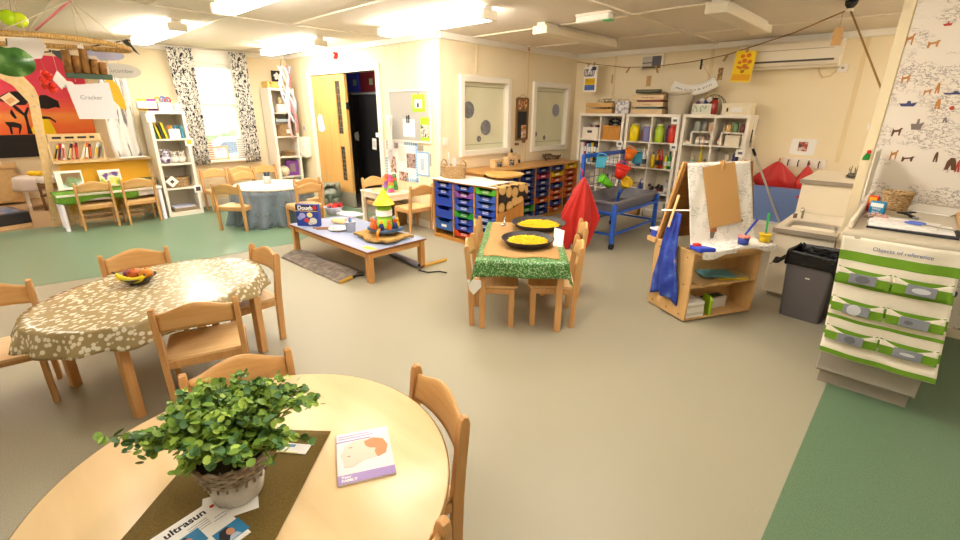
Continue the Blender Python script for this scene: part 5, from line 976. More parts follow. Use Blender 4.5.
t = thing('green_tin', 'dark green tin box at the right end of the art table', 'box', (-7.94, 1.50, .464), 0); MB().box((-.07, -.09, 0), (.07, .09, .09), .006).build('tin', SPR('#5c6a34', 'tin_green'), t); MB().box((-.073, -.093, .075), (.073, .093, .098), .005).build('lid', SPR('#4d5a2c', 'tin_lid'), t)
t = thing('blue_scissors', 'blue handled scissors at the right end of the white art table', 'scissors', (-7.75, 1.53, .465), .4); MB().bar((0, 0, .008), (.11, .02, .008), .01, .006).build('blade', CHROME, t); [MB().tube([(-.02+.025*math.cos(a), s*.022+.018*math.sin(a), .008) for a in [2*PI*q/12 for q in range(12)]], .005, 6, True).build('handle', SPR('#3a6ad0', 'scissor_blue'), t) for s in (-1, 1)]
# ================================================================== hanging hoop with cut-out cards
hc = V((-5.45, .30, 2.0))
t = thing('hanging_hoop', 'large rope wrapped hoop hanging from the ceiling on strings', 'hoop', hc, 0)
HR = multinoise('hoop_wrap', [(.35, '#8f6c3c'), (.5, '#bb9252'), (.65, '#d6b075')], 40, .9, stretch=(1, 5, 1))
MB().tube([(.43*math.cos(a)+.012*math.sin(7*a), .82*math.sin(a)+.012*math.cos(5*a), .012*math.sin(3*a)) for a in [2*PI*k/64 for k in range(64)]], .021, 10, True).build('hoop_ring', HR, t)
ap = V((-5.5, .80, H-.004))
for a in (40, 140, 90, 0): MB().tube([ap-hc, (.43*math.cos(math.radians(a)), .82*math.sin(math.radians(a)), .02)], .003, 5).build('string', SPR('#e0cfae', 'string_cream'), t)
ap2 = fl(13, -2, H-.004); ap2 = V((ap2.x, ap2.y, H-.004)); q = wx(2, 33, -5.02)
for y in (-.15, .12): MB().tube([ap2-hc, (.42, y, .02)], .003, 5).build('string', SPR('#e0cfae', 'string_cream'), t)
MB().tube([ap-hc, V((-5.75, .55, 2.12))-hc], .011, 6).build('pink_ribbon', SPR('#e88a92', 'ribbon_pink', .5), t)
def hang(px, py, X, lab, name, cat, shape, m, extra=None, up=None, sc=1.):
    """a flat card, outline in px offsets, hung by a thread"""
    p = wx(px, py, X); s = (p-_C).dot(_F)/FOC; t = thing(name, lab, cat, p, 0, 'cards on the hoop')
    out = [(dx*s*sc*1.05, -dy*s*sc) for dx, dy in shape]
    MB().prism(out, .004, Matrix(((0, 0, 1, 0), (1, 0, 0, 0), (0, 1, 0, 0), (0, 0, 0, 1)))).build('card', m, t)
    zt = max(o[1] for o in out)
    if up: MB().tube([(.002, 0, zt-.01), (.002, 0, up-p.z)], .002, 4).build('thread', SPR('#e0cfae', 'string_cream'), t)
    if extra: extra(t, s)
    return t
def E_(rx, ry, n=22): return ell(rx, ry, n)
t = hang(11, 61, -5.05, 'green apple picture card, largest card at the left of the hoop', 'apple_card', 'card', [(-14, -2), (-11, -9), (-4, -11), (2, -9), (8, -11), (14, -5), (14, 4), (8, 11), (-6, 11), (-12, 7)], SPR('#eef0ea', 'card_edge'), None, 1.97)
c0 = MB(); s = .0100; c0.grid(lambda u, v: (.02+.014*math.cos(PI*(v-.5)), .155*math.sin(PI*(v-.5))*math.cos(2*PI*u), .115*math.sin(PI*(v-.5))*math.sin(2*PI*u)) if 0 else (.006+.03*(1-v*v), .132*v*math.cos(2*PI*u)*(1-.06*math.sin(2*PI*u)), .108*v*math.sin(2*PI*u)-.02*v*math.exp(-((u-.25)/.05)**2)), 60, 8); c0.build('apple_skin', multinoise('apple_green', [(.35, '#264d1c'), (.55, '#457231'), (.7, '#86ad66')], 7, .2), t)
MB().tube([(.03, .0, .10), (.03, .01, .15)], .005, 6).build('stem', SPR('#5f4a2c', 'apple_stem'), t)
t = thing('lime_ball', 'shiny lime yellow ball pair hanging above the hoop', 'ball', wx(13, 18, -5.3), 0); MB().ball((0, -.025, 0), .055, 14).build('ball', SPR('#b9e01a', 'lime_gloss', .2), t); MB().ball((0, .03, -.008), .055, 14).build('ball', SPR('#d4e82a', 'lime_gloss2', .2), t); MB().tube([(0, 0, .05), (0, .02, ap2.z-t.location.z)], .002, 4).build('thread', TWINE, t)
t = thing('red_beads', 'cluster of shiny red beads hanging under the hoop', 'beads', wx(48.5, 82, -5.5), 0); mb = MB()
for k in range(14): mb.ball((jit(.02), jit(.035), -.07+.011*k), .024, 8)
mb.build('beads', SPR('#e2301c', 'bead_red', .2), t); MB().tube([(0, 0, .06), (0, -.02, 1.97-t.location.z)], .002, 4).build('thread', TWINE, t)
hang(59.5, 80, -5.5, 'white diamond shaped paper hanging beside the red beads', 'diamond_card', 'card', [(0, -9), (5, 0), (0, 9), (-5, 0)], PAPER, None, 1.97)
t = hang(87, 64, -5.6, 'brown basket of bread cut-out on a green base hanging under the hoop', 'bread_card', 'card', [(-15, 8), (-16, 3), (-14, -10), (-10, -12), (-8, -6), (-4, -6), (-4, -17), (0, -18), (2, -8), (8, -8), (12, -2), (16, 2), (15, 12)], SPR('#ece4d8', 'card_edge2'), None, 1.98)
for k in range(5):
    MB().tube([(.015, -.14+.06*k, -.08), (.018, -.13+.06*k, .10-.02*k+.06*(k == 2)-.02*(k == 1))], .030, 8).build('loaf', multinoise('crust', [(.35, '#7a4f24'), (.65, '#b98546')], 12), t)
MB().box((.004, -.17, -.125), (.03, .16, -.08), .008).build('green_base', SPR('#47604c', 'basket_green'), t)
t = hang(105, 55, -5.75, 'pale lilac blue cucumber slip hanging at the hoop end', 'lilac_card', 'card', E_(15, 5), SPR('#b9bbdc', 'card_lilac'), None, 1.99)
t = hang(120, 71, -5.75, 'grey oval word card reading Cucumber hanging at the hoop end', 'word_card', 'card', E_(17, 7), SPR('#cfccc2', 'card_grey'), lambda t, s: words('Cucumber', .05, SPR('#8b8a88', 'word_grey'), t, (.006, -.0, 0), (PI/2, 0, PI/2)), 1.98)
t = hang(92, 100, -5.6, 'white square word card reading Cracker below the hoop', 'word_card', 'card', [(-16, -14), (-8, -14), (16, -17), (17, 18), (-13, 18)], SPR('#efeef2', 'card_white'), lambda t, s: words('Cracker', .048, SPR('#9a9aa2', 'word_grey2'), t, (.006, .0, .02), (PI/2, 0, PI/2)), 1.97)
t = hang(80, 98, -5.62, 'white rabbit shaped card behind the Cracker card', 'rabbit_card', 'card', [(-12, -13), (-9, -16), (-3, -15), (-1, -12), (4, -13), (7, -8), (7, 10), (-2, 14), (-6, 6), (-7, -4), (-8, -9), (-11, -10)], PAPER, None, 1.97)
t = hang(115.5, 95, -5.8, 'long yellow oval card hanging before the tree fabric', 'yellow_card', 'card', [(-5, -15), (0, -15), (4, -8), (6, 4), (6, 14), (2, 13), (-3, 4), (-6, -8)], SPR('#f0bd14', 'card_yellow'), None, 1.98)
t = hang(33, 47, -5.3, 'crumpled white net bow tied to the middle of the hoop', 'net_bow', 'bow', [(-14, -10), (4, -12), (10, -2), (4, 10), (-6, 12), (-18, 2)], SPR('#e3dcd8', 'net_white'), None, 2.0)
for px, py, X, lab in ((61, 58, -8.1, 'left black bunting flag above the mural'), (132, 47, -7.9, 'right black bunting flag near the strip light')):
    hang(px, py, X, lab, 'bunting_flag', 'bunting', [(-8, -7), (7, -6), (5, 8)] if px < 100 else [(-7, -3), (-3, -7), (5, 7), (1, 4)], SPR('#35332f', 'bunting_black'))
a, b2, c = wx(0, 55, -8.12), wx(60, 51, -8.12), wx(128, 40, -7.92)
t = thing('bunting_string', 'dark string carrying the bunting flags across the alcove', 'string'); MB().tube([a, b2, wx(100, 45, -8.05), c, c+V((.1, .15, -.05))], .008, 5).build('cord', SPR('#2f2d2a', 'bunting_cord'), t)
# ================================================================== small beech chairs
CH_SEAT = wood('chair_seat_wood', '#eac692', '#e0b478', 2.5, .35)
CH_BACK = wood('chair_back_wood', '#e2b478', '#d6a262', 3., .35)
CH_LEG = wood('chair_leg_wood', '#d9a870', '#cb965a', 5., .4, stretch=(12, 12, 1))
def make_chair(label, loc, rz):
    t = thing('nursery_chair', label, 'chair', loc, rz); w, zs, zt = .36, .315, .61
    mb = MB(); out = rrect(w+.0, .335, .035); mb.prism(out, .016, Matrix.Translation((0, .012, zs-.016)), .004); mb.build('seat', CH_SEAT, t)
    # backrest: arched top, gently hollow
    def bk(u, v):
        x = (u-.5)*(w-.03); top = .115+.03*math.cos(2*PI*(u-.5))**1 if abs(u-.5) < .5 else .1
        top = .098+.036*(.5+.5*math.cos(2*PI*(u-.5))); return (x, -.172-.022*(1-(2*u-1)**2)-.02*v, zt-.135+top*v+.006*(1-(2*u-1)**2))
    MB().grid(bk, 20, 6, thick=.013).build('backrest', CH_BACK, t)
    for s in (-1, 1):
        x = s*(w/2-.003)
        mb = MB(); mb.prism([(-.168, 0), (-.128, 0), (-.138, zs), (-.165, zt-.03), (-.170, zt-.008), (-.182, zt), (-.197, zt-.006), (-.203, zt-.03), (-.178, zs)], .026, Matrix(((0, 0, 1, x-.013), (1, 0, 0, 0), (0, 1, 0, 0), (0, 0, 0, 1))), .004); mb.build('leg', CH_LEG, t)
        mb = MB(); mb.box((x-.013, .118, 0), (x+.013, .158, zs-.017), .004); mb.build('leg', CH_LEG, t)
        MB().box((x-.011, -.135, zs-.058), (x+.011, .12, zs-.017), .004).build('side_rail', CH_LEG, t)
    MB().box((-w/2+.012, .122, zs-.052), (w/2-.012, .144, zs-.017), .003).build('cross_rail', CH_LEG, t); MB().box((-w/2+.012, -.158, zs-.055), (w/2-.012, -.138, zs-.012), .003).build('cross_rail', CH_LEG, t)
    return t
CHAIR = None
def chair(loc, deg, label, group):
    global CHAIR
    if CHAIR is None: CHAIR = make_chair(label, (*loc, 0.0), math.radians(deg)); CHAIR['group'] = group; return CHAIR
    o = dup(CHAIR, (*loc, 0.0), math.radians(deg), label, group); return o
def from_posts(a, b, deg, label, group, z=.6):
    """back post tops seen at a and b"""
    A, B = fl(*a, z), fl(*b, z); m = (A+B)/2; r = math.radians(deg); f = V((-math.sin(r), math.cos(r), 0)); m += f*.185
    return chair((m.x, m.y), deg, label, group)
G1 = 'chairs at the spotted table'
from_posts((148, 311), (237, 297), 71.5, 'beech chair tucked into the near side of the spotted table, back towards us', G1)
from_posts((97, 257), (168, 247), -99, 'beech chair at the far side of the spotted table behind the fruit bowl', G1)
from_posts((250, 244), (278, 255), 183, 'beech chair at the end of the spotted table next to the grey floor mat', G1)
chair((-3.25, -.20), -98, 'beech chair cut by the left photo edge beside the spotted table', G1)
G2 = 'chairs at the round wooden table'
from_posts((180, 374), (288, 347), -103.5, 'beech chair behind the potted plant at the round table', G2, .61)
from_posts((418, 365), (462, 414), 165, 'beech chair at the round table beside the pink booklet', G2, .61)
chair((-.785, .345), 92, 'beech chair of which only a post top shows at the bottom edge of the photo', G2)
gc, gu, gv = V((-2.16, 2.79, 0)), V((.79, .62, 0)), V((-.62, .79, 0))
G3 = 'chairs at the grass cloth table'
for u, v, dg, lab in ((-.20, -.32, -52, 'beech chair at the grass cloth table, nearer one on the tray unit side'), (-.20, .28, -52, 'beech chair at the grass cloth table, farther one on the tray unit side'), (.23, -.28, 128, 'beech chair at the grass cloth table, nearer one on the easel side'), (.33, .30, 128, 'beech chair at the grass cloth table, farther one below the red apron')):
    p = gc+gu*u+gv*v; chair((p.x, p.y), dg, lab, G3)
G4 = 'chairs around the net draped table'
chair((-6.335, 2.115), 36, 'beech chair in front of the net draped round table, near its left side', G4)
chair((-7.15, 2.62), -80, 'beech chair behind the net draped table, only its back rising above the top', G4)
chair((-5.765, 2.745), 91, 'beech chair at the right of the net draped table, nearer of the pair', G4)
chair((-6.185, 2.93), 90, 'beech chair at the right of the net draped table, farther of the pair', G4)
G5 = 'chairs lined up under the window'
for y, lab in ((2.38, 'beech chair under the window, next to the left bookshelf'), (2.78, 'beech chair under the window, middle of the row of three'), (3.16, 'beech chair under the window, next to the corner bookshelf')): chair((-7.78, y), -90, lab, G5).location.z = .003
G6 = 'chairs at the art table'
chair((-7.74, .845), 90, 'beech chair at the art table in front of the grass mat and landscape picture', G6).location.z = .003
chair((-7.70, 1.31), 92, 'beech chair at the art table next to the left bookshelf', G6).location.z = .003
G7 = 'chairs at the little square table'
chair((-4.665, 3.685), 90, 'beech chair right of the little square table, next to the tray unit', G7)
chair((-5.34, 3.675), -90, 'beech chair behind the stacking cups at the door side of the square table', G7)
for o in list(COL.objects):
    if o.name.startswith('nursery_chair') and o.location.x < -5.3: o.location.z = .003
t = thing('brown_chair', 'small dark brown chair tucked under the alcove table', 'chair', (-9.62, .62, .003), 1.2)
for sx in (-1, 1):
    for sy in (-1, 1): MB().bar((sx*.13, sy*.13, 0), (sx*.13, sy*.13, .22 if sy > 0 else .42), .03, .03, .003).build('leg', DW, t)
MB().box((-.15, -.15, .21), (.15, .15, .235), .004).build('seat', DW, t); MB().box((-.14, -.14, .33), (.14, -.12, .41), .004).build('backrest', DW, t)
# ================================================================== near round table
RT = V((-1.135, .305, 0)); RZ = .53; RR = .535
t = thing('round_table', 'large round pale wooden table in the foreground', 'table', RT)
MB().lathe([(0, RZ-.024), (RR-.004, RZ-.024), (RR, RZ-.020), (RR, RZ-.004), (RR-.004, RZ), (0, RZ)], n=96).build('tabletop', [wood('round_top_wood', '#edd2a4', '#e4c390', 1.6, .28, stretch=(1, 6, 6))], t)
MB().lathe([(RR+.0005, RZ-.021), (RR+.003, RZ-.018), (RR+.003, RZ-.006), (RR+.0005, RZ-.003)], n=96).build('edge_band', wood('edge_band_wood', '#b8803c', '#a3702f', 4.), t)
for a in (45, 135, 225, 315): x, y = .36*math.cos(math.radians(a)), .36*math.sin(math.radians(a)); MB().bar((x, y, 0), (x, y, RZ-.024), .05, .05, .005).build('leg', CH_LEG, t)
MB().box((-.36, -.02, RZ-.08), (.36, .02, RZ-.024), .003).build('apron_rail', CH_LEG, t); MB().box((-.02, -.36, RZ-.08), (.02, .36, RZ-.024), .003).build('apron_rail', CH_LEG, t)
OLIVE = multinoise('olive_felt', [(.3, '#634f22'), (.7, '#77612c')], 200, .95)
a, b2, c, d = fl(333, 432, RZ), fl(303, 430, RZ), fl(122, 538, RZ), fl(262, 562, RZ); zz = RZ+.0015
lv = ((a+b2)/2-(c+d)/2); ang = math.atan2(lv.y, lv.x)
e1 = fl(331, 432, RZ); e2 = fl(276, 540, RZ); g1 = fl(122, 540, RZ)
axis = V((.55, .84, 0)); axis = (e1-e2).to_2d().to_3d().normalized(); nrm = V((-axis.y, axis.x, 0)); wd = (g1-e2).dot(nrm); Lr = 1.02
cm = e1+nrm*wd/2-axis*Lr/2
mb = MB(); mb.grid(lambda u, v: (-Lr/2+Lr*u, -abs(wd)/2+abs(wd)*v, .002+.0012*math.sin(23*u+3*v)), 40, 8, thick=.002)
solo(mb, 'table_runner', 'olive brown felt runner laid across the round table under the plant', 'runner', OLIVE, (cm.x, cm.y, RZ+.001), math.atan2(axis.y, axis.x))
# potted plant
pp = fl(237, 482, RZ); pp = V((-1.115, .255, RZ+.0065))
t = thing('potted_plant', 'bushy green leafy plant in a whitewashed wicker pot on the runner', 'plant', pp)
PW = multinoise('whitewashed_pot', [(.35, '#9a9690'), (.5, '#c9c5c0'), (.65, '#dedbd6')], 22, .9, stretch=(1, 1, .5))
MB().lathe([(0, 0), (.056, 0), (.060, .004), (.076, .085), (.072, .085), (.058, .01), (0, .01)], n=32).build('pot', PW, t)
PWK = multinoise('grey_wicker', [(.35, '#7a6a5c'), (.6, '#b0a394')], 50, .9); mb = MB()
for k in range(7): mb.tube([((.079+.0022*k)*math.cos(q*2*PI/40), (.079+.0022*k)*math.sin(q*2*PI/40), .084+.0085*k+.0035*math.sin(q*2*PI/40*13+k*PI)) for q in range(40)], .0048, 5, True)
for k in range(22): a0 = 2*PI*k/22; mb.tube([(.076*math.cos(a0), .076*math.sin(a0), .065), (.081*math.cos(a0+.07), .081*math.sin(a0+.07), .10), (.094*math.cos(a0), .094*math.sin(a0), .145)], .003, 4)
mb.build('wicker_rim', PWK, t)
MB().lathe([(0, .115), (.08, .115), (.08, .10), (0, .10)], n=20).build('soil', SPR('#3a2c20', 'soil', .95), t)
rnd = random.Random(11); lv_b, st_b = [MB(), MB(), MB()], MB()
def leaf(mb, p, n, r):
    n = n.normalized(); u = n.orthogonal().normalized(); w2 = n.cross(u); ph = rnd.uniform(0, 6); vs = []
    c = mb.bm.verts.new(p-n*r*.18)
    for k in range(8):
        a = ph+2*PI*k/8; rr2 = r*(1+.1*math.cos(a*2)); vs.append(mb.bm.verts.new(p+(u*math.cos(a)+w2*math.sin(a))*rr2))
    mb._tag([mb.bm.faces.new((c, vs[k], vs[(k+1) % 8])) for k in range(8)], True)
cdir = V((.684, -.73, 0)); side = V((.73, .684, 0))
for sidx in range(110):
    a = rnd.uniform(0, 2*PI); el = rnd.uniform(.10, 1.25); L = rnd.uniform(.09, .20)*(1.2 if el < .5 else .85)
    d = V((math.cos(a)*math.cos(el), math.sin(a)*math.cos(el), math.sin(el)))
    sd = d.dot(side); L *= .72*(1+.18*abs(sd)**1.5)
    base = V((d.x*.05, d.y*.05, .155)); tip = base+d*L; droop = rnd.uniform(.0, .06)*(1.2-math.sin(el)); pts = []
    for q in range(9):
        f = q/8; pt = base.lerp(tip, f); pt.z += .05*math.sin(PI*f*.7)-droop*f*f*1.0; pts.append(pt)
    st_b.tube(pts, [.0022-.0012*q/8 for q in range(9)], 4)
    for q in range(2, 9):
        for s in range(4 if q < 8 else 5):
            n = V((rnd.gauss(0, .8), rnd.gauss(0, .8), 1)); off2 = V((rnd.uniform(-1, 1), rnd.uniform(-1, 1), rnd.uniform(-.6, .6)))*.017
            leaf(lv_b[rnd.choice((0, 0, 0, 1, 1, 2))], pts[q]+off2, n, rnd.uniform(.0075, .0145)*(.75 if q == 8 else 1))
st_b.build('stems', SPR('#6a7a35', 'stem_green', .7), t)
fo = lv_b[0].build('foliage', mat('leaf_green', '#7fa040', .45, noise=.3, nscale=30), t)
lv_b[1].build('foliage', mat('leaf_dark', '#557d44', .45, noise=.3, nscale=30), t); lv_b[2].build('foliage', mat('leaf_lime', '#aac653', .45, noise=.25, nscale=30), t)
# leaflet, card, booklet
def slab(pts, z, h, name, label, cat, m):
    P = [fl(x, y, z) for x, y in pts]; c = sum(P, V((0, 0, 0)))/len(P); t = thing(name, label, cat, (c.x, c.y, z))
    return t, P, c
lf0, lf1 = fl(213, 500, RZ), fl(262, 499, RZ)
ax = (fl(213, 500, RZ)-fl(150, 541, RZ)).normalized(); ay = V((-ax.y, ax.x, 0)); ra = math.atan2(ax.y, ax.x)
cc = fl(214, 500.5, RZ)-ax*.115-ay*.075+V((0, 0, .0055))
t = thing('sun_cream_leaflet', 'white leaflet with two small portrait pictures in front of the plant pot', 'leaflet', cc, ra)
MB().box((-.125, -.10, 0), (.115, .075, .0012)).build('sheet', PAPER, t)
words('ultrasun', .029, INK, t, (.035, .052, .0014), (0, 0, 0), depth=.0002, bold=.0008); MB().prism(ell(.006, .005, 12), .0004, Matrix.Translation((.1, .054, .0013))).build('red_dot', RED, t)
for k in range(4): MB().box((.03, .028-.008*k, .0013), (.075, .030-.008*k, .0015)).build('text_line', SPR('#9a98a0', 'text_grey'), t)
MB().box((.085, .01, .0013), (.11, .012, .0015)).box((.08, .0, .0013), (.11, .002, .0015)).build('text_line', SPR('#8a94b8', 'text_blue'), t)
for pxy in ((189, 543), (231, 532)):
    lp_ = Matrix.Rotation(-ra, 3, 'Z') @ (fl(*pxy, RZ+.006)-cc); x, y = lp_.x, lp_.y
    MB().box((x-.032, y-.026, .0013), (x+.032, y+.026, .0016)).build('portrait_ground', SPR('#2f7fb0', 'portrait_blue'), t)
    MB().prism([(-.022, -.022), (-.024, .0), (-.014, .020), (.004, .022), (.012, .008), (.008, -.010), (.016, -.024)], .0003, Matrix.Translation((x-.004, y, .0016))).build('portrait_hair', INK, t); MB().prism(ell(.009, .012, 14), .0003, Matrix.Translation((x, y+.002, .0019))).build('portrait_face', SPR('#cf9270', 'portrait_skin'), t); MB().prism([(-.016, -.024), (.014, -.024), (.008, -.010), (-.006, -.010)], .0003, Matrix.Translation((x, y, .0018))).build('portrait_coat', SPR('#b9c6d8', 'portrait_coat'), t)
q1 = fl(262, 499, RZ); t = thing('white_leaflet', 'second white leaflet sticking out under the plant pot', 'leaflet', (-1.075, .245, RZ+.0045), ra-.5); MB().box((-.09, -.04, 0), (.04, .055, .0008)).build('sheet', PAPER, t); MB().box((-.03, .03, .0008), (.03, .031, .0011)).build('text_line', SPR('#8a94b8', 'text_blue'), t)
cc = fl(294, 449, RZ+.005); t = thing('name_card', 'small white folded card with a blue and yellow edge behind the plant', 'card', (cc.x, cc.y, RZ+.0055), .65); MB().box((-.045, -.02, 0), (.045, .02, .003)).build('card', PAPER, t); MB().box((-.04, -.02, .003), (.02, -.017, .0034)).build('yellow_edge', SPR('#d8d23a', 'card_yel'), t); MB().box((-.03, .004, .003), (.0, .015, .0034)).build('blue_print', SPR('#5a86c0', 'card_blu'), t)
B0, B1, B3 = fl(335, 438, RZ), fl(386, 428, RZ), fl(340, 489, RZ); bx = (B1-B0); bw2 = bx.length; bx.normalize(); by = V((-bx.y, bx.x, 0)); B2 = fl(397, 473, RZ); bh = ((B3-B0).length+(B2-B1).length)/2
cc = (B0+B1+B2+B3)/4; t = thing('baby_booklet', 'square lilac booklet with a baby picture on the round table', 'booklet', (cc.x, cc.y, RZ+.001), math.atan2(bx.y, bx.x))
w2, h2 = bw2/2, bh/2
MB().box((-w2, -h2, 0), (w2, h2, .007), .001).build('cover', SPR('#e5dbe8', 'booklet_lilac', .35), t)
MB().box((-w2+.002, -h2+.03, .0068), (w2-.002, h2-.036, .0074)).build('picture_ground', SPR('#f0dede', 'booklet_blush', .35), t); MB().box((-w2, -h2, .0069), (w2, -h2+.032, .0076)).build('purple_band', SPR('#a58cc4', 'booklet_purple', .35), t); MB().box((-w2, h2-.041, .0069), (w2*.3, h2-.036, .0076)).build('thin_band', SPR('#9684b8', 'booklet_band', .35), t)
MB().prism([(-.052, -.012), (-.058, .004), (-.05, .016), (-.046, .032), (-.02, .044), (.03, .044), (.05, .02), (.05, -.01), (.03, -.022), (.0, -.026), (-.03, -.040), (-.05, -.036)], .0006, Matrix.Translation((-.004, .004, .0074)) @ Matrix.Diagonal((1.12, 1.3, 1, 1))).build('baby_face', SPR('#f3c9b6', 'baby_skin', .35), t)
MB().prism([(.006, .036), (.03, .044), (.056, .034), (.066, .01), (.058, -.016), (.036, -.024), (.03, -.006), (.034, .008), (.018, .012), (.008, .022)], .0006, Matrix.Translation((-.004, .004, .0080)) @ Matrix.Diagonal((1.12, 1.3, 1, 1))).build('baby_hair', SPR('#dc8a5a', 'baby_hair', .4), t)
MB().prism(ell(.006, .0018, 10), .0003, Matrix.Translation((-.038, .034, .0080))).prism(ell(.005, .0022, 10), .0003, Matrix.Translation((-.045, -.002, .0080))).build('face_marks', SPR('#a8705e', 'baby_marks'), t)
words('Your', .013, PAPER, t, (-w2+.010, -h2+.0225, .0077), (0, 0, 0), align='LEFT', depth=.0002, bold=.0004); words('FAMILY', .013, PAPER, t, (-w2+.010, -h2+.0095, .0077), (0, 0, 0), align='LEFT', depth=.0002, bold=.0004)
for k in range(2): MB().box((-w2+.008, h2-.016-.011*k, .0072), (w2*(.4 if k else .25), h2-.012-.011*k, .0076)).build('text_line', SPR('#b7a6cc', 'booklet_text'), t)
# ================================================================== spotted oval table
ST = V((-3.02, .50, 0)); SA = math.radians(107); SZ = .52
t = thing('oval_table', 'oval table under the brown spotted oilcloth', 'table', ST, SA)
MB().prism(ell(.585, .44, 48), .025, Matrix.Translation((0, 0, SZ-.028)), .005).build('tabletop', PALE, t)
for sx in (-1, 1):
    for sy in (-1, 1): MB().bar((sx*.375, sy*.31, 0), (sx*.375, sy*.31, SZ-.028), .045, .05, .005).build('leg', CH_LEG, t)
for s in (-1, 1): MB().box((-.39, s*.30-.012, SZ-.10), (.39, s*.30+.012, SZ-.028), .003).build('apron_rail', CH_LEG, t); MB().box((s*.40-.012, -.29, SZ-.10), (s*.40+.012, .29, SZ-.028), .003).build('apron_rail', CH_LEG, t)
OIL = cells('spotted_oilcloth', '#a8946a', '#eee6d0', 30, .36, .44, .22, stretch=(1, 1.5, 1.2), coat=.3)
def oil(u, v):
    a = 2*PI*u; rx, ry = .60, .455
    if v < .6: q = v/.6; return (rx*q*math.cos(a), ry*q*math.sin(a), SZ+.002)
    q = (v-.6)/.4; fl_ = 1+.06*q+.03*q*math.sin(17*a+.8)+.015*q*math.sin(5*a); hem = .10+.02*math.cos(2*a-.6)+.008*math.sin(11*a)
    return (rx*fl_*math.cos(a), ry*fl_*math.sin(a), SZ+.002-hem*q*(.75+.25*q))
nodes(OIL)[1].inputs['Coat Roughness'].default_value = .22
solo(MB().grid(oil, 132, 20, thick=.002), 'oilcloth', 'brown oilcloth with cream spots covering the oval table', 'tablecloth', OIL, ST, SA)
fb = fl(140, 283, SZ); t = thing('fruit_bowl', 'shallow clear glass bowl standing on the spotted oilcloth', 'bowl', (fb.x, fb.y, SZ+.006))
MB().lathe([(0, 0), (.05, 0), (.055, .004), (.088, .036), (.092, .040), (.088, .042), (.052, .010), (0, .008)], n=32).build('glass_bowl', mat('dark_glass', '#5a5248', .08, trans=.6), t); MB().lathe([(.04, 0), (.05, -.002), (.05, .002), (.04, .003)], n=24).build('foot', mat('dark_glass', '#5a5248'), t)
base = V((fb.x, fb.y, SZ+.006)); fs = V((.73, .684, 0)); ff = V((.684, -.73, 0))
def fruit(dx, dy, z, r, m, label, name, stem=True):
    p = base+fs*dx+ff*dy; t = thing(name, label, 'fruit', (p.x, p.y, p.z+z), 0, 'fruit in the bowl'); MB().lathe([(0, r*.12), (r*.35, 0), (r*.8, r*.3), (r, r*.95), (r*.85, r*1.5), (r*.45, r*1.78), (r*.1, r*1.62), (0, r*1.6)], n=20).build('fruit_body', m, t); MB().cyl((0, 0, r*1.6), (.003, 0, r*1.85), .003, n=6).build('stem', INK, t)
fruit(-.03, -.015, .012, .036, multinoise('red_apple', [(.4, '#a8321f'), (.6, '#d07a3a')], 18, .3), 'red apple in the glass bowl behind the banana', 'apple'); fruit(.035, -.02, .012, .038, mat('orange_peel', '#e08a34', .4, bump=.3, bscale=200), 'orange in the glass bowl beside the red apple', 'orange'); fruit(-.07, -.015, .022, .026, multinoise('plum', [(.4, '#6a2a3a'), (.6, '#b0606a')], 14, .35), 'small dark plum at the left of the bowl', 'plum')
p = base+ff*.045; t = thing('banana', 'yellow banana lying along the front of the fruit bowl', 'fruit', (p.x, p.y, p.z+.03), math.atan2(fs.y, fs.x), 'fruit in the bowl')
pts = [(.085*math.sin(a), -.01, .05*(1-math.cos(a))*1.1) for a in [(-1.35+2.5*k/12) for k in range(13)]]
MB().tube(pts, [.006, .010, .014, .0165, .018, .0185, .0185, .0185, .018, .017, .015, .011, .006], 8).build('peel', SPR('#ead21e', 'banana', .4), t); MB().tube([pts[0], V(pts[0])+V((-.02, 0, .008))], .005, 6).tube([pts[-1], V(pts[-1])+V((.006, 0, .006))], .006, 6).build('tip', SPR('#40321a', 'banana_tip'), t)
# ================================================================== grass cloth table with pasta bowls
GA = math.atan2(gu.y, gu.x); GZ = .53
t = thing('activity_table', 'small rectangular table under the green leaf print cloth', 'table', gc, GA)
MB().box((-.30, -.56, GZ-.025), (.30, .56, GZ), .004).build('tabletop', PALE, t)
for sx in (-1, 1):
    for sy in (-1, 1): MB().bar((sx*.27, sy*.53, 0), (sx*.27, sy*.53, GZ-.025), .045, .045, .004).build('leg', CH_LEG, t)
for s in (-1, 1): MB().box((s*.27-.01, -.51, GZ-.085), (s*.27+.01, .51, GZ-.025), .003).build('apron_rail', CH_LEG, t); MB().box((-.25, s*.53-.01, GZ-.085), (.25, s*.53+.01, GZ-.025), .003).build('apron_rail', CH_LEG, t)
LEAFC = multinoise('leaf_print_cloth', [(.34, '#285c2c'), (.43, '#477f38'), (.5, '#2c6332'), (.56, '#6b9e50'), (.62, '#d2dabc'), (.68, '#4f8f3f')], 85, .4, detail=5, dist=.8)
def drape(hx, hy, hang, zt, rnd_):
    def f(u, v):
        x = (u-.5)*2*(hx+hang); y = (v-.5)*2*(hy+hang); z = zt; ox = max(0, abs(x)-hx); oy = max(0, abs(y)-hy); sx = 1 if x > 0 else -1; sy = 1 if y > 0 else -1
        if ox > 0: x = sx*(hx+.012+ox*.10+.008*math.sin(14*y+rnd_)*ox/hang)
        if oy > 0: y = sy*(hy+.012+oy*.10+.010*math.sin(17*x+rnd_)*oy/hang)
        z = zt-max(ox, oy)-(.35*min(ox, oy)); 
        if ox > 0 and oy > 0: x += sx*.03*min(ox, oy)/hang; y += sy*.03*min(ox, oy)/hang
        return (x, y, z)
    return f
solo(MB().grid(drape(.305, .57, .115, GZ+.004, .5), 44, 64, thick=.0025), 'leaf_print_cloth', 'green leaf print tablecloth hanging over the bowl table', 'tablecloth', LEAFC, gc, GA)
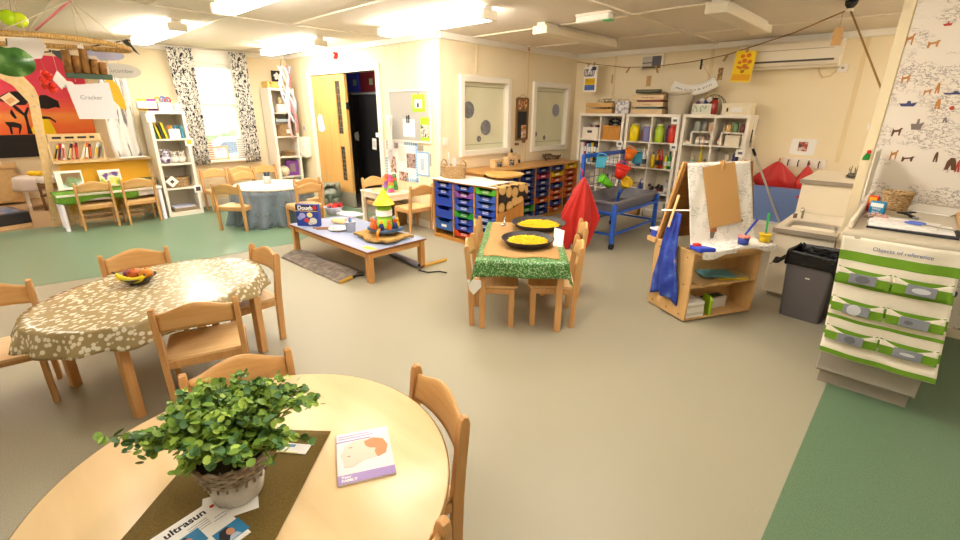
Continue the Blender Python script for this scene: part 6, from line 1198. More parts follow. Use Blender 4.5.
t = thing('white_tag', 'white paper corner hanging under the green cloth', 'paper', gc-gu*.325-gv*.585+V((0, 0, .40)), GA); MB().prism([(-.03, -.075), (.0, -.11), (.055, -.05), (.05, 0), (-.045, 0)], .002, Matrix(((1, 0, 0, 0), (0, 0, -1, -.028), (0, 1, 0, 0), (0, 0, 0, 1)))).build('sheet', PAPER, t)
HES = multinoise('hessian', [(.3, '#9a7240'), (.5, '#b48a56'), (.7, '#c8a26c')], 120, .95)
solo(MB().grid(lambda u, v: ((-.27+.53*u)*(1+.02*math.sin(9*v)), -.50+.02*math.sin(11*u)+(1.02)*v, GZ+.009+.004*max(0, math.sin(9*u+5*v)*math.sin(7*v))), 30, 40, thick=.003), 'hessian_cloth', 'brown hessian cloth spread under the two black bowls', 'cloth', HES, gc, GA)
t0 = None
PASTA = mat('yellow_pasta', '#efc31c', .55, noise=.15, nscale=60)
for i, (px, py, rx, lab) in enumerate(((527.5, 242.5, .20, 'black bowl of yellow rice, nearer one on the hessian'), (538.5, 226, .235, 'black bowl of yellow rice, farther and larger one on the hessian'))):
    p = fl(px, py, GZ+.03); t = thing('black_bowl', lab, 'bowl', (p.x, p.y, GZ+.0165), 0, 'black bowls'); MB().lathe([(0, 0), (rx*.72, 0), (rx*.78, .006), (rx*.97, .045), (rx, .05), (rx*.985, .055), (rx*.95, .047), (rx*.74, .010), (0, .009)], n=48).build('dish', mat('black_bowl', '#3a3638', .5, noise=.2, nscale=10), t)
    MB().lathe([(rx*.3, -.002), (rx*.6, -.002), (rx*.6, .002), (rx*.3, .002)], n=32).build('foot_ring', BLACK, t)
    rn = random.Random(5+i); mb = MB(); pr = rx*.74
    mb.lathe([(0, .028+.006*i)]+[(pr*q/6, .028-.014*(q/6)**2) for q in range(1, 7)]+[(pr*1.0, .011)], n=32)
    for k in range(420):
        r_ = pr*math.sqrt(rn.random()); a = rn.uniform(0, 2*PI); z = .030-.014*(r_/pr)**2+rn.uniform(0, .004); b3 = rn.uniform(0, PI); l = .010; mb.bar((r_*math.cos(a)-l*math.cos(b3), r_*math.sin(a)-l*math.sin(b3), z), (r_*math.cos(a)+l*math.cos(b3), r_*math.sin(a)+l*math.sin(b3), z+rn.uniform(-.003, .004)), .0055, .0045)
    o = mb.build('dyed_rice', PASTA, None, (p.x, p.y, GZ+.028)); tag(o, 'heap of yellow dyed rice in the %s black bowl' % ['nearer', 'farther'][i], 'rice', kind='stuff')
p = fl(505, 222, GZ+.05); t = thing('wire_scoop', 'small metal scoop leaning in the farther black bowl', 'scoop', (p.x, p.y, GZ+.06), -.5); MB().tube([(0, 0, .05), (.05, -.02, .035), (.10, -.05, .0)], .006, 6).build('handle', CHROME, t); MB().ball((.115, -.06, -.004), (.028, .02, .012), 10).build('scoop_head', CHROME, t)
p = fl(558, 240, GZ+.03); t = thing('white_scraper', 'white plastic scoop resting between bowl and cloth edge', 'scoop', (p.x, p.y, GZ+.055), .9, rot=(.75, .1, .75)); MB().prism([(-.045, -.10), (.03, -.10), (.05, .06), (-.03, .08)], .006, None, .002).build('blade', SPR('#ddd8d2', 'scoop_white', .4), t); MB().box((-.045, -.105, 0), (.03, -.095, .03), .002).build('rim', SPR('#ddd8d2', 'scoop_white', .4), t)
# ================================================================== low play table
LX0, LX1, LY0, LY1, LZ = -4.88, -3.36, 2.12, 2.80, .305
c = V(((LX0+LX1)/2, (LY0+LY1)/2, 0)); hx, hy = (LX1-LX0)/2, (LY1-LY0)/2
t = thing('low_table', 'long low wooden play table with a pale blue top', 'table', c)
MB().box((-hx, -hy, LZ-.02), (hx, hy, LZ-.002), .002).build('edge_board', wood('low_edge', '#9a5f2c', '#86501f', 4.), t); MB().box((-hx+.004, -hy+.004, LZ-.003), (hx-.004, hy-.004, LZ)).build('blue_top', mat('pale_blue_laminate', '#9ca7c4', .35, noise=.04, nscale=4), t)
for sx in (-1, 1):
    for sy in (-1, 1): MB().bar((sx*(hx-.04), sy*(hy-.04), 0), (sx*(hx-.04), sy*(hy-.04), LZ-.02), .055, .055, .004).build('leg', HONEY2, t)
for s in (-1, 1): MB().box((-hx+.04, s*(hy-.04)-.012, LZ-.075), (hx-.04, s*(hy-.04)+.012, LZ-.02), .002).build('apron_rail', HONEY, t); MB().box((s*(hx-.04)-.012, -hy+.04, LZ-.075), (s*(hx-.04)+.012, hy-.04, LZ-.02), .002).build('apron_rail', HONEY, t)
L = lambda px, py: fl(px, py, LZ)
p = L(308, 226); t = thing('dough_box', 'upright blue dough activity box at the left end of the low table', 'box', (p.x, p.y+.02, LZ+.001), .62); MB().box((-.125, -.03, 0), (.125, .03, .235), .003).build('carton', SPR('#28409a', 'dough_blue', .4), t)
MB().box((-.124, -.0315, .172), (.124, -.0295, .232)).build('dark_header', SPR('#1c2348', 'dough_navy', .4), t); words('Dough', .062, SPR('#f2f2f4', 'dough_white'), t, (-.015, -.032, .198), (PI/2, 0, 0), bold=.002); MB().prism(ell(.022, .022, 14), .002, Matrix(((1, 0, 0, .095), (0, 0, -1, -.0315), (0, 1, 0, .205), (0, 0, 0, 1)))).build('red_badge', RED, t); MB().box((-.124, -.0318, .162), (.124, -.0295, .170)).build('gold_band', SPR('#d8b24a', 'dough_gold'), t)
for x, z, r, cc_ in ((-.055, .115, .036, '#a9a6dc'), (-.085, .09, .028, '#8d98d4'), (.03, .125, .032, '#ecd78a'), (-.01, .065, .028, '#cf3a34'), (.065, .06, .042, '#d9d4c4'), (.03, .035, .025, '#c9c4b4')): MB().prism(ell(r, r*.85, 14), .002, Matrix(((1, 0, 0, x), (0, 0, -1, -.0305), (0, 1, 0, z), (0, 0, 0, 1)))).build('printed_shape', SPR(cc_, 'dough_'+cc_[1:]), t)
GPL = SPR('#c9cbd6', 'grey_white_plastic', .4)
p = L(334, 214); t = thing('mixing_bowl', 'grey white bowl with cutters on the low table beside the blue box', 'bowl', (p.x, p.y, LZ+.001)); MB().lathe([(0, 0), (.07, 0), (.105, .085), (.112, .09), (.1, .085), (.066, .008), (0, .008)], n=28).build('bowl_body', GPL, t); MB().lathe([(.112, .086), (.118, .09), (.112, .094), (.104, .09)], n=28).build('rim', GPL, t)
for k, (x, y, z, cl_, nm) in enumerate(((-.06, 0, .085, '#d8562a', 'orange'), (-.02, .04, .09, '#c8301f', 'red'), (.03, -.02, .10, '#d92d26', 'scarlet'), (.06, .03, .12, '#b8231f', 'dark red'), (-.03, -.05, .08, '#2f3a6a', 'navy'), (.02, .0, .085, '#e9e0d8', 'white'))):
    q = thing('dough_cutter', '%s dough cutter heaped in the grey white bowl' % nm, 'cutter', (p.x+x, p.y+y, LZ+z-.02), .5*k, 'dough cutters', rot=(.5, .3*k, .5*k)); MB().lathe([(0, 0), (.026, 0), (.032, .05), (.024, .05), (.02, .008), (0, .008)], n=14).build('cup', SPR(cl_, 'cut_'+cl_[1:]), q); MB().tube([(0, 0, 0), (0, 0, -.03)], .01, 6).build('grip', SPR(cl_, 'cut_'+cl_[1:]), q)
p = L(351, 231.5); t = thing('pencil_pot', 'small grey pot of coloured tools on the low table', 'pot', (p.x, p.y, LZ+.001)); MB().lathe([(0, 0), (.045, 0), (.056, .105), (.06, .108), (.052, .105), (.041, .006), (0, .006)], n=24).build('pot_body', GPL, t); MB().lathe([(.058, .098), (.063, .104), (.058, .110)], n=24).build('rim', GPL, t)
for k, (cl_, nm) in enumerate((('#6a9fd0', 'sky blue'), ('#d0342c', 'red'), ('#8a3a6a', 'plum'), ('#d85a6a', 'rose'), ('#4a5a7a', 'slate'))):
    a = 2*PI*k/5; q = thing('modelling_tool', '%s handled tool standing in the grey pot' % nm, 'tool', (p.x+.02*math.cos(a), p.y+.02*math.sin(a), LZ+.01), 0, 'tools in the pot', rot=(.15*math.sin(a), -.15*math.cos(a), 0)); MB().cyl((0, 0, 0), (0, 0, .09), .006, n=8).build('shaft', PALE, q); MB().ball((0, 0, .115), (.014, .014, .03), 8).build('handle', SPR(cl_, 'tool_'+cl_[1:]), q)
p = L(339, 230); t = thing('white_plate', 'white round plate in front of the rolling pin on the low table', 'plate', (p.x, p.y, LZ+.001)); MB().lathe([(0, 0), (.07, 0), (.105, .016), (.108, .02), (.1, .02), (.068, .006), (0, .006)], n=32).build('plate_body', WHITE, t); MB().lathe([(.1, .018), (.109, .021), (.104, .024)], n=32).build('rim', WHITE, t)
p = L(338, 225); t = thing('rolling_pin', 'short pale rolling pin lying behind the white plate', 'rolling pin', (p.x-.04, p.y+.05, LZ+.033), .55); MB().cyl((-.07, 0, 0), (.07, 0, 0), .032).build('roller', PALE, t); [MB().cyl((s*.07, 0, 0), (s*.10, 0, 0), .013, .015).build('handle', HONEY, t) for s in (-1, 1)]
for k, (px, py) in enumerate(((322, 228.5), (325.5, 229.5))): p = L(px, py); t = thing('wooden_stick', ['brown stick lying nearer the blue box', 'brown stick lying nearer the white plate'][k], 'stick', (p.x, p.y, LZ+.008), .95); MB().cyl((-.09, 0, 0), (.09, 0, 0), .008, n=8).build('shaft', SPR('#8a5a3a', 'stick_brown'), t); MB().cyl((.09, 0, 0), (.098, 0, 0), .008, .003, n=8).build('tip', SPR('#c9a27a', 'stick_tip'), t)
p = L(353, 216); t = thing('white_towel', 'folded white cloth on the back of the low table behind the pot', 'cloth', (p.x-.1, p.y-.02, LZ+.001), .2); MB().grid(lambda u, v: (-.2+.4*u, -.08+.16*v, .025+.008*math.sin(7*u)*math.sin(5*v)), 16, 8, thick=.022).build('folded_cloth', SPR('#ece8ea', 'towel_white', .9), t)
# sack cloth, building set tower
SK = multinoise('sackcloth', [(.3, '#8f6a38'), (.5, '#b8904f'), (.7, '#cfab6c')], 90, .95)
pc = L(381, 239); rn = random.Random(3)
solo(MB().grid(lambda u, v: (-.24+.50*u+.02*math.sin(7*v), -.17+.34*v+.025*math.sin(6*u+1), .040+.012*math.sin(8*u+3*v)*math.sin(6*v+u)+.008*math.sin(23*u+9*v)*math.sin(19*v)), 40, 28, thick=.026), 'sack_cloth', 'crumpled brown sackcloth under the toy tower on the low table', 'cloth', SK, (pc.x-.04, pc.y+.03, LZ+.002), .1)
pt = L(401, 228); pt = V((pc.x-.02, pc.y+.07, LZ+.0))
t = thing('toy_tower', 'green toy tower with white band and pointed yellow roof', 'toy', (pt.x, pt.y, LZ+.105)); GT = SPR('#93c52a', 'tower_green', .5)
MB().cyl((0, 0, 0), (0, 0, .13), .072, n=28).cyl((0, 0, .165), (0, 0, .235), .072, n=28).build('tower_wall', GT, t); MB().cyl((0, 0, .12), (0, 0, .175), .079, n=28).build('white_band', WHITE, t); MB().lathe([(0, .385), (.004, .38), (.052, .305), (.104, .230), (.104, .230), (0, .230)], n=24).build('pointed_roof', SPR('#ecc01a', 'roof_yellow', .45), t)
t = thing('toy_platform', 'blue grey toy base tray below the green tower', 'toy', (pt.x, pt.y, LZ+.078)); MB().prism(rrect(.30, .26, .05), .025, None, .004).build('tray', SPR('#4a6488', 'base_blue', .5), t); MB().lathe([(.07, .025), (.09, .025), (.09, .027), (.07, .027)], n=24).build('ring', SPR('#3d5478', 'base_ring'), t)
fcols = (('#2b2a6a', 'indigo'), ('#e0701e', 'orange'), ('#26357a', 'navy'), ('#e8b41e', 'yellow'), ('#1f1d24', 'black'), ('#d8461e', 'red'), ('#3a3a8a', 'violet'), ('#b9c0e0', 'pale lilac'), ('#e88a2a', 'amber'), ('#dd5a24', 'rust'))
for k, (cl_, nm) in enumerate(fcols):
    a = 2*PI*k/10-.9; r_ = .118; q = thing('toy_figure', '%s toy figure standing round the foot of the green tower' % nm, 'toy figure', (pt.x+r_*math.cos(a), pt.y+r_*math.sin(a), LZ+.1035), a, 'toy figures round the tower'); m = SPR(cl_, 'fig_'+cl_[1:], .4)
    MB().lathe([(0, 0), (.026, 0), (.028, .01), (.020, .05), (.012, .062), (0, .064)], n=14).build('figure_body', m, q); MB().ball((0, 0, .076), .02, 10).build('head', m if k % 2 else SPR(fcols[(k+3) % 10][0], 'fig_'+fcols[(k+3) % 10][0][1:]), q)
p = L(401, 249); t = thing('orange_figure', 'orange toy arm hanging over the edge of the sackcloth', 'toy figure', (pt.x+.11, pt.y-.16, LZ+.07), .3); MB().tube([(-.02, .05, .045), (0, 0, .03), (0, -.02, -.02)], .014, 8).build('limb', SPR('#e8921e', 'limb_orange', .4), t); MB().ball((0, -.02, -.03), .018, 8).build('hand', SPR('#e8921e', 'limb_orange', .4), t)
p = L(370, 248); t = thing('yellow_paper', 'flat yellow paper shape at the front edge of the low table', 'paper', (p.x, p.y, LZ+.001), .3); MB().prism([(-.08, -.025), (0, -.045), (.09, -.02), (.06, .02), (-.06, .03)], .0015).build('sheet', SPR('#e3c63a', 'paper_yellow', .8), t)
# floor bags beside and under the low table
BAG = multinoise('grey_brown_mat', [(.3, '#63594f'), (.5, '#7c7166'), (.7, '#938779')], 18, .9)
P = [fl(x, y) for x, y in ((281, 258), (297, 249), (365, 272), (339, 284))]; d1 = (P[2]-P[1]); 
def quad(u, v, h): q = (P[0].lerp(P[3], u)).lerp(P[1].lerp(P[2], u), v); return (q.x, q.y, h)
solo(MB().grid(lambda u, v: quad(u, v, .004+.035*(math.sin(PI*min(1, max(0, v)))**.5)*(math.sin(PI*min(1, u*.98+.01))**.3)+.008*math.sin(14*v+3*u)*math.sin(9*u)), 48, 24, thick=.004), 'folded_mat', 'grey brown padded mat lying on the floor in front of the low table', 'mat', BAG)
t = thing('wooden_rod', 'wooden rod end and black strap poking out of the grey brown mat', 'rod', (P[3].x, P[3].y, 0), 0); e = P[2]-P[3]; MB().box((0, 0, 0), (.001, .001, .001)).bm.free(); MB().cyl(e*.08+V((.02, -.02, .016)), e*.5+V((.02, -.02, .016)), .016).build('rod', SPR('#b58a2c', 'rod_ochre'), t); MB().tube([e*.5+V((0, -.0, .012)), e*.58+V((.06, -.03, .012)), e*.7+V((.03, -.06, .012)), e*.85+V((.08, -.02, .012))], .007, 6).build('strap', BLACK, t)
Q = [fl(x, y) for x, y in ((384, 252), (388, 250), (420, 266), (417, 270))]
t = thing('rolled_mat', 'lilac grey rolled mat lying under the right end of the low table', 'mat', (Q[0].x, Q[0].y, 0)); e = (Q[2]+Q[3])/2-Q[0]; MB().tube([V((0, 0, .03)), e*.5+V((0, 0, .03)), e+V((0, 0, .03))], .03, 12).build('roll', SPR('#8f8b9c', 'mat_lilac', .9), t); MB().tube([e*.96+V((0, 0, .03)), e+V((.02, .02, .03))], .02, 10).build('core', BLACK, t)
a0, a1 = fl(425, 267), fl(446, 261); t = thing('wooden_rod', 'short ochre rod with a black cord on the floor right of the low table', 'rod', (a0.x, a0.y, 0)); e = a1-a0; MB().cyl((0, 0, .017), (e.x, e.y, .017), .017).build('rod', SPR('#b58a2c', 'rod_ochre'), t); MB().tube([(0, .0, .03), (.05, -.12, .008), (.16, -.10, .008), (.22, 0, .008), (.30, .02, .008)], .007, 6).build('strap', BLACK, t)
# ================================================================== net draped round table
CT = V((-6.50, 2.66, .003)); CZ = .50
t = thing('net_table', 'round white table skirted with blue grey net', 'table', CT); MB().lathe([(0, CZ-.025), (.50, CZ-.025), (.505, CZ-.012), (.50, CZ), (0, CZ)], n=48).build('tabletop', WHITE, t)
for a in (45, 135, 225, 315): x, y = .38*math.cos(math.radians(a)), .38*math.sin(math.radians(a)); MB().cyl((x, y, 0), (x, y, CZ-.025), .025).build('leg', GREY, t)
NET = mat('blue_grey_net', '#8f9fae', .8, noise=.4, nscale=9, alpha=.5)
solo(MB().grid(lambda u, v: ((.512+.06*v+.045*v*math.sin(17*2*PI*u)+.04*v*math.sin(7*2*PI*u+1))*math.cos(2*PI*u), (.512+.06*v+.045*v*math.sin(17*2*PI*u)+.04*v*math.sin(7*2*PI*u+1))*math.sin(2*PI*u), CZ-.03-(CZ-.036)*v), 190, 8, thick=.002), 'net_skirt', 'blue grey net skirt gathered around the round white table', 'table skirt', NET, CT)
for k, (px, py, w, d, r, c_, lab) in enumerate(((262, 186, .24, .17, .4, '#f0ecea', 'white drawing paper at the left of the net table top'), (276, 184, .2, .15, -.3, '#ead9d8', 'pinkish drawing in the middle of the net table'), (287, 187, .22, .14, .2, '#d9d3d6', 'grey drawing at the right of the net table top'), (283, 182.5, .2, .12, .7, '#dfe4da', 'pale green drawing at the back of the net table'))):
    p = fl(px, py, CZ); t = thing('drawing_paper', lab, 'paper', (p.x, p.y, CZ+.0045+.002*k), r, 'drawings on the net table'); MB().box((-w/2, -d/2, 0), (w/2, d/2, .0015)).build('sheet', SPR(c_, 'draw_'+c_[1:], .8), t); MB().prism(ell(w*.2, d*.2, 10), .0006, Matrix.Translation((0, 0, .0014))).build('scribble', SPR(['#c9c2d0', '#d08a94', '#b06a78', '#8aa890'][k], 'scribble_%d' % k), t)
p = fl(268, 184, CZ); t = thing('marker_pot', 'clear pot of dark marker pens on the net table', 'pot', (p.x, p.y, CZ+.004)); MB().lathe([(0, 0), (.05, 0), (.052, .11), (.047, .11), (.045, .006), (0, .006)], n=20).build('pot_body', SPR('#c9cdc6', 'pot_clear', .2), t)
for k in range(6): a = k*1.05; MB().cyl((.015*math.cos(a), .015*math.sin(a), .01), (.032*math.cos(a), .032*math.sin(a), .16), .011, n=8).build('marker', SPR(['#23423f', '#1f2c4a', '#2a3a34', '#30303a', '#1c3a3a', '#22224a'][k], 'marker_%d' % k), t)
# ================================================================== little square table with cups
SQ0, SQ1, SQY0, SQY1, SQZ = -5.50, -4.86, 3.43, 3.85, .46
c = V(((SQ0+SQ1)/2, (SQY0+SQY1)/2, 0)); hx, hy = (SQ1-SQ0)/2, (SQY1-SQY0)/2; WW = SPR('#efe4d0', 'cream_painted_wood', .5)
t = thing('square_table', 'little cream painted table standing against the pinboard wall', 'table', c); MB().box((-hx, -hy, SQZ-.022), (hx, hy, SQZ), .004).build('tabletop', WW, t)
for sx in (-1, 1):
    for sy in (-1, 1): MB().bar((sx*(hx-.03), sy*(hy-.03), 0), (sx*(hx-.03), sy*(hy-.03), SQZ-.022), .045, .045, .004).build('leg', WW, t)
MB().box((-hx+.03, -hy+.02, SQZ-.09), (hx-.03, -hy+.04, SQZ-.022), .002).build('apron_rail', WW, t); MB().box((hx-.04, -hy+.03, SQZ-.09), (hx-.02, hy-.03, SQZ-.022), .002).build('apron_rail', WW, t)
t = thing('round_board', 'round pale wooden board lying on the little square table', 'board', (c.x, c.y, SQZ+.001)); MB().cyl((0, 0, 0), (0, 0, .012), .20, n=36).build('disc', wood('pale_board', '#e6cfa2', '#dcc08c', 3.), t); MB().lathe([(.185, .012), (.2, .012), (.2, .02), (.185, .02)], n=36).build('rim', wood('pale_board', '#e6cfa2', '#dcc08c', 3.), t)
for k, (px, cs) in enumerate(((388, ('#8fc43a', '#a06ac0', '#9a5aa8', '#e07a2a', '#e0622a')), (398, ('#e05a9a', '#8ac43a', '#e8923a', '#e0528a', '#d84a80')), (393, ('#4a8a3a', '#3f7a34', '#5a9a3c', '#c8581e', '#4f7a34')))):
    z = SQZ+.014; xx = c.x+.09+.085*k if k < 2 else c.x+.14; yy = c.y-.05+(.09 if k == 2 else 0)
    for j, cl_ in enumerate(cs):
        r0, r1 = .045-.004*j, .039-.004*j; q = thing('stacking_cup', 'stacking cup, %s of the %s tower on the square table' % (['lowest', 'second', 'third', 'fourth', 'topmost'][j], ['orange topped', 'pink topped', 'green'][k]), 'cup', (xx, yy, z), 0, 'stacking cups'); MB().lathe([(0, .04), (r1, .04), (r0, 0), (r0+.003, 0), (r0+.003, .004), (r1+.002, .043), (0, .043)], n=18).build('cup_wall', SPR(cl_, 'cup_'+cl_[1:], .4), q); MB().lathe([(r0, .001), (r0+.005, .001), (r0+.005, .007), (r0, .007)], n=18).build('rim', SPR(cl_, 'cup_'+cl_[1:], .4), q); z += .044
t = thing('wooden_stool', 'small brown wooden box stool under the square table', 'stool', (-5.08, 3.70, 0)); MB().box((-.10, -.07, .26), (.14, .10, .30), .003).build('seat', DW, t); [MB().box((x, -.06, 0), (x+.03, .09, .26), .003).build('leg', DW, t) for x in (-.09, .10)]
# grey toy elephant by the door
t = thing('toy_elephant', 'grey green toy elephant standing on the green floor by the door', 'toy elephant', (-6.62, 3.62, .003), 2.5)
EL = mat('elephant_skin', '#8b9080', .8, noise=.15, nscale=14)
bm = MB()
def skin_body():
    me = bpy.data.meshes.new('elephant_body'); vs = [(0, 0, .26), (.13, 0, .275), (.22, 0, .29), (.27, 0, .26), (.295, 0, .19), (.30, 0, .12), (.31, 0, .07), (-.12, 0, .27), (-.19, 0, .24), (.12, .07, .20), (.12, .075, .10), (.12, .075, .02), (.12, -.07, .20), (.12, -.075, .10), (.12, -.075, .02), (-.13, .07, .20), (-.13, .075, .10), (-.13, .075, .02), (-.13, -.07, .20), (-.13, -.075, .10), (-.13, -.075, .02), (-.21, 0, .19), (-.215, 0, .12)]
    es = [(0, 1), (1, 2), (2, 3), (3, 4), (4, 5), (5, 6), (0, 7), (7, 8), (1, 9), (9, 10), (10, 11), (1, 12), (12, 13), (13, 14), (7, 15), (15, 16), (16, 17), (7, 18), (18, 19), (19, 20), (8, 21), (21, 22)]
    rs = [.125, .115, .085, .07, .035, .026, .02, .11, .07, .055, .045, .046, .055, .045, .046, .055, .045, .046, .055, .045, .046, .012, .008]
    me.from_pydata(vs, es, []); o = bpy.data.objects.new('elephant_body', me); COL.objects.link(o); m = o.modifiers.new('skin', 'SKIN'); su = o.modifiers.new('sub', 'SUBSURF'); su.levels = su.render_levels = 2
    for v, r in zip(me.skin_vertices[0].data, rs): v.radius = (r, r)
    me.skin_vertices[0].data[0].use_root = True; dg = bpy.context.evaluated_depsgraph_get(); m2 = bpy.data.meshes.new_from_object(o.evaluated_get(dg)); bpy.data.objects.remove(o); o2 = bpy.data.objects.new('body', m2); COL.objects.link(o2); m2.materials.clear(); m2.materials.append(EL); [setattr(p_, 'use_smooth', True) for p_ in m2.polygons]; return o2
eb = skin_body(); eb.parent = t
for s in (-1, 1):
    MB().ball((.19, s*.105, .27), (.055, .014, .085), 12).build('ear', EL, t); MB().cyl((.30, s*.03, .2), (.37, s*.035, .16), .008, .003, n=8).build('tusk', PAPER, t); MB().ball((.27, s*.058, .285), .009, 8).build('eye', BLACK, t)
MB().box((-.09, -.07, .365), (.07, .07, .385), .008).build('saddle', SPR('#4a4a3c', 'saddle_dark', .8), t)
# ================================================================== blue framed sand table with hanging buckets
SB = SPR('#2a5cc0', 'frame_blue_paint', .35); TRAYM = mat('dark_grey_tray', '#77747c', .4, noise=.1, nscale=6)
sx0, sx1, sy0, sy1, sz = -2.93, -2.34, 4.68, 5.80, .54
c = V(((sx0+sx1)/2, (sy0+sy1)/2, 0)); hx, hy = (sx1-sx0)/2, (sy1-sy0)/2
t = thing('sand_table', 'grey sand table on a blue metal frame with castors before the bookcases', 'sand table', c)
mb = MB()
for k, (z, i) in enumerate(((sz, 0), )):
    o = rrect(2*hx+.04, 2*hy+.04, .06); n_ = rrect(2*hx-.06, 2*hy-.06, .05); bt = rrect(2*hx-.16, 2*hy-.16, .05); oo = rrect(2*hx-.10, 2*hy-.10, .05)
    L_ = [[mb.bm.verts.new((x, y, zz)) for x, y in ring] for ring, zz in ((oo, sz-.17), (rrect(2*hx-.02, 2*hy-.02, .05), sz-.03), (o, sz-.02), (o, sz), (n_, sz), (bt, sz-.15))]
    for a, b2 in zip(L_, L_[1:]):
        for q in range(len(a)): mb.bm.faces.new((a[q], a[(q+1) % len(a)], b2[(q+1) % len(a)], b2[q]))
    mb.bm.faces.new(L_[-1]); mb.bm.faces.new(L_[0][::-1])
mb.build('tray', TRAYM, t)
MB().box((-hx+.10, -hy+.10, sz-.148), (hx-.10, hy-.10, sz-.13)).build('dark_sand', mat('dark_sand', '#4b474c', .9, noise=.2, nscale=60), t)
for ax in (-1, 1):
    for ay in (-1, 1):
        MB().bar((ax*(hx+.0), ay*(hy+.0), .07), (ax*(hx+.0), ay*(hy+.0), sz-.025), .045, .045, .005).build('leg', SB, t)
        w_ = MB().cyl((ax*hx-.02, ay*hy, .035), (ax*hx+.02, ay*hy, .035), .035, n=16).build('castor', BLACK, t); MB().bar((ax*hx, ay*hy, .035), (ax*hx, ay*hy, .08), .035, .03).build('fork', BLACK, w_)
for s in (-1, 1):
    MB().bar((s*hx, -hy, sz-.13), (s*hx, hy, sz-.13), .03, .03, .003).build('side_rail', SB, t); MB().bar((-hx, s*hy, sz-.13), (hx, s*hy, sz-.13), .03, .03, .003).build('end_rail', SB, t); MB().bar((s*hx, -hy, .17), (s*hx, hy, .17), .025, .025, .003).build('low_rail', SB, t); MB().bar((-hx, s*hy, .17), (hx, s*hy, .17), .025, .025, .003).build('low_rail', SB, t)
    MB().bar((-hx-.035, -hy+.30 if s < 0 else hy+.25, .2), (-hx-.035, -hy+.30 if s < 0 else hy+.25, 1.0), .04, .04, .004).build('tall_post', SB, t)
MB().bar((-hx-.035, -hy+.29, .985), (-hx-.035, hy+.26, .985), .035, .05, .004).build('top_bar', SB, t)
for z in (.62, .72, .82, .91): MB().bar((-hx-.035, -hy+.3, z), (-hx-.035, hy+.25, z), .006, .006).build('grid_wire', SPR('#5a6a94', 'grid_blue'), t)
for k in range(9): y = -hy+.3+(2*hy-.05)*(k+.5)/9; MB().bar((-hx-.04, y, .56), (-hx-.04, y, .97), .005, .005).build('grid_wire', SPR('#5a6a94', 'grid_blue'), t)
MB().tube([(-.02, .10, sz-.13), (.0, .10, sz+.0), (.03, .08, sz+.04), (.05, .02, sz+.02)], .02, 8).build('tap_arm', SB, t)
def pail(px, py, X, r, h, c_, nm, lab, tilt=(.2, .5, 0), square=False):
    p = wx(px, py, X); q = thing(nm, lab, 'bucket', p, 0, 'buckets hanging over the sand table', rot=tilt); m = SPR(c_, 'pail_'+c_[1:], .4)
    if square:
        MB().box((-r, -r*.8, -h/2), (r, r*.8, h/2), .012).build('bucket_body', m, q); MB().box((-r*1.1, -r*.9, h/2-.02), (r*1.1, r*.9, h/2), .006).build('rim', m, q)
    else:
        MB().lathe([(0, -h/2), (r*.7, -h/2), (r, h/2), (r*.92, h/2), (r*.64, -h/2+.01), (0, -h/2+.01)], n=22).build('bucket_body', m, q); MB().lathe([(r, h/2-.02), (r*1.1, h/2-.02), (r*1.1, h/2), (r, h/2)], n=22).build('rim', m, q)
    MB().tube([(r*math.cos(a), .0, h/2+.7*r*math.sin(a)) for a in [PI*k/10 for k in range(11)]], .006, 6).build('handle', m, q)
pail(601, 162, -2.88, .06, .13, '#4fb4d4', 'square_bucket', 'sky blue square bucket at the near end of the hanging bar', (.1, .1, .5), True)
pail(637, 158, -2.86, .062, .14, '#3f9fc4', 'square_bucket', 'sky blue square bucket at the far end of the hanging bar', (.1, -.1, .8), True)
pail(629.5, 155, -2.86, .072, .13, '#f07a1a', 'bucket', 'orange bucket between the two sky blue ones', (.1, .35, 0))
pail(621, 172, -2.62, .085, .15, '#dc2a1c', 'bucket', 'red bucket hanging over the middle of the sand table', (.15, .3, .4))
pail(625.5, 183.5, -2.60, .07, .10, '#f0c81c', 'bucket', 'small yellow bucket below the red one', (.5, .8, 0))
pail(606, 182, -2.72, .055, .16, '#6fcc1e', 'bucket', 'lime green pail tilted towards the sand', (.2, -.9, .6))
p = wx(634, 175, -2.86)
t = cloth_bag('red_apron', 'big red waterproof apron hanging on the near corner of the sand table', 'apron', (-2.68, 4.50, .82), .40, .76, RB, 21, 5, .75, 'red aprons on the rail', .05, .2); MB().tube([(0, 0, 0), (.0, .0, .06), (-.02, .06, .08)], .006, 5).build('loop', RB, t)
for s in (-1, 1): MB().grid(lambda u, v, s=s: (s*(.05+.09*v)+.04*math.cos(2*PI*u), -.03+.045*math.sin(2*PI*u), -.12-.34*v), 14, 8, thick=.002).build('sleeve', RB, t)
t['group'] = 'red aprons'
# ================================================================== easel with storage
EA = math.radians(61.9); EB = fl(683, 323)
t = thing('art_easel', 'double sided wooden easel on a storage base, papered with newsprint', 'easel', (EB.x, EB.y, 0), EA)
EW, ED, EH = .655, .42, .555
for x in (0, EW-.018): MB().prism([(0, .012), (ED, .012), (ED, EH), (0, EH)], .018, Matrix(((0, 0, 1, x), (1, 0, 0, 0), (0, 1, 0, 0), (0, 0, 0, 1))), .003).build('side_panel', BIRCH, t)
for z in (.012, .27): MB().box((.018, .004, z), (EW-.018, ED-.01, z+.018), .002).build('shelf', BIRCH, t)
MB().box((.018, .0, EH-.07), (EW-.018, .018, EH-.0), .002).build('front_rail', BIRCH, t); MB().box((.018, ED*.5-.008, .03), (EW-.018, ED*.5+.008, EH-.03)).build('divider', BIRCH, t)
mb = MB()
for y in (.06, .2, .36):
    for z in (.05, .29, .5): mb.cyl((-.002, y, z), (.001, y, z), .007, n=8)
mb.build('screw_caps', SPR('#8a6a40', 'screw_caps'), t); bpy.data.objects['screw_caps']['kind'] = 'stuff'
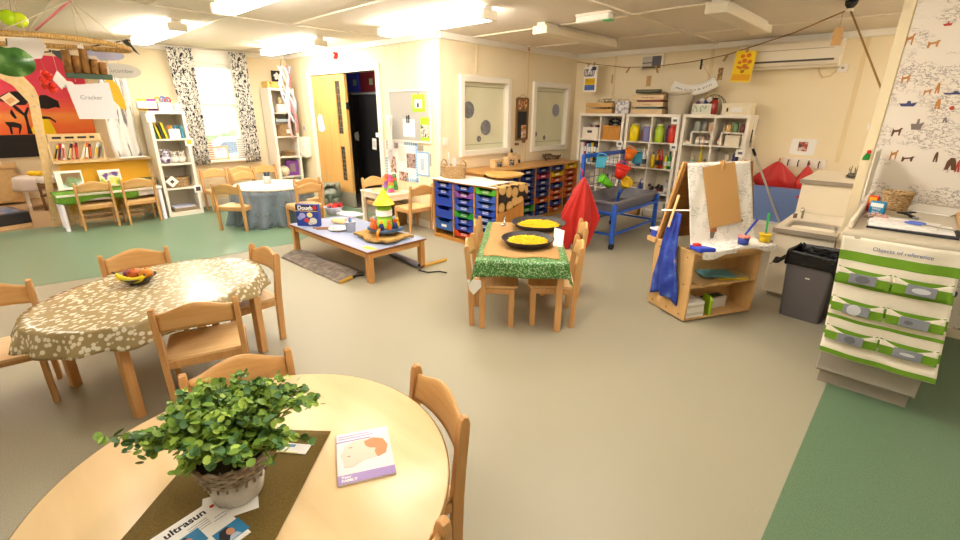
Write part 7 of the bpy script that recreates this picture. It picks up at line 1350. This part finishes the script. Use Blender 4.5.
def board(y0, y1, name):
    MB().bar((.01+EW*.0+.3, y0, .56), (.31, y1, 1.155), .58, .018, .003, (0, 1, 0)).build(name, wood('board_wood', '#9a6a34', '#875824', 3.), t)
board(.055, .205, 'front_board'); board(.40, .235, 'rear_board')
for x in (.012, .588): MB().bar((x, .41, .56), (x, .245, 1.16), .03, .022, .003, (0, 1, 0)).build('edge_post', HONEY, t)
MB().box((-.02, ED-.02, .52), (.16, ED+.08, .56), .004).build('rear_tray', BIRCH, t); MB().cyl((-.06, .33, .80), (.12, .10, .83), .006).build('dowel', WHITE, t); MB().cyl((-.09, .20, .70), (-.02, .22, .93), .009).build('dowel', BIRCH, t)
NEWS = mat('newsprint', '#ece6dc', .85); nt, b = nodes(NEWS)
tc = nt.nodes.new('ShaderNodeTexCoord'); mp = nt.nodes.new('ShaderNodeMapping'); mp.inputs['Scale'].default_value = (40, 40, 150); nt.links.new(tc.outputs['Object'], mp.inputs[0]); n1 = nt.nodes.new('ShaderNodeTexNoise'); n1.inputs['Scale'].default_value = 1; nt.links.new(mp.outputs[0], n1.inputs['Vector'])
n2 = nt.nodes.new('ShaderNodeTexNoise'); n2.inputs['Scale'].default_value = 7; nt.links.new(tc.outputs['Object'], n2.inputs['Vector'])
ma = nt.nodes.new('ShaderNodeMath'); ma.operation = 'MULTIPLY'; r1 = ramp(nt, [(.5, (0, 0, 0)), (.58, (1, 1, 1))]); r2 = ramp(nt, [(.44, (0, 0, 0)), (.5, (1, 1, 1))]); nt.links.new(n1.outputs['Fac'], r1.inputs[0]); nt.links.new(n2.outputs['Fac'], r2.inputs[0]); nt.links.new(r1.outputs[0], ma.inputs[0]); nt.links.new(r2.outputs[0], ma.inputs[1])
mx = nt.nodes.new('ShaderNodeMix'); mx.data_type = 'RGBA'; mx.inputs['A'].default_value = lin('#efe9df'); mx.inputs['B'].default_value = lin('#cfc8c0'); nt.links.new(ma.outputs[0], mx.inputs['Factor']); nt.links.new(mx.outputs['Result'], b.inputs['Base Color'])
def news(u, v):
    x = -.01+(.58+.06*v*v)*u
    if v < .68: q = v/.68; return (x, .192-.15*q+.003*math.sin(20*u+9*q), 1.16-.56*q)
    q = (v-.68)/.32
    if q < .5: s = q/.5; return (x+.05*s*u, .040-.12*s, .602-.018*s+.006*math.sin(15*u)*s)
    s = (q-.5)/.5; return (x+.05*u, -.085-.012*math.sin(9*u), .584-(.038+.015*math.sin(6*u+1)+.010*math.sin(17*u))*s)
t2 = solo(MB().grid(news, 40, 40, thick=.002), 'newsprint_sheet', 'newspaper sheet covering the easel board and its paint ledge', 'newspaper', NEWS, (EB.x, EB.y, 0), EA)
MB().box((0, -.075, .545), (EW+.02, .045, .57), .003).build('paint_ledge', BIRCH, t)
for x, z, w, h, c_ in ((.20, .70, .06, .05, '#c97a4a'), (.20, .66, .06, .06, '#7a7268'), (.28, .735, .11, .03, '#9a938c'), (.44, .74, .07, .02, '#8a837c')): yy = .05+.15*(z-.6)/.56-.0; MB().bar((x, yy-.014, z-h/2), (x, yy-.014+.15*h/.56, z+h/2), w, .002, 0, (0, 1, 0)).build('printed_photo', SPR(c_, 'news_'+c_[1:], .8), t2)
def e2w(x, y, z): r = Matrix.Rotation(EA, 3, 'Z') @ V((x, y, 0)); return V((EB.x+r.x, EB.y+r.y, z))
q = e2w(.28, .068, .72); t3 = thing('brown_paper', 'plain brown paper sheet clipped over the newsprint on the easel', 'paper', q, EA); MB().bar((.02, -.008, 0), (-.03, .102, .425), .29, .002, 0, (0, 1, 0)).build('sheet', SPR('#c89a5e', 'sugar_paper', .9), t3)
q = e2w(.285, .185, 1.155); t3 = thing('bulldog_clip', 'small wooden clip at the top edge of the easel', 'clip', q, EA); MB().box((-.01, -.03, -.05), (.01, -.018, .02), .002).build('clip_jaw', HONEY, t3); MB().box((-.01, -.01, -.02), (.01, .002, .02), .002).build('clip_jaw', HONEY, t3)
def paintpot(x, y, c1, c2, cb, lab):
    q = e2w(x, y, .598); t3 = thing('paint_pot', lab, 'paint pot', q, 0, 'paint pots on the easel'); MB().lathe([(0, 0), (.034, 0), (.038, .05), (.030, .05), (.026, .01), (0, .01)], n=20).build('pot_body', SPR(c1, 'pp_'+c1[1:], .4), t3); MB().lathe([(.030, .048), (.042, .048), (.042, .062), (.028, .062), (0, .06)], n=20).build('lid', SPR(c2, 'pp_'+c2[1:], .4), t3)
    q2 = thing('paint_brush', lab.split(' paint pot')[0]+' pot with its %s brush standing up' % cb[0] if 0 else '%s handled brush standing in the %s paint pot' % (cb[0], lab.split()[0]), 'brush', q+V((0, 0, .062)), 0, None, rot=cb[2]); MB().cyl((0, 0, 0), (0, 0, .15), .007, .009, n=10).build('handle', SPR(cb[1], 'br_'+cb[1][1:], .4), q2); MB().cyl((0, 0, -.01), (0, 0, .012), .009, n=8).build('ferrule', CHROME, q2)
paintpot(.385, -.04, '#3c4fb0', '#d98a80', ('blue', '#2f3fa8', (.15, .45, 0)), 'blue paint pot with a pink lid on the newsprint ledge')
paintpot(.595, -.035, '#e8c41c', '#e8c41c', ('green', '#2f9a4a', (0, -.05, 0)), 'yellow paint pot at the right end of the newsprint ledge')
q = e2w(-.01, -.03, .575); t3 = thing('blue_bag', 'bright blue bag corner lying at the left end of the paint ledge', 'bag', q, EA); MB().prism([(-.03, -.05), (.09, -.07), (.05, .02), (-.02, .06)], .035, None, .01).build('bag_body', SPR('#2b46c0', 'bag_blue', .5), t3); MB().box((-.02, .0, .03), (.03, .04, .05), .006).build('fold', RED, t3)
q = e2w(.05, ED+.03, .561); t3 = thing('paint_pot', 'white and blue paint tub on the rear ledge of the easel', 'paint pot', q, EA); MB().prism(rrect(.12, .08, .02), .06, None, .004).build('pot_body', SPR('#3b52c0', 'tub_blue', .5), t3); MB().box((-.062, -.042, .05), (.062, .042, .066), .004).build('lid', SPR('#d9d6e4', 'tub_lid'), t3)
# shelf contents
def flat(x, y, z, w, d, h, rz, c_, nm, lab, cat='paper', grp=None):
    q = e2w(x, y, z); t3 = thing(nm, lab, cat, q, EA+rz, grp); MB().box((-w/2, -d/2, 0), (w/2, d/2, h), .002).build('sheets', SPR(c_, 'flat_'+c_[1:], .85), t3); return t3
flat(.20, .11, .289, .30, .19, .022, .35, '#a88a5c', 'paper_stack', 'stack of brown paper at the left of the middle easel shelf', grp='paper on the easel shelf')
t3 = flat(.43, .115, .289, .30, .18, .016, -.25, '#d8b92a', 'paper_stack', 'yellow edged stack of paper at the right of the middle easel shelf', grp='paper on the easel shelf'); MB().box((-.15, -.09, .016), (.15, .09, .034), .002).build('brown_sheets', SPR('#a08a5e', 'flat_brown2', .85), t3)
flat(.33, .10, .325, .26, .17, .006, -.35, '#5a8a8a', 'teal_sheet', 'teal sheet sliding between the paper stacks on the easel shelf', grp='paper on the easel shelf')
for k, (x, z, lab) in enumerate(((.105, .0305, 'lower white box at the bottom left of the easel base'), (.10, .0915, 'upper white box at the bottom left of the easel base'))): t3 = flat(x, .10, z, .16, .19, .06, 0, '#e9e4da', 'white_box', lab, 'box', 'white boxes in the easel'); MB().box((-.075, -.097, .02), (.075, -.094, .04)).build('lid_line', SPR('#cfc8bc', 'lid_line'), t3)
t3 = flat(.38, .14, .0305, .24, .09, .085, .1, '#e6e0d6', 'white_box', 'long white box behind the lime folder in the easel base', 'box', 'white boxes in the easel'); MB().box((-.10, -.03, .082), (.10, .03, .09)).build('contents', SPR('#2f4a2c', 'dark_contents'), t3)
q = e2w(.245, .06, .031); t3 = thing('lime_folder', 'lime green folder standing between the white boxes', 'folder', q, EA+1.2); MB().prism([(-.07, 0), (.06, 0), (.07, .06), (.055, .14), (-.05, .15), (-.075, .12)], .02, Matrix(((1, 0, 0, 0), (0, 0, -1, 0), (0, 1, 0, 0), (0, 0, 0, 1))), .004).build('cover', SPR('#9fc41e', 'folder_lime', .4), t3); MB().box((-.06, -.017, .01), (.05, -.003, .13)).build('pages', SPR('#c9d88a', 'folder_pages2'), t3)
# blue apron over the side
AP = multinoise('paint_marked_apron', [(.3, '#23348c'), (.5, '#2f46a8'), (.60, '#3f58b8'), (.68, '#5a7fc8'), (.72, '#c07a8a')], 9, .7)
def apr(u, v):
    w = .065+.135*min(1, v*1.3)-.05*max(0, v-.75); y = .20+(u-.5)*2*w*.75+.03*v; return (-.028-.022*math.sin(PI*v)-.018*math.sin(9*u+4*v)*(.4+v)-.01*math.sin(17*u), y, .80-.70*v+.05*math.sin(3*u)*v)
solo(MB().grid(apr, 30, 30, thick=.012), 'blue_apron', 'blue paint marked apron hanging down the left side of the easel', 'apron', AP, (EB.x, EB.y, 0), EA)
# ================================================================== sinks by the back wall
UW = SPR('#ece0c8', 'sink_unit_cream', .5); STEEL = mat('steel_sink', '#b8b2a8', .3, metal=.9); WTOP = SPR('#d9cdb8', 'stone_worktop', .4)
def sink_unit(x0, x1, y0, y1, h, label, basin, back):
    t = thing('sink_unit', label, 'sink', ((x0+x1)/2, (y0+y1)/2, 0), 0, 'sink units'); dx, dy = (x1-x0)/2, (y1-y0)/2
    MB().box((-dx+.03, -dy+.05, 0), (dx, dy, .06)).build('plinth', SPR('#b5a890', 'sink_plinth'), t); MB().box((-dx, -dy+.01, .04), (dx, dy, h-.035), .004).build('carcass', UW, t)
    bx0, bx1, by0, by1 = basin; mb = MB(); z0, z1 = h-.035, h
    mb.box((-dx-.015, -dy-.01, z0), (bx0, dy, z1)).box((bx1, -dy-.01, z0), (dx, dy, z1)).box((bx0, -dy-.01, z0), (bx1, by0, z1)).box((bx0, by1, z0), (bx1, dy, z1)); mb.build('worktop', WTOP, t)
    MB().box((-dx-.018, -dy-.016, z0-.002), (dx, -dy-.009, z1+.001), .002).build('edge_strip', mat('worn_edge', '#9c9080', .5), t)
    cxm, cym = (bx0+bx1)/2, (by0+by1)/2; w_, d_ = bx1-bx0, by1-by0; mb = MB()
    rings = [([(x, y) for x, y in rrect(w_+.02, d_+.02, .05)], z1+.002), ([(x, y) for x, y in rrect(w_-.02, d_-.02, .06)], z1-.004), ([(x, y) for x, y in rrect(w_-.05, d_-.05, .06)], z1-.13)]
    L_ = [[mb.bm.verts.new((cxm+x, cym+y, z)) for x, y in r_] for r_, z in rings]
    for a, b2 in zip(L_, L_[1:]):
        for q in range(len(a)): mb.bm.faces.new((a[q], a[(q+1) % len(a)], b2[(q+1) % len(a)], b2[q]))
    mb.bm.faces.new(L_[-1]); mb.build('basin', STEEL, t); return t
t = sink_unit(-.735, -.325, 4.37, 5.26, .60, 'low cream sink unit with an oval steel basin behind the bin', (-.16, .18, -.34, -.02), 0)
MB().tube([(-.12, .12, .6), (-.12, .12, .68), (-.12, .05, .70), (-.12, .02, .68)], .010, 8).build('tap', CHROME, t); MB().cyl((-.17, .10, .6), (-.17, .10, .64), .015).build('tap_knob', CHROME, t)
t = sink_unit(-.76, .2, 5.28, 6.25, .905, 'taller cream sink unit behind the low one, with draining top', (-.2, .3, -.05, .3), 0)
t = thing('dish_rack', 'silver wire dish rack on the taller sink unit', 'rack', (-.30, 5.95, .907), 0); mb = MB()
for k in range(9): mb.tube([(-.18+.045*k, -.12, .01), (-.18+.045*k, -.12, .09), (-.18+.045*k, .0, .03), (-.18+.045*k, .12, .09), (-.18+.045*k, .12, .01)], .003, 4)
mb.tube([(-.19, -.13, .012), (.19, -.13, .012), (.19, .13, .012), (-.19, .13, .012)], .004, 5, True); mb.build('wire_frame', CHROME, t); MB().box((-.19, -.13, 0), (.19, .13, .008), .003).build('drip_tray', SPR('#5a544c', 'drip_dark'), t)
t = thing('green_sponge', 'small green sponge at the dish rack front', 'sponge', (-.36, 5.62, .907), .2); MB().box((-.04, -.025, 0), (.04, .025, .03), .008).build('sponge_body', SPR('#8fc43a', 'sponge_lime', .9), t); MB().box((-.04, -.025, .03), (.04, .025, .036), .003).build('scourer', SPR('#3f7a34', 'scour_green', .9), t)
# blue bath mat / padded panel, box, mop handle
t = thing('padded_mat', 'folded blue padded mat standing by the back wall below the red aprons', 'mat', (-1.23, 6.62, .22), 0); BM_ = mat('blue_vinyl', '#6a80b4', .45, noise=.06, nscale=5)
MB().prism(rrect(.72, .44, .07), .11, Matrix(((1, 0, 0, .02), (0, 0, -1, .05), (0, 1, 0, .19), (0, 0, 0, 1))), .025).build('front_pad', BM_, t); MB().prism(rrect(.70, .36, .06), .09, Matrix(((1, 0, 0, .02), (0, 0, -1, .15), (0, 1, 0, .17), (0, 0, 0, 1))), .02).build('rear_pad', SPR('#4c5f94', 'blue_vinyl_dark'), t)
MB().prism([(-.02, -.012), (.03, -.004), (.03, .016), (-.02, .012)], .002, Matrix(((1, 0, 0, .28), (0, 0, -1, -.061), (0, 1, 0, .33), (0, 0, 0, 1)))).build('red_mark', RED, t)
t = thing('white_box', 'low white box under the blue padded mat', 'box', (-1.22, 6.62, 0), 0); MB().box((-.30, -.14, 0), (.30, .14, .175), .004).build('box_body', SPR('#e4dac8', 'lowbox_cream'), t); MB().box((-.31, -.15, .175), (.31, .15, .215), .006).build('lid', SPR('#e9e0cf', 'lowbox_lid'), t)
a, b2 = wy(753.5, 150, 6.50), fl(780, 222, .25); b2 = wy(783, 226, 6.0)
t = thing('mop_handle', 'long grey broom pole leaning against the wall beside the right bookcase', 'pole', (0, 0, 0)); top = wy(753, 149, 6.55); bot = wy(779, 221, 6.30); d_ = (bot-top).normalized(); L_ = (top.z-.02)/-d_.z
t.location = top; e = d_*L_; e = bot-top; g_ = e*1.0; k_ = (top.z-.0)/(-e.z) if e.z < 0 else 1
MB().cyl((0, 0, 0), e*.10, .016).build('black_grip', BLACK, t); MB().cyl(e*.10, e*1.55, .012).build('shaft', mat('grey_pole', '#a9a49c', .4), t)
# ================================================================== bin with liner
q0, q1, q2 = fl(791, 313), fl(822, 324), fl(838, 315); BA = math.atan2(q1.y-q0.y, q1.x-q0.x)
t = thing('waste_bin', 'dark grey pedal free bin with a black liner in front of the low sink', 'bin', (-.385, 4.13, 0), -.12)
mb = MB(); r0, r1 = rrect(.265, .26, .03), rrect(.325, .31, .035); a_ = [mb.bm.verts.new((x, y, 0)) for x, y in r0]; b_ = [mb.bm.verts.new((x, y, .50)) for x, y in r1]; i_ = [mb.bm.verts.new((x*.96, y*.96, .50)) for x, y in r1]; j_ = [mb.bm.verts.new((x*.95, y*.95, .02)) for x, y in r0]; n = len(a_)
for A, B in ((a_, b_), (b_, i_), (i_, j_)):
    for k in range(n): mb.bm.faces.new((A[k], A[(k+1) % n], B[(k+1) % n], B[k]))
mb.bm.faces.new(a_[::-1]); mb.bm.faces.new(j_); mb.build('bin_body', mat('bin_grey', '#625d5e', .45), t)
LIN = mat('black_liner', '#121114', .22, bump=.8, bscale=26)
mb = MB(); N = 72
def lin_(u, v):
    k = u*n; i0 = int(k) % n; f = k-int(k); x = r1[i0][0]*(1-f)+r1[(i0+1) % n][0]*f; y = r1[i0][1]*(1-f)+r1[(i0+1) % n][1]*f; wv = .012*math.sin(31*2*PI*u/3)+.008*math.sin(47*u)
    if v < .35: s = v/.35; return (x*(.82+.14*s), y*(.82+.14*s), .40+.115*s)
    if v < .5: s = (v-.35)/.15; return (x*(.96+.09*s), y*(.96+.09*s), .515+.012*math.sin(PI*s)+wv*.4)
    s = (v-.5)/.5; return (x*(1.05+.02*s+wv*s), y*(1.05+.02*s+wv*s), .515-(.10+.03*math.sin(9*u)+.02*math.sin(23*u))*s)
mb.grid(lin_, N, 18, thick=.002); mb.build('liner', LIN, t)
MB().grid(lambda u, v: (-.150-.11*u, -.14+.12*v-.03*u, .455-.07*u+.03*v+.01*math.sin(9*u+5*v)), 8, 6, thick=.003).build('liner_corner', LIN, t); MB().box((-.012, -.147, .33), (.018, -.141, .345), .001).build('white_label', PAPER, t)
# ================================================================== counter with striped pocket organiser
CX0, CX1, CY0, CY1, CZ_ = -.16, .275, 3.05, 4.40, .915
t = thing('counter_unit', 'narrow grey counter cabinet running to the wallpapered partition', 'cabinet', ((CX0+CX1)/2, (CY0+CY1)/2, 0)); dx, dy = (CX1-CX0)/2, (CY1-CY0)/2
GC = mat('grey_carcass', '#aaa096', .5, noise=.06, nscale=7)
MB().box((-dx+.02, -dy+.035, 0), (dx-.02, dy, .085)).build('plinth', GC, t); MB().box((-dx, -dy, .085), (dx, dy-.005, CZ_-.04), .004).build('carcass', GC, t)
MB().box((-dx+.004, -dy-.018, .10), (dx-.004, -dy, CZ_-.06), .003).build('door', GC, t)
MB().box((-dx-.05, -dy-.05, CZ_-.04), (dx-.005, dy-.01, CZ_), .012).build('worktop', mat('beige_worktop', '#bfb39c', .35, noise=.05, nscale=30), t)
MB().box((-dx-.035, -dy+.05, CZ_), (-dx-.015, dy-.02, CZ_+.05), .006).build('upstand', WTOP, t); MB().box((dx-.035, -dy+.0, CZ_), (dx-.012, dy-.4, CZ_+.02), .004).build('wooden_edge', HONEY, t)
OG = thing('pocket_organiser', 'cream and green striped fabric pocket organiser hanging on the counter front', 'organiser', ((CX0+CX1)/2-.03, CY0-.055, CZ_-.02))
CLO = mat('cream_canvas', '#e9dfcd', .9, noise=.04, nscale=40); GRC = mat('green_canvas', '#6f9a26', .9, noise=.1, nscale=30)
W_, HH = .455, .655
def osurf(u, z, off=0.):
    v = -z/HH; y = .006*math.sin(7*u+4*v)+.004*math.sin(15*u)-.012*v*math.sin(2.2*v)-off-.012*(v > .9)*v
    return (-W_/2+W_*u+(.03*(v**2))*(u-.5)*.8+.05*v, y, z-.012*math.sin(2.5*u)*v)
def band(z0, z1, m, nm, off=.0, u0=0., u1=1., sag=0., par=None, th=.0025):
    return MB().grid(lambda u, v: osurf(u0+(u1-u0)*u, z0+(z1-z0)*v-sag*math.sin(PI*u)*(1-v), off), 24, 4, thick=th).build(nm, m, par or OG)
MB().grid(lambda u, v: osurf(u, -HH*v), 32, 40, thick=.003).build('backing_cloth', CLO, OG)
zz = [(-.075, -.125), (-.205, -.255), (-.335, -.385), (-.43, -.448), (-.505, -.55), (-.625, -.652)]
for z0, z1 in zz: band(z0, z1, GRC, 'green_stripe', .004, th=0)
WINM = mat('clear_window', '#8d8f98', .25)
prn = [[(0, 0, .03, .022), (0, 0, .024, .016)], [], [(-.01, 0, .03, .03)], [(-.02, 0, .018, .012), (.02, 0, .018, .012)], [(0, 0, .025, .02)], [(0, 0, .03, .008)]]
for r_ in range(3):
    for k in range(2):
        u0, u1 = .02+.49*k, .49+.49*k; zt, zb = -.150-.165*r_, -.235-.165*r_
        pk = band(zt, zb, CLO, 'pocket', .020, u0, u1, .035)
        band(zt-.002, zt-.010, GRC, 'piping', .0235, u0, u1, .035, pk, 0)
        band(zb+.045, zb-.0, GRC, 'green_band', .0232, u0, u1, 0, pk, 0)
        um = (u0+u1)/2; xm, ym, zm = osurf(um, (zt+zb)/2-.012, .030)
        wv = MB().box((xm-.055, ym-.004, zm-.026), (xm+.055, ym, zm+.026), .002).build('photo_window', WINM, OG)
        s_ = MB(); [s_.prism(ell(a, b3, 14), .0015, Matrix(((1, 0, 0, xm+x), (0, 0, -1, ym-.004), (0, 1, 0, zm+z), (0, 0, 0, 1)))) for x, z, a, b3 in (prn[r_*2+k] or [(0, 0, .035, .014)])[:1]]; s_.build('grey_picture', SPR('#c9c9d0' if (r_+k) % 2 else '#6d6d76', 'win_pic%d' % ((r_+k) % 2), .4), wv)
words('Objects of reference', .027, SPR('#5a6a9a', 'organiser_text', .8), OG, (.02, -.014, -.045), (PI/2, 0, 0), depth=.0004)
# things on the counter
T_ = CZ_+.001
def ct(px, py, z=CZ_): return fl(px, py, z)
p = ct(890, 211); bk = basket('wicker_basket', 'small round wicker basket at the back of the counter by the wallpaper', 'basket', (-.045, 3.93, T_), .3, .058, .05, .10, False, 1.22)
for k, (w, d_, h, px, py, c_, c2, lab) in enumerate(((.05, .022, .10, 868, 213, '#d8381e', '#f0a81e', 'tall red and orange box behind the blue box on the counter'), (.075, .03, .075, 874, 214, '#1f86b8', '#e9e6df', 'blue picture box in front of the wicker basket on the counter'))):
    p = ct(px, py); t = thing('small_box', lab, 'box', (-.148+.03*k, 3.76-.06*k, T_), -.3, 'little boxes on the counter'); MB().box((-w/2, -d_/2, 0), (w/2, d_/2, h), .002).build('carton', SPR(c_, 'sb_'+c_[1:], .4), t); MB().box((-w/2+.006, -d_/2-.002, h*.55), (w/2-.006, -d_/2, h-.01)).build('top_band', SPR(c2, 'sb_'+c2[1:]), t)
    if k: words('Wild', .022, PAPER, t, (0, -d_/2-.002, .030), (PI/2, 0, 0)); words('Farm', .018, PAPER, t, (0, -d_/2-.002, .011), (PI/2, 0, 0))
t = thing('key_bundle', 'bunch of dark keys and cords beside the wicker basket', 'keys', (.02, 3.68, T_), 0); mb = MB()
for k in range(9): a = .7*k; mb.tube([(.03*math.cos(a)+.016*math.cos(q), .03*math.sin(a)+.016*math.sin(q), .006+.004*k) for q in [2*PI*i/9 for i in range(9)]], .003, 5, True)
mb.build('key_rings', BLACK, t); MB().box((.03, -.03, 0), (.06, .01, .01), .003).build('key_tag', GREY, t)
t = thing('craft_scraps', 'small heap of reddish beads and paper scraps at the left of the counter', 'craft supplies', (-.10, 3.48, T_), 0); mb = MB()
for k in range(14): mb.tube([(jit(.06), jit(.07), .006+.002*k), (jit(.06), jit(.07), .008+.002*k)], .004, 5)
mb.build('sticks', multinoise('scraps', [(.4, '#7a4a3a'), (.5, '#d8c8b8'), (.6, '#a86a5a')], 30), t); mb = MB(); [mb.ball((jit(.05), jit(.06), .02), .014, 7) for k in range(6)]; mb.build('beads', SPR('#b98a80', 'bead_rose'), t)
for k, (x, y, w, d_, r_, c_, lab) in enumerate(((.06, 3.30, .36, .24, -.05, '#2b2c30', 'black folder under the loose papers at the counter front'), (.045, 3.32, .34, .23, .04, '#eeeae4', 'white sheets lying on the black folder'), (.02, 3.37, .28, .20, -.12, '#e4ddd6', 'pinkish white sheet on top of the counter papers'), (.14, 4.10, .26, .34, -.3, '#ece7de', 'white papers at the back of the counter against the wallpaper'))):
    z = [0, .010, .017, 0][k]; t = thing('paper_stack', lab, 'paper', (x, y, T_+z), r_, 'papers on the counter'); MB().box((-w/2, -d_/2, 0), (w/2, d_/2, .009 if k < 1 else .006), .001).build('sheets', SPR(c_, 'cp_'+c_[1:], .7), t)
    if k == 2: MB().box((-.10, -.02, .006), (.02, -.012, .0068)).box((-.08, .01, .006), (.05, .016, .0068)).build('text_line', SPR('#c9b0ac', 'pink_text'), t)
t = thing('scissors', 'blue and purple handled scissors on the counter papers', 'scissors', (.10, 3.33, T_+.025), -.4); MB().bar((0, 0, .004), (.13, -.01, .004), .012, .004).build('blade', CHROME, t); [MB().tube([(-.04+.035*math.cos(a), s*.02+.016*math.sin(a), .005) for a in [2*PI*q/14 for q in range(14)]], .005, 6, True).build('handle', SPR('#5a6fc0', 'scissor_violet'), t) for s in (-1, 1)]
t = thing('white_board', 'upright white plastic panel at the back left of the counter', 'panel', (-.215, 4.15, CZ_+.052), 0); MB().box((-.006, -.20, 0), (.006, .22, .30), .02).build('panel', SPR('#efe7d6', 'white_panel', .4), t); MB().box((-.008, -.20, .0), (.008, .22, .02), .003).build('foot', SPR('#e4dac6', 'white_panel_foot'), t)
p = wy(869, 155, YP-.02); t = thing('felt_strawberry', 'small red and green figure on the post above the white panel', 'ornament', (-.285, YP-.013, p.z), 0); MB().prism([(-.022, -.036), (.018, -.034), (.020, .006), (-.006, .012), (-.018, -.012)], .012, Matrix(((1, 0, 0, 0), (0, 0, -1, 0), (0, 1, 0, 0), (0, 0, 0, 1))), .003).build('green_body', SPR('#2f8a3a', 'felt_green', .9), t); MB().ball((.008, -.008, .022), (.014, .010, .014), 10).build('red_cap', RED, t)
WORLD, EXPO = 2.5, 1.43
# ================================================================== light and exposure
w = bpy.data.worlds.new('world'); SC.world = w; w.use_nodes = True
bg = w.node_tree.nodes['Background']; bg.inputs[0].default_value = (.92, .96, 1, 1); bg.inputs[1].default_value = WORLD
SC.view_settings.view_transform = 'Standard'; SC.view_settings.look = 'None'; SC.view_settings.gamma = 1; SC.view_settings.use_curve_mapping = False
SC.view_settings.exposure = EXPO
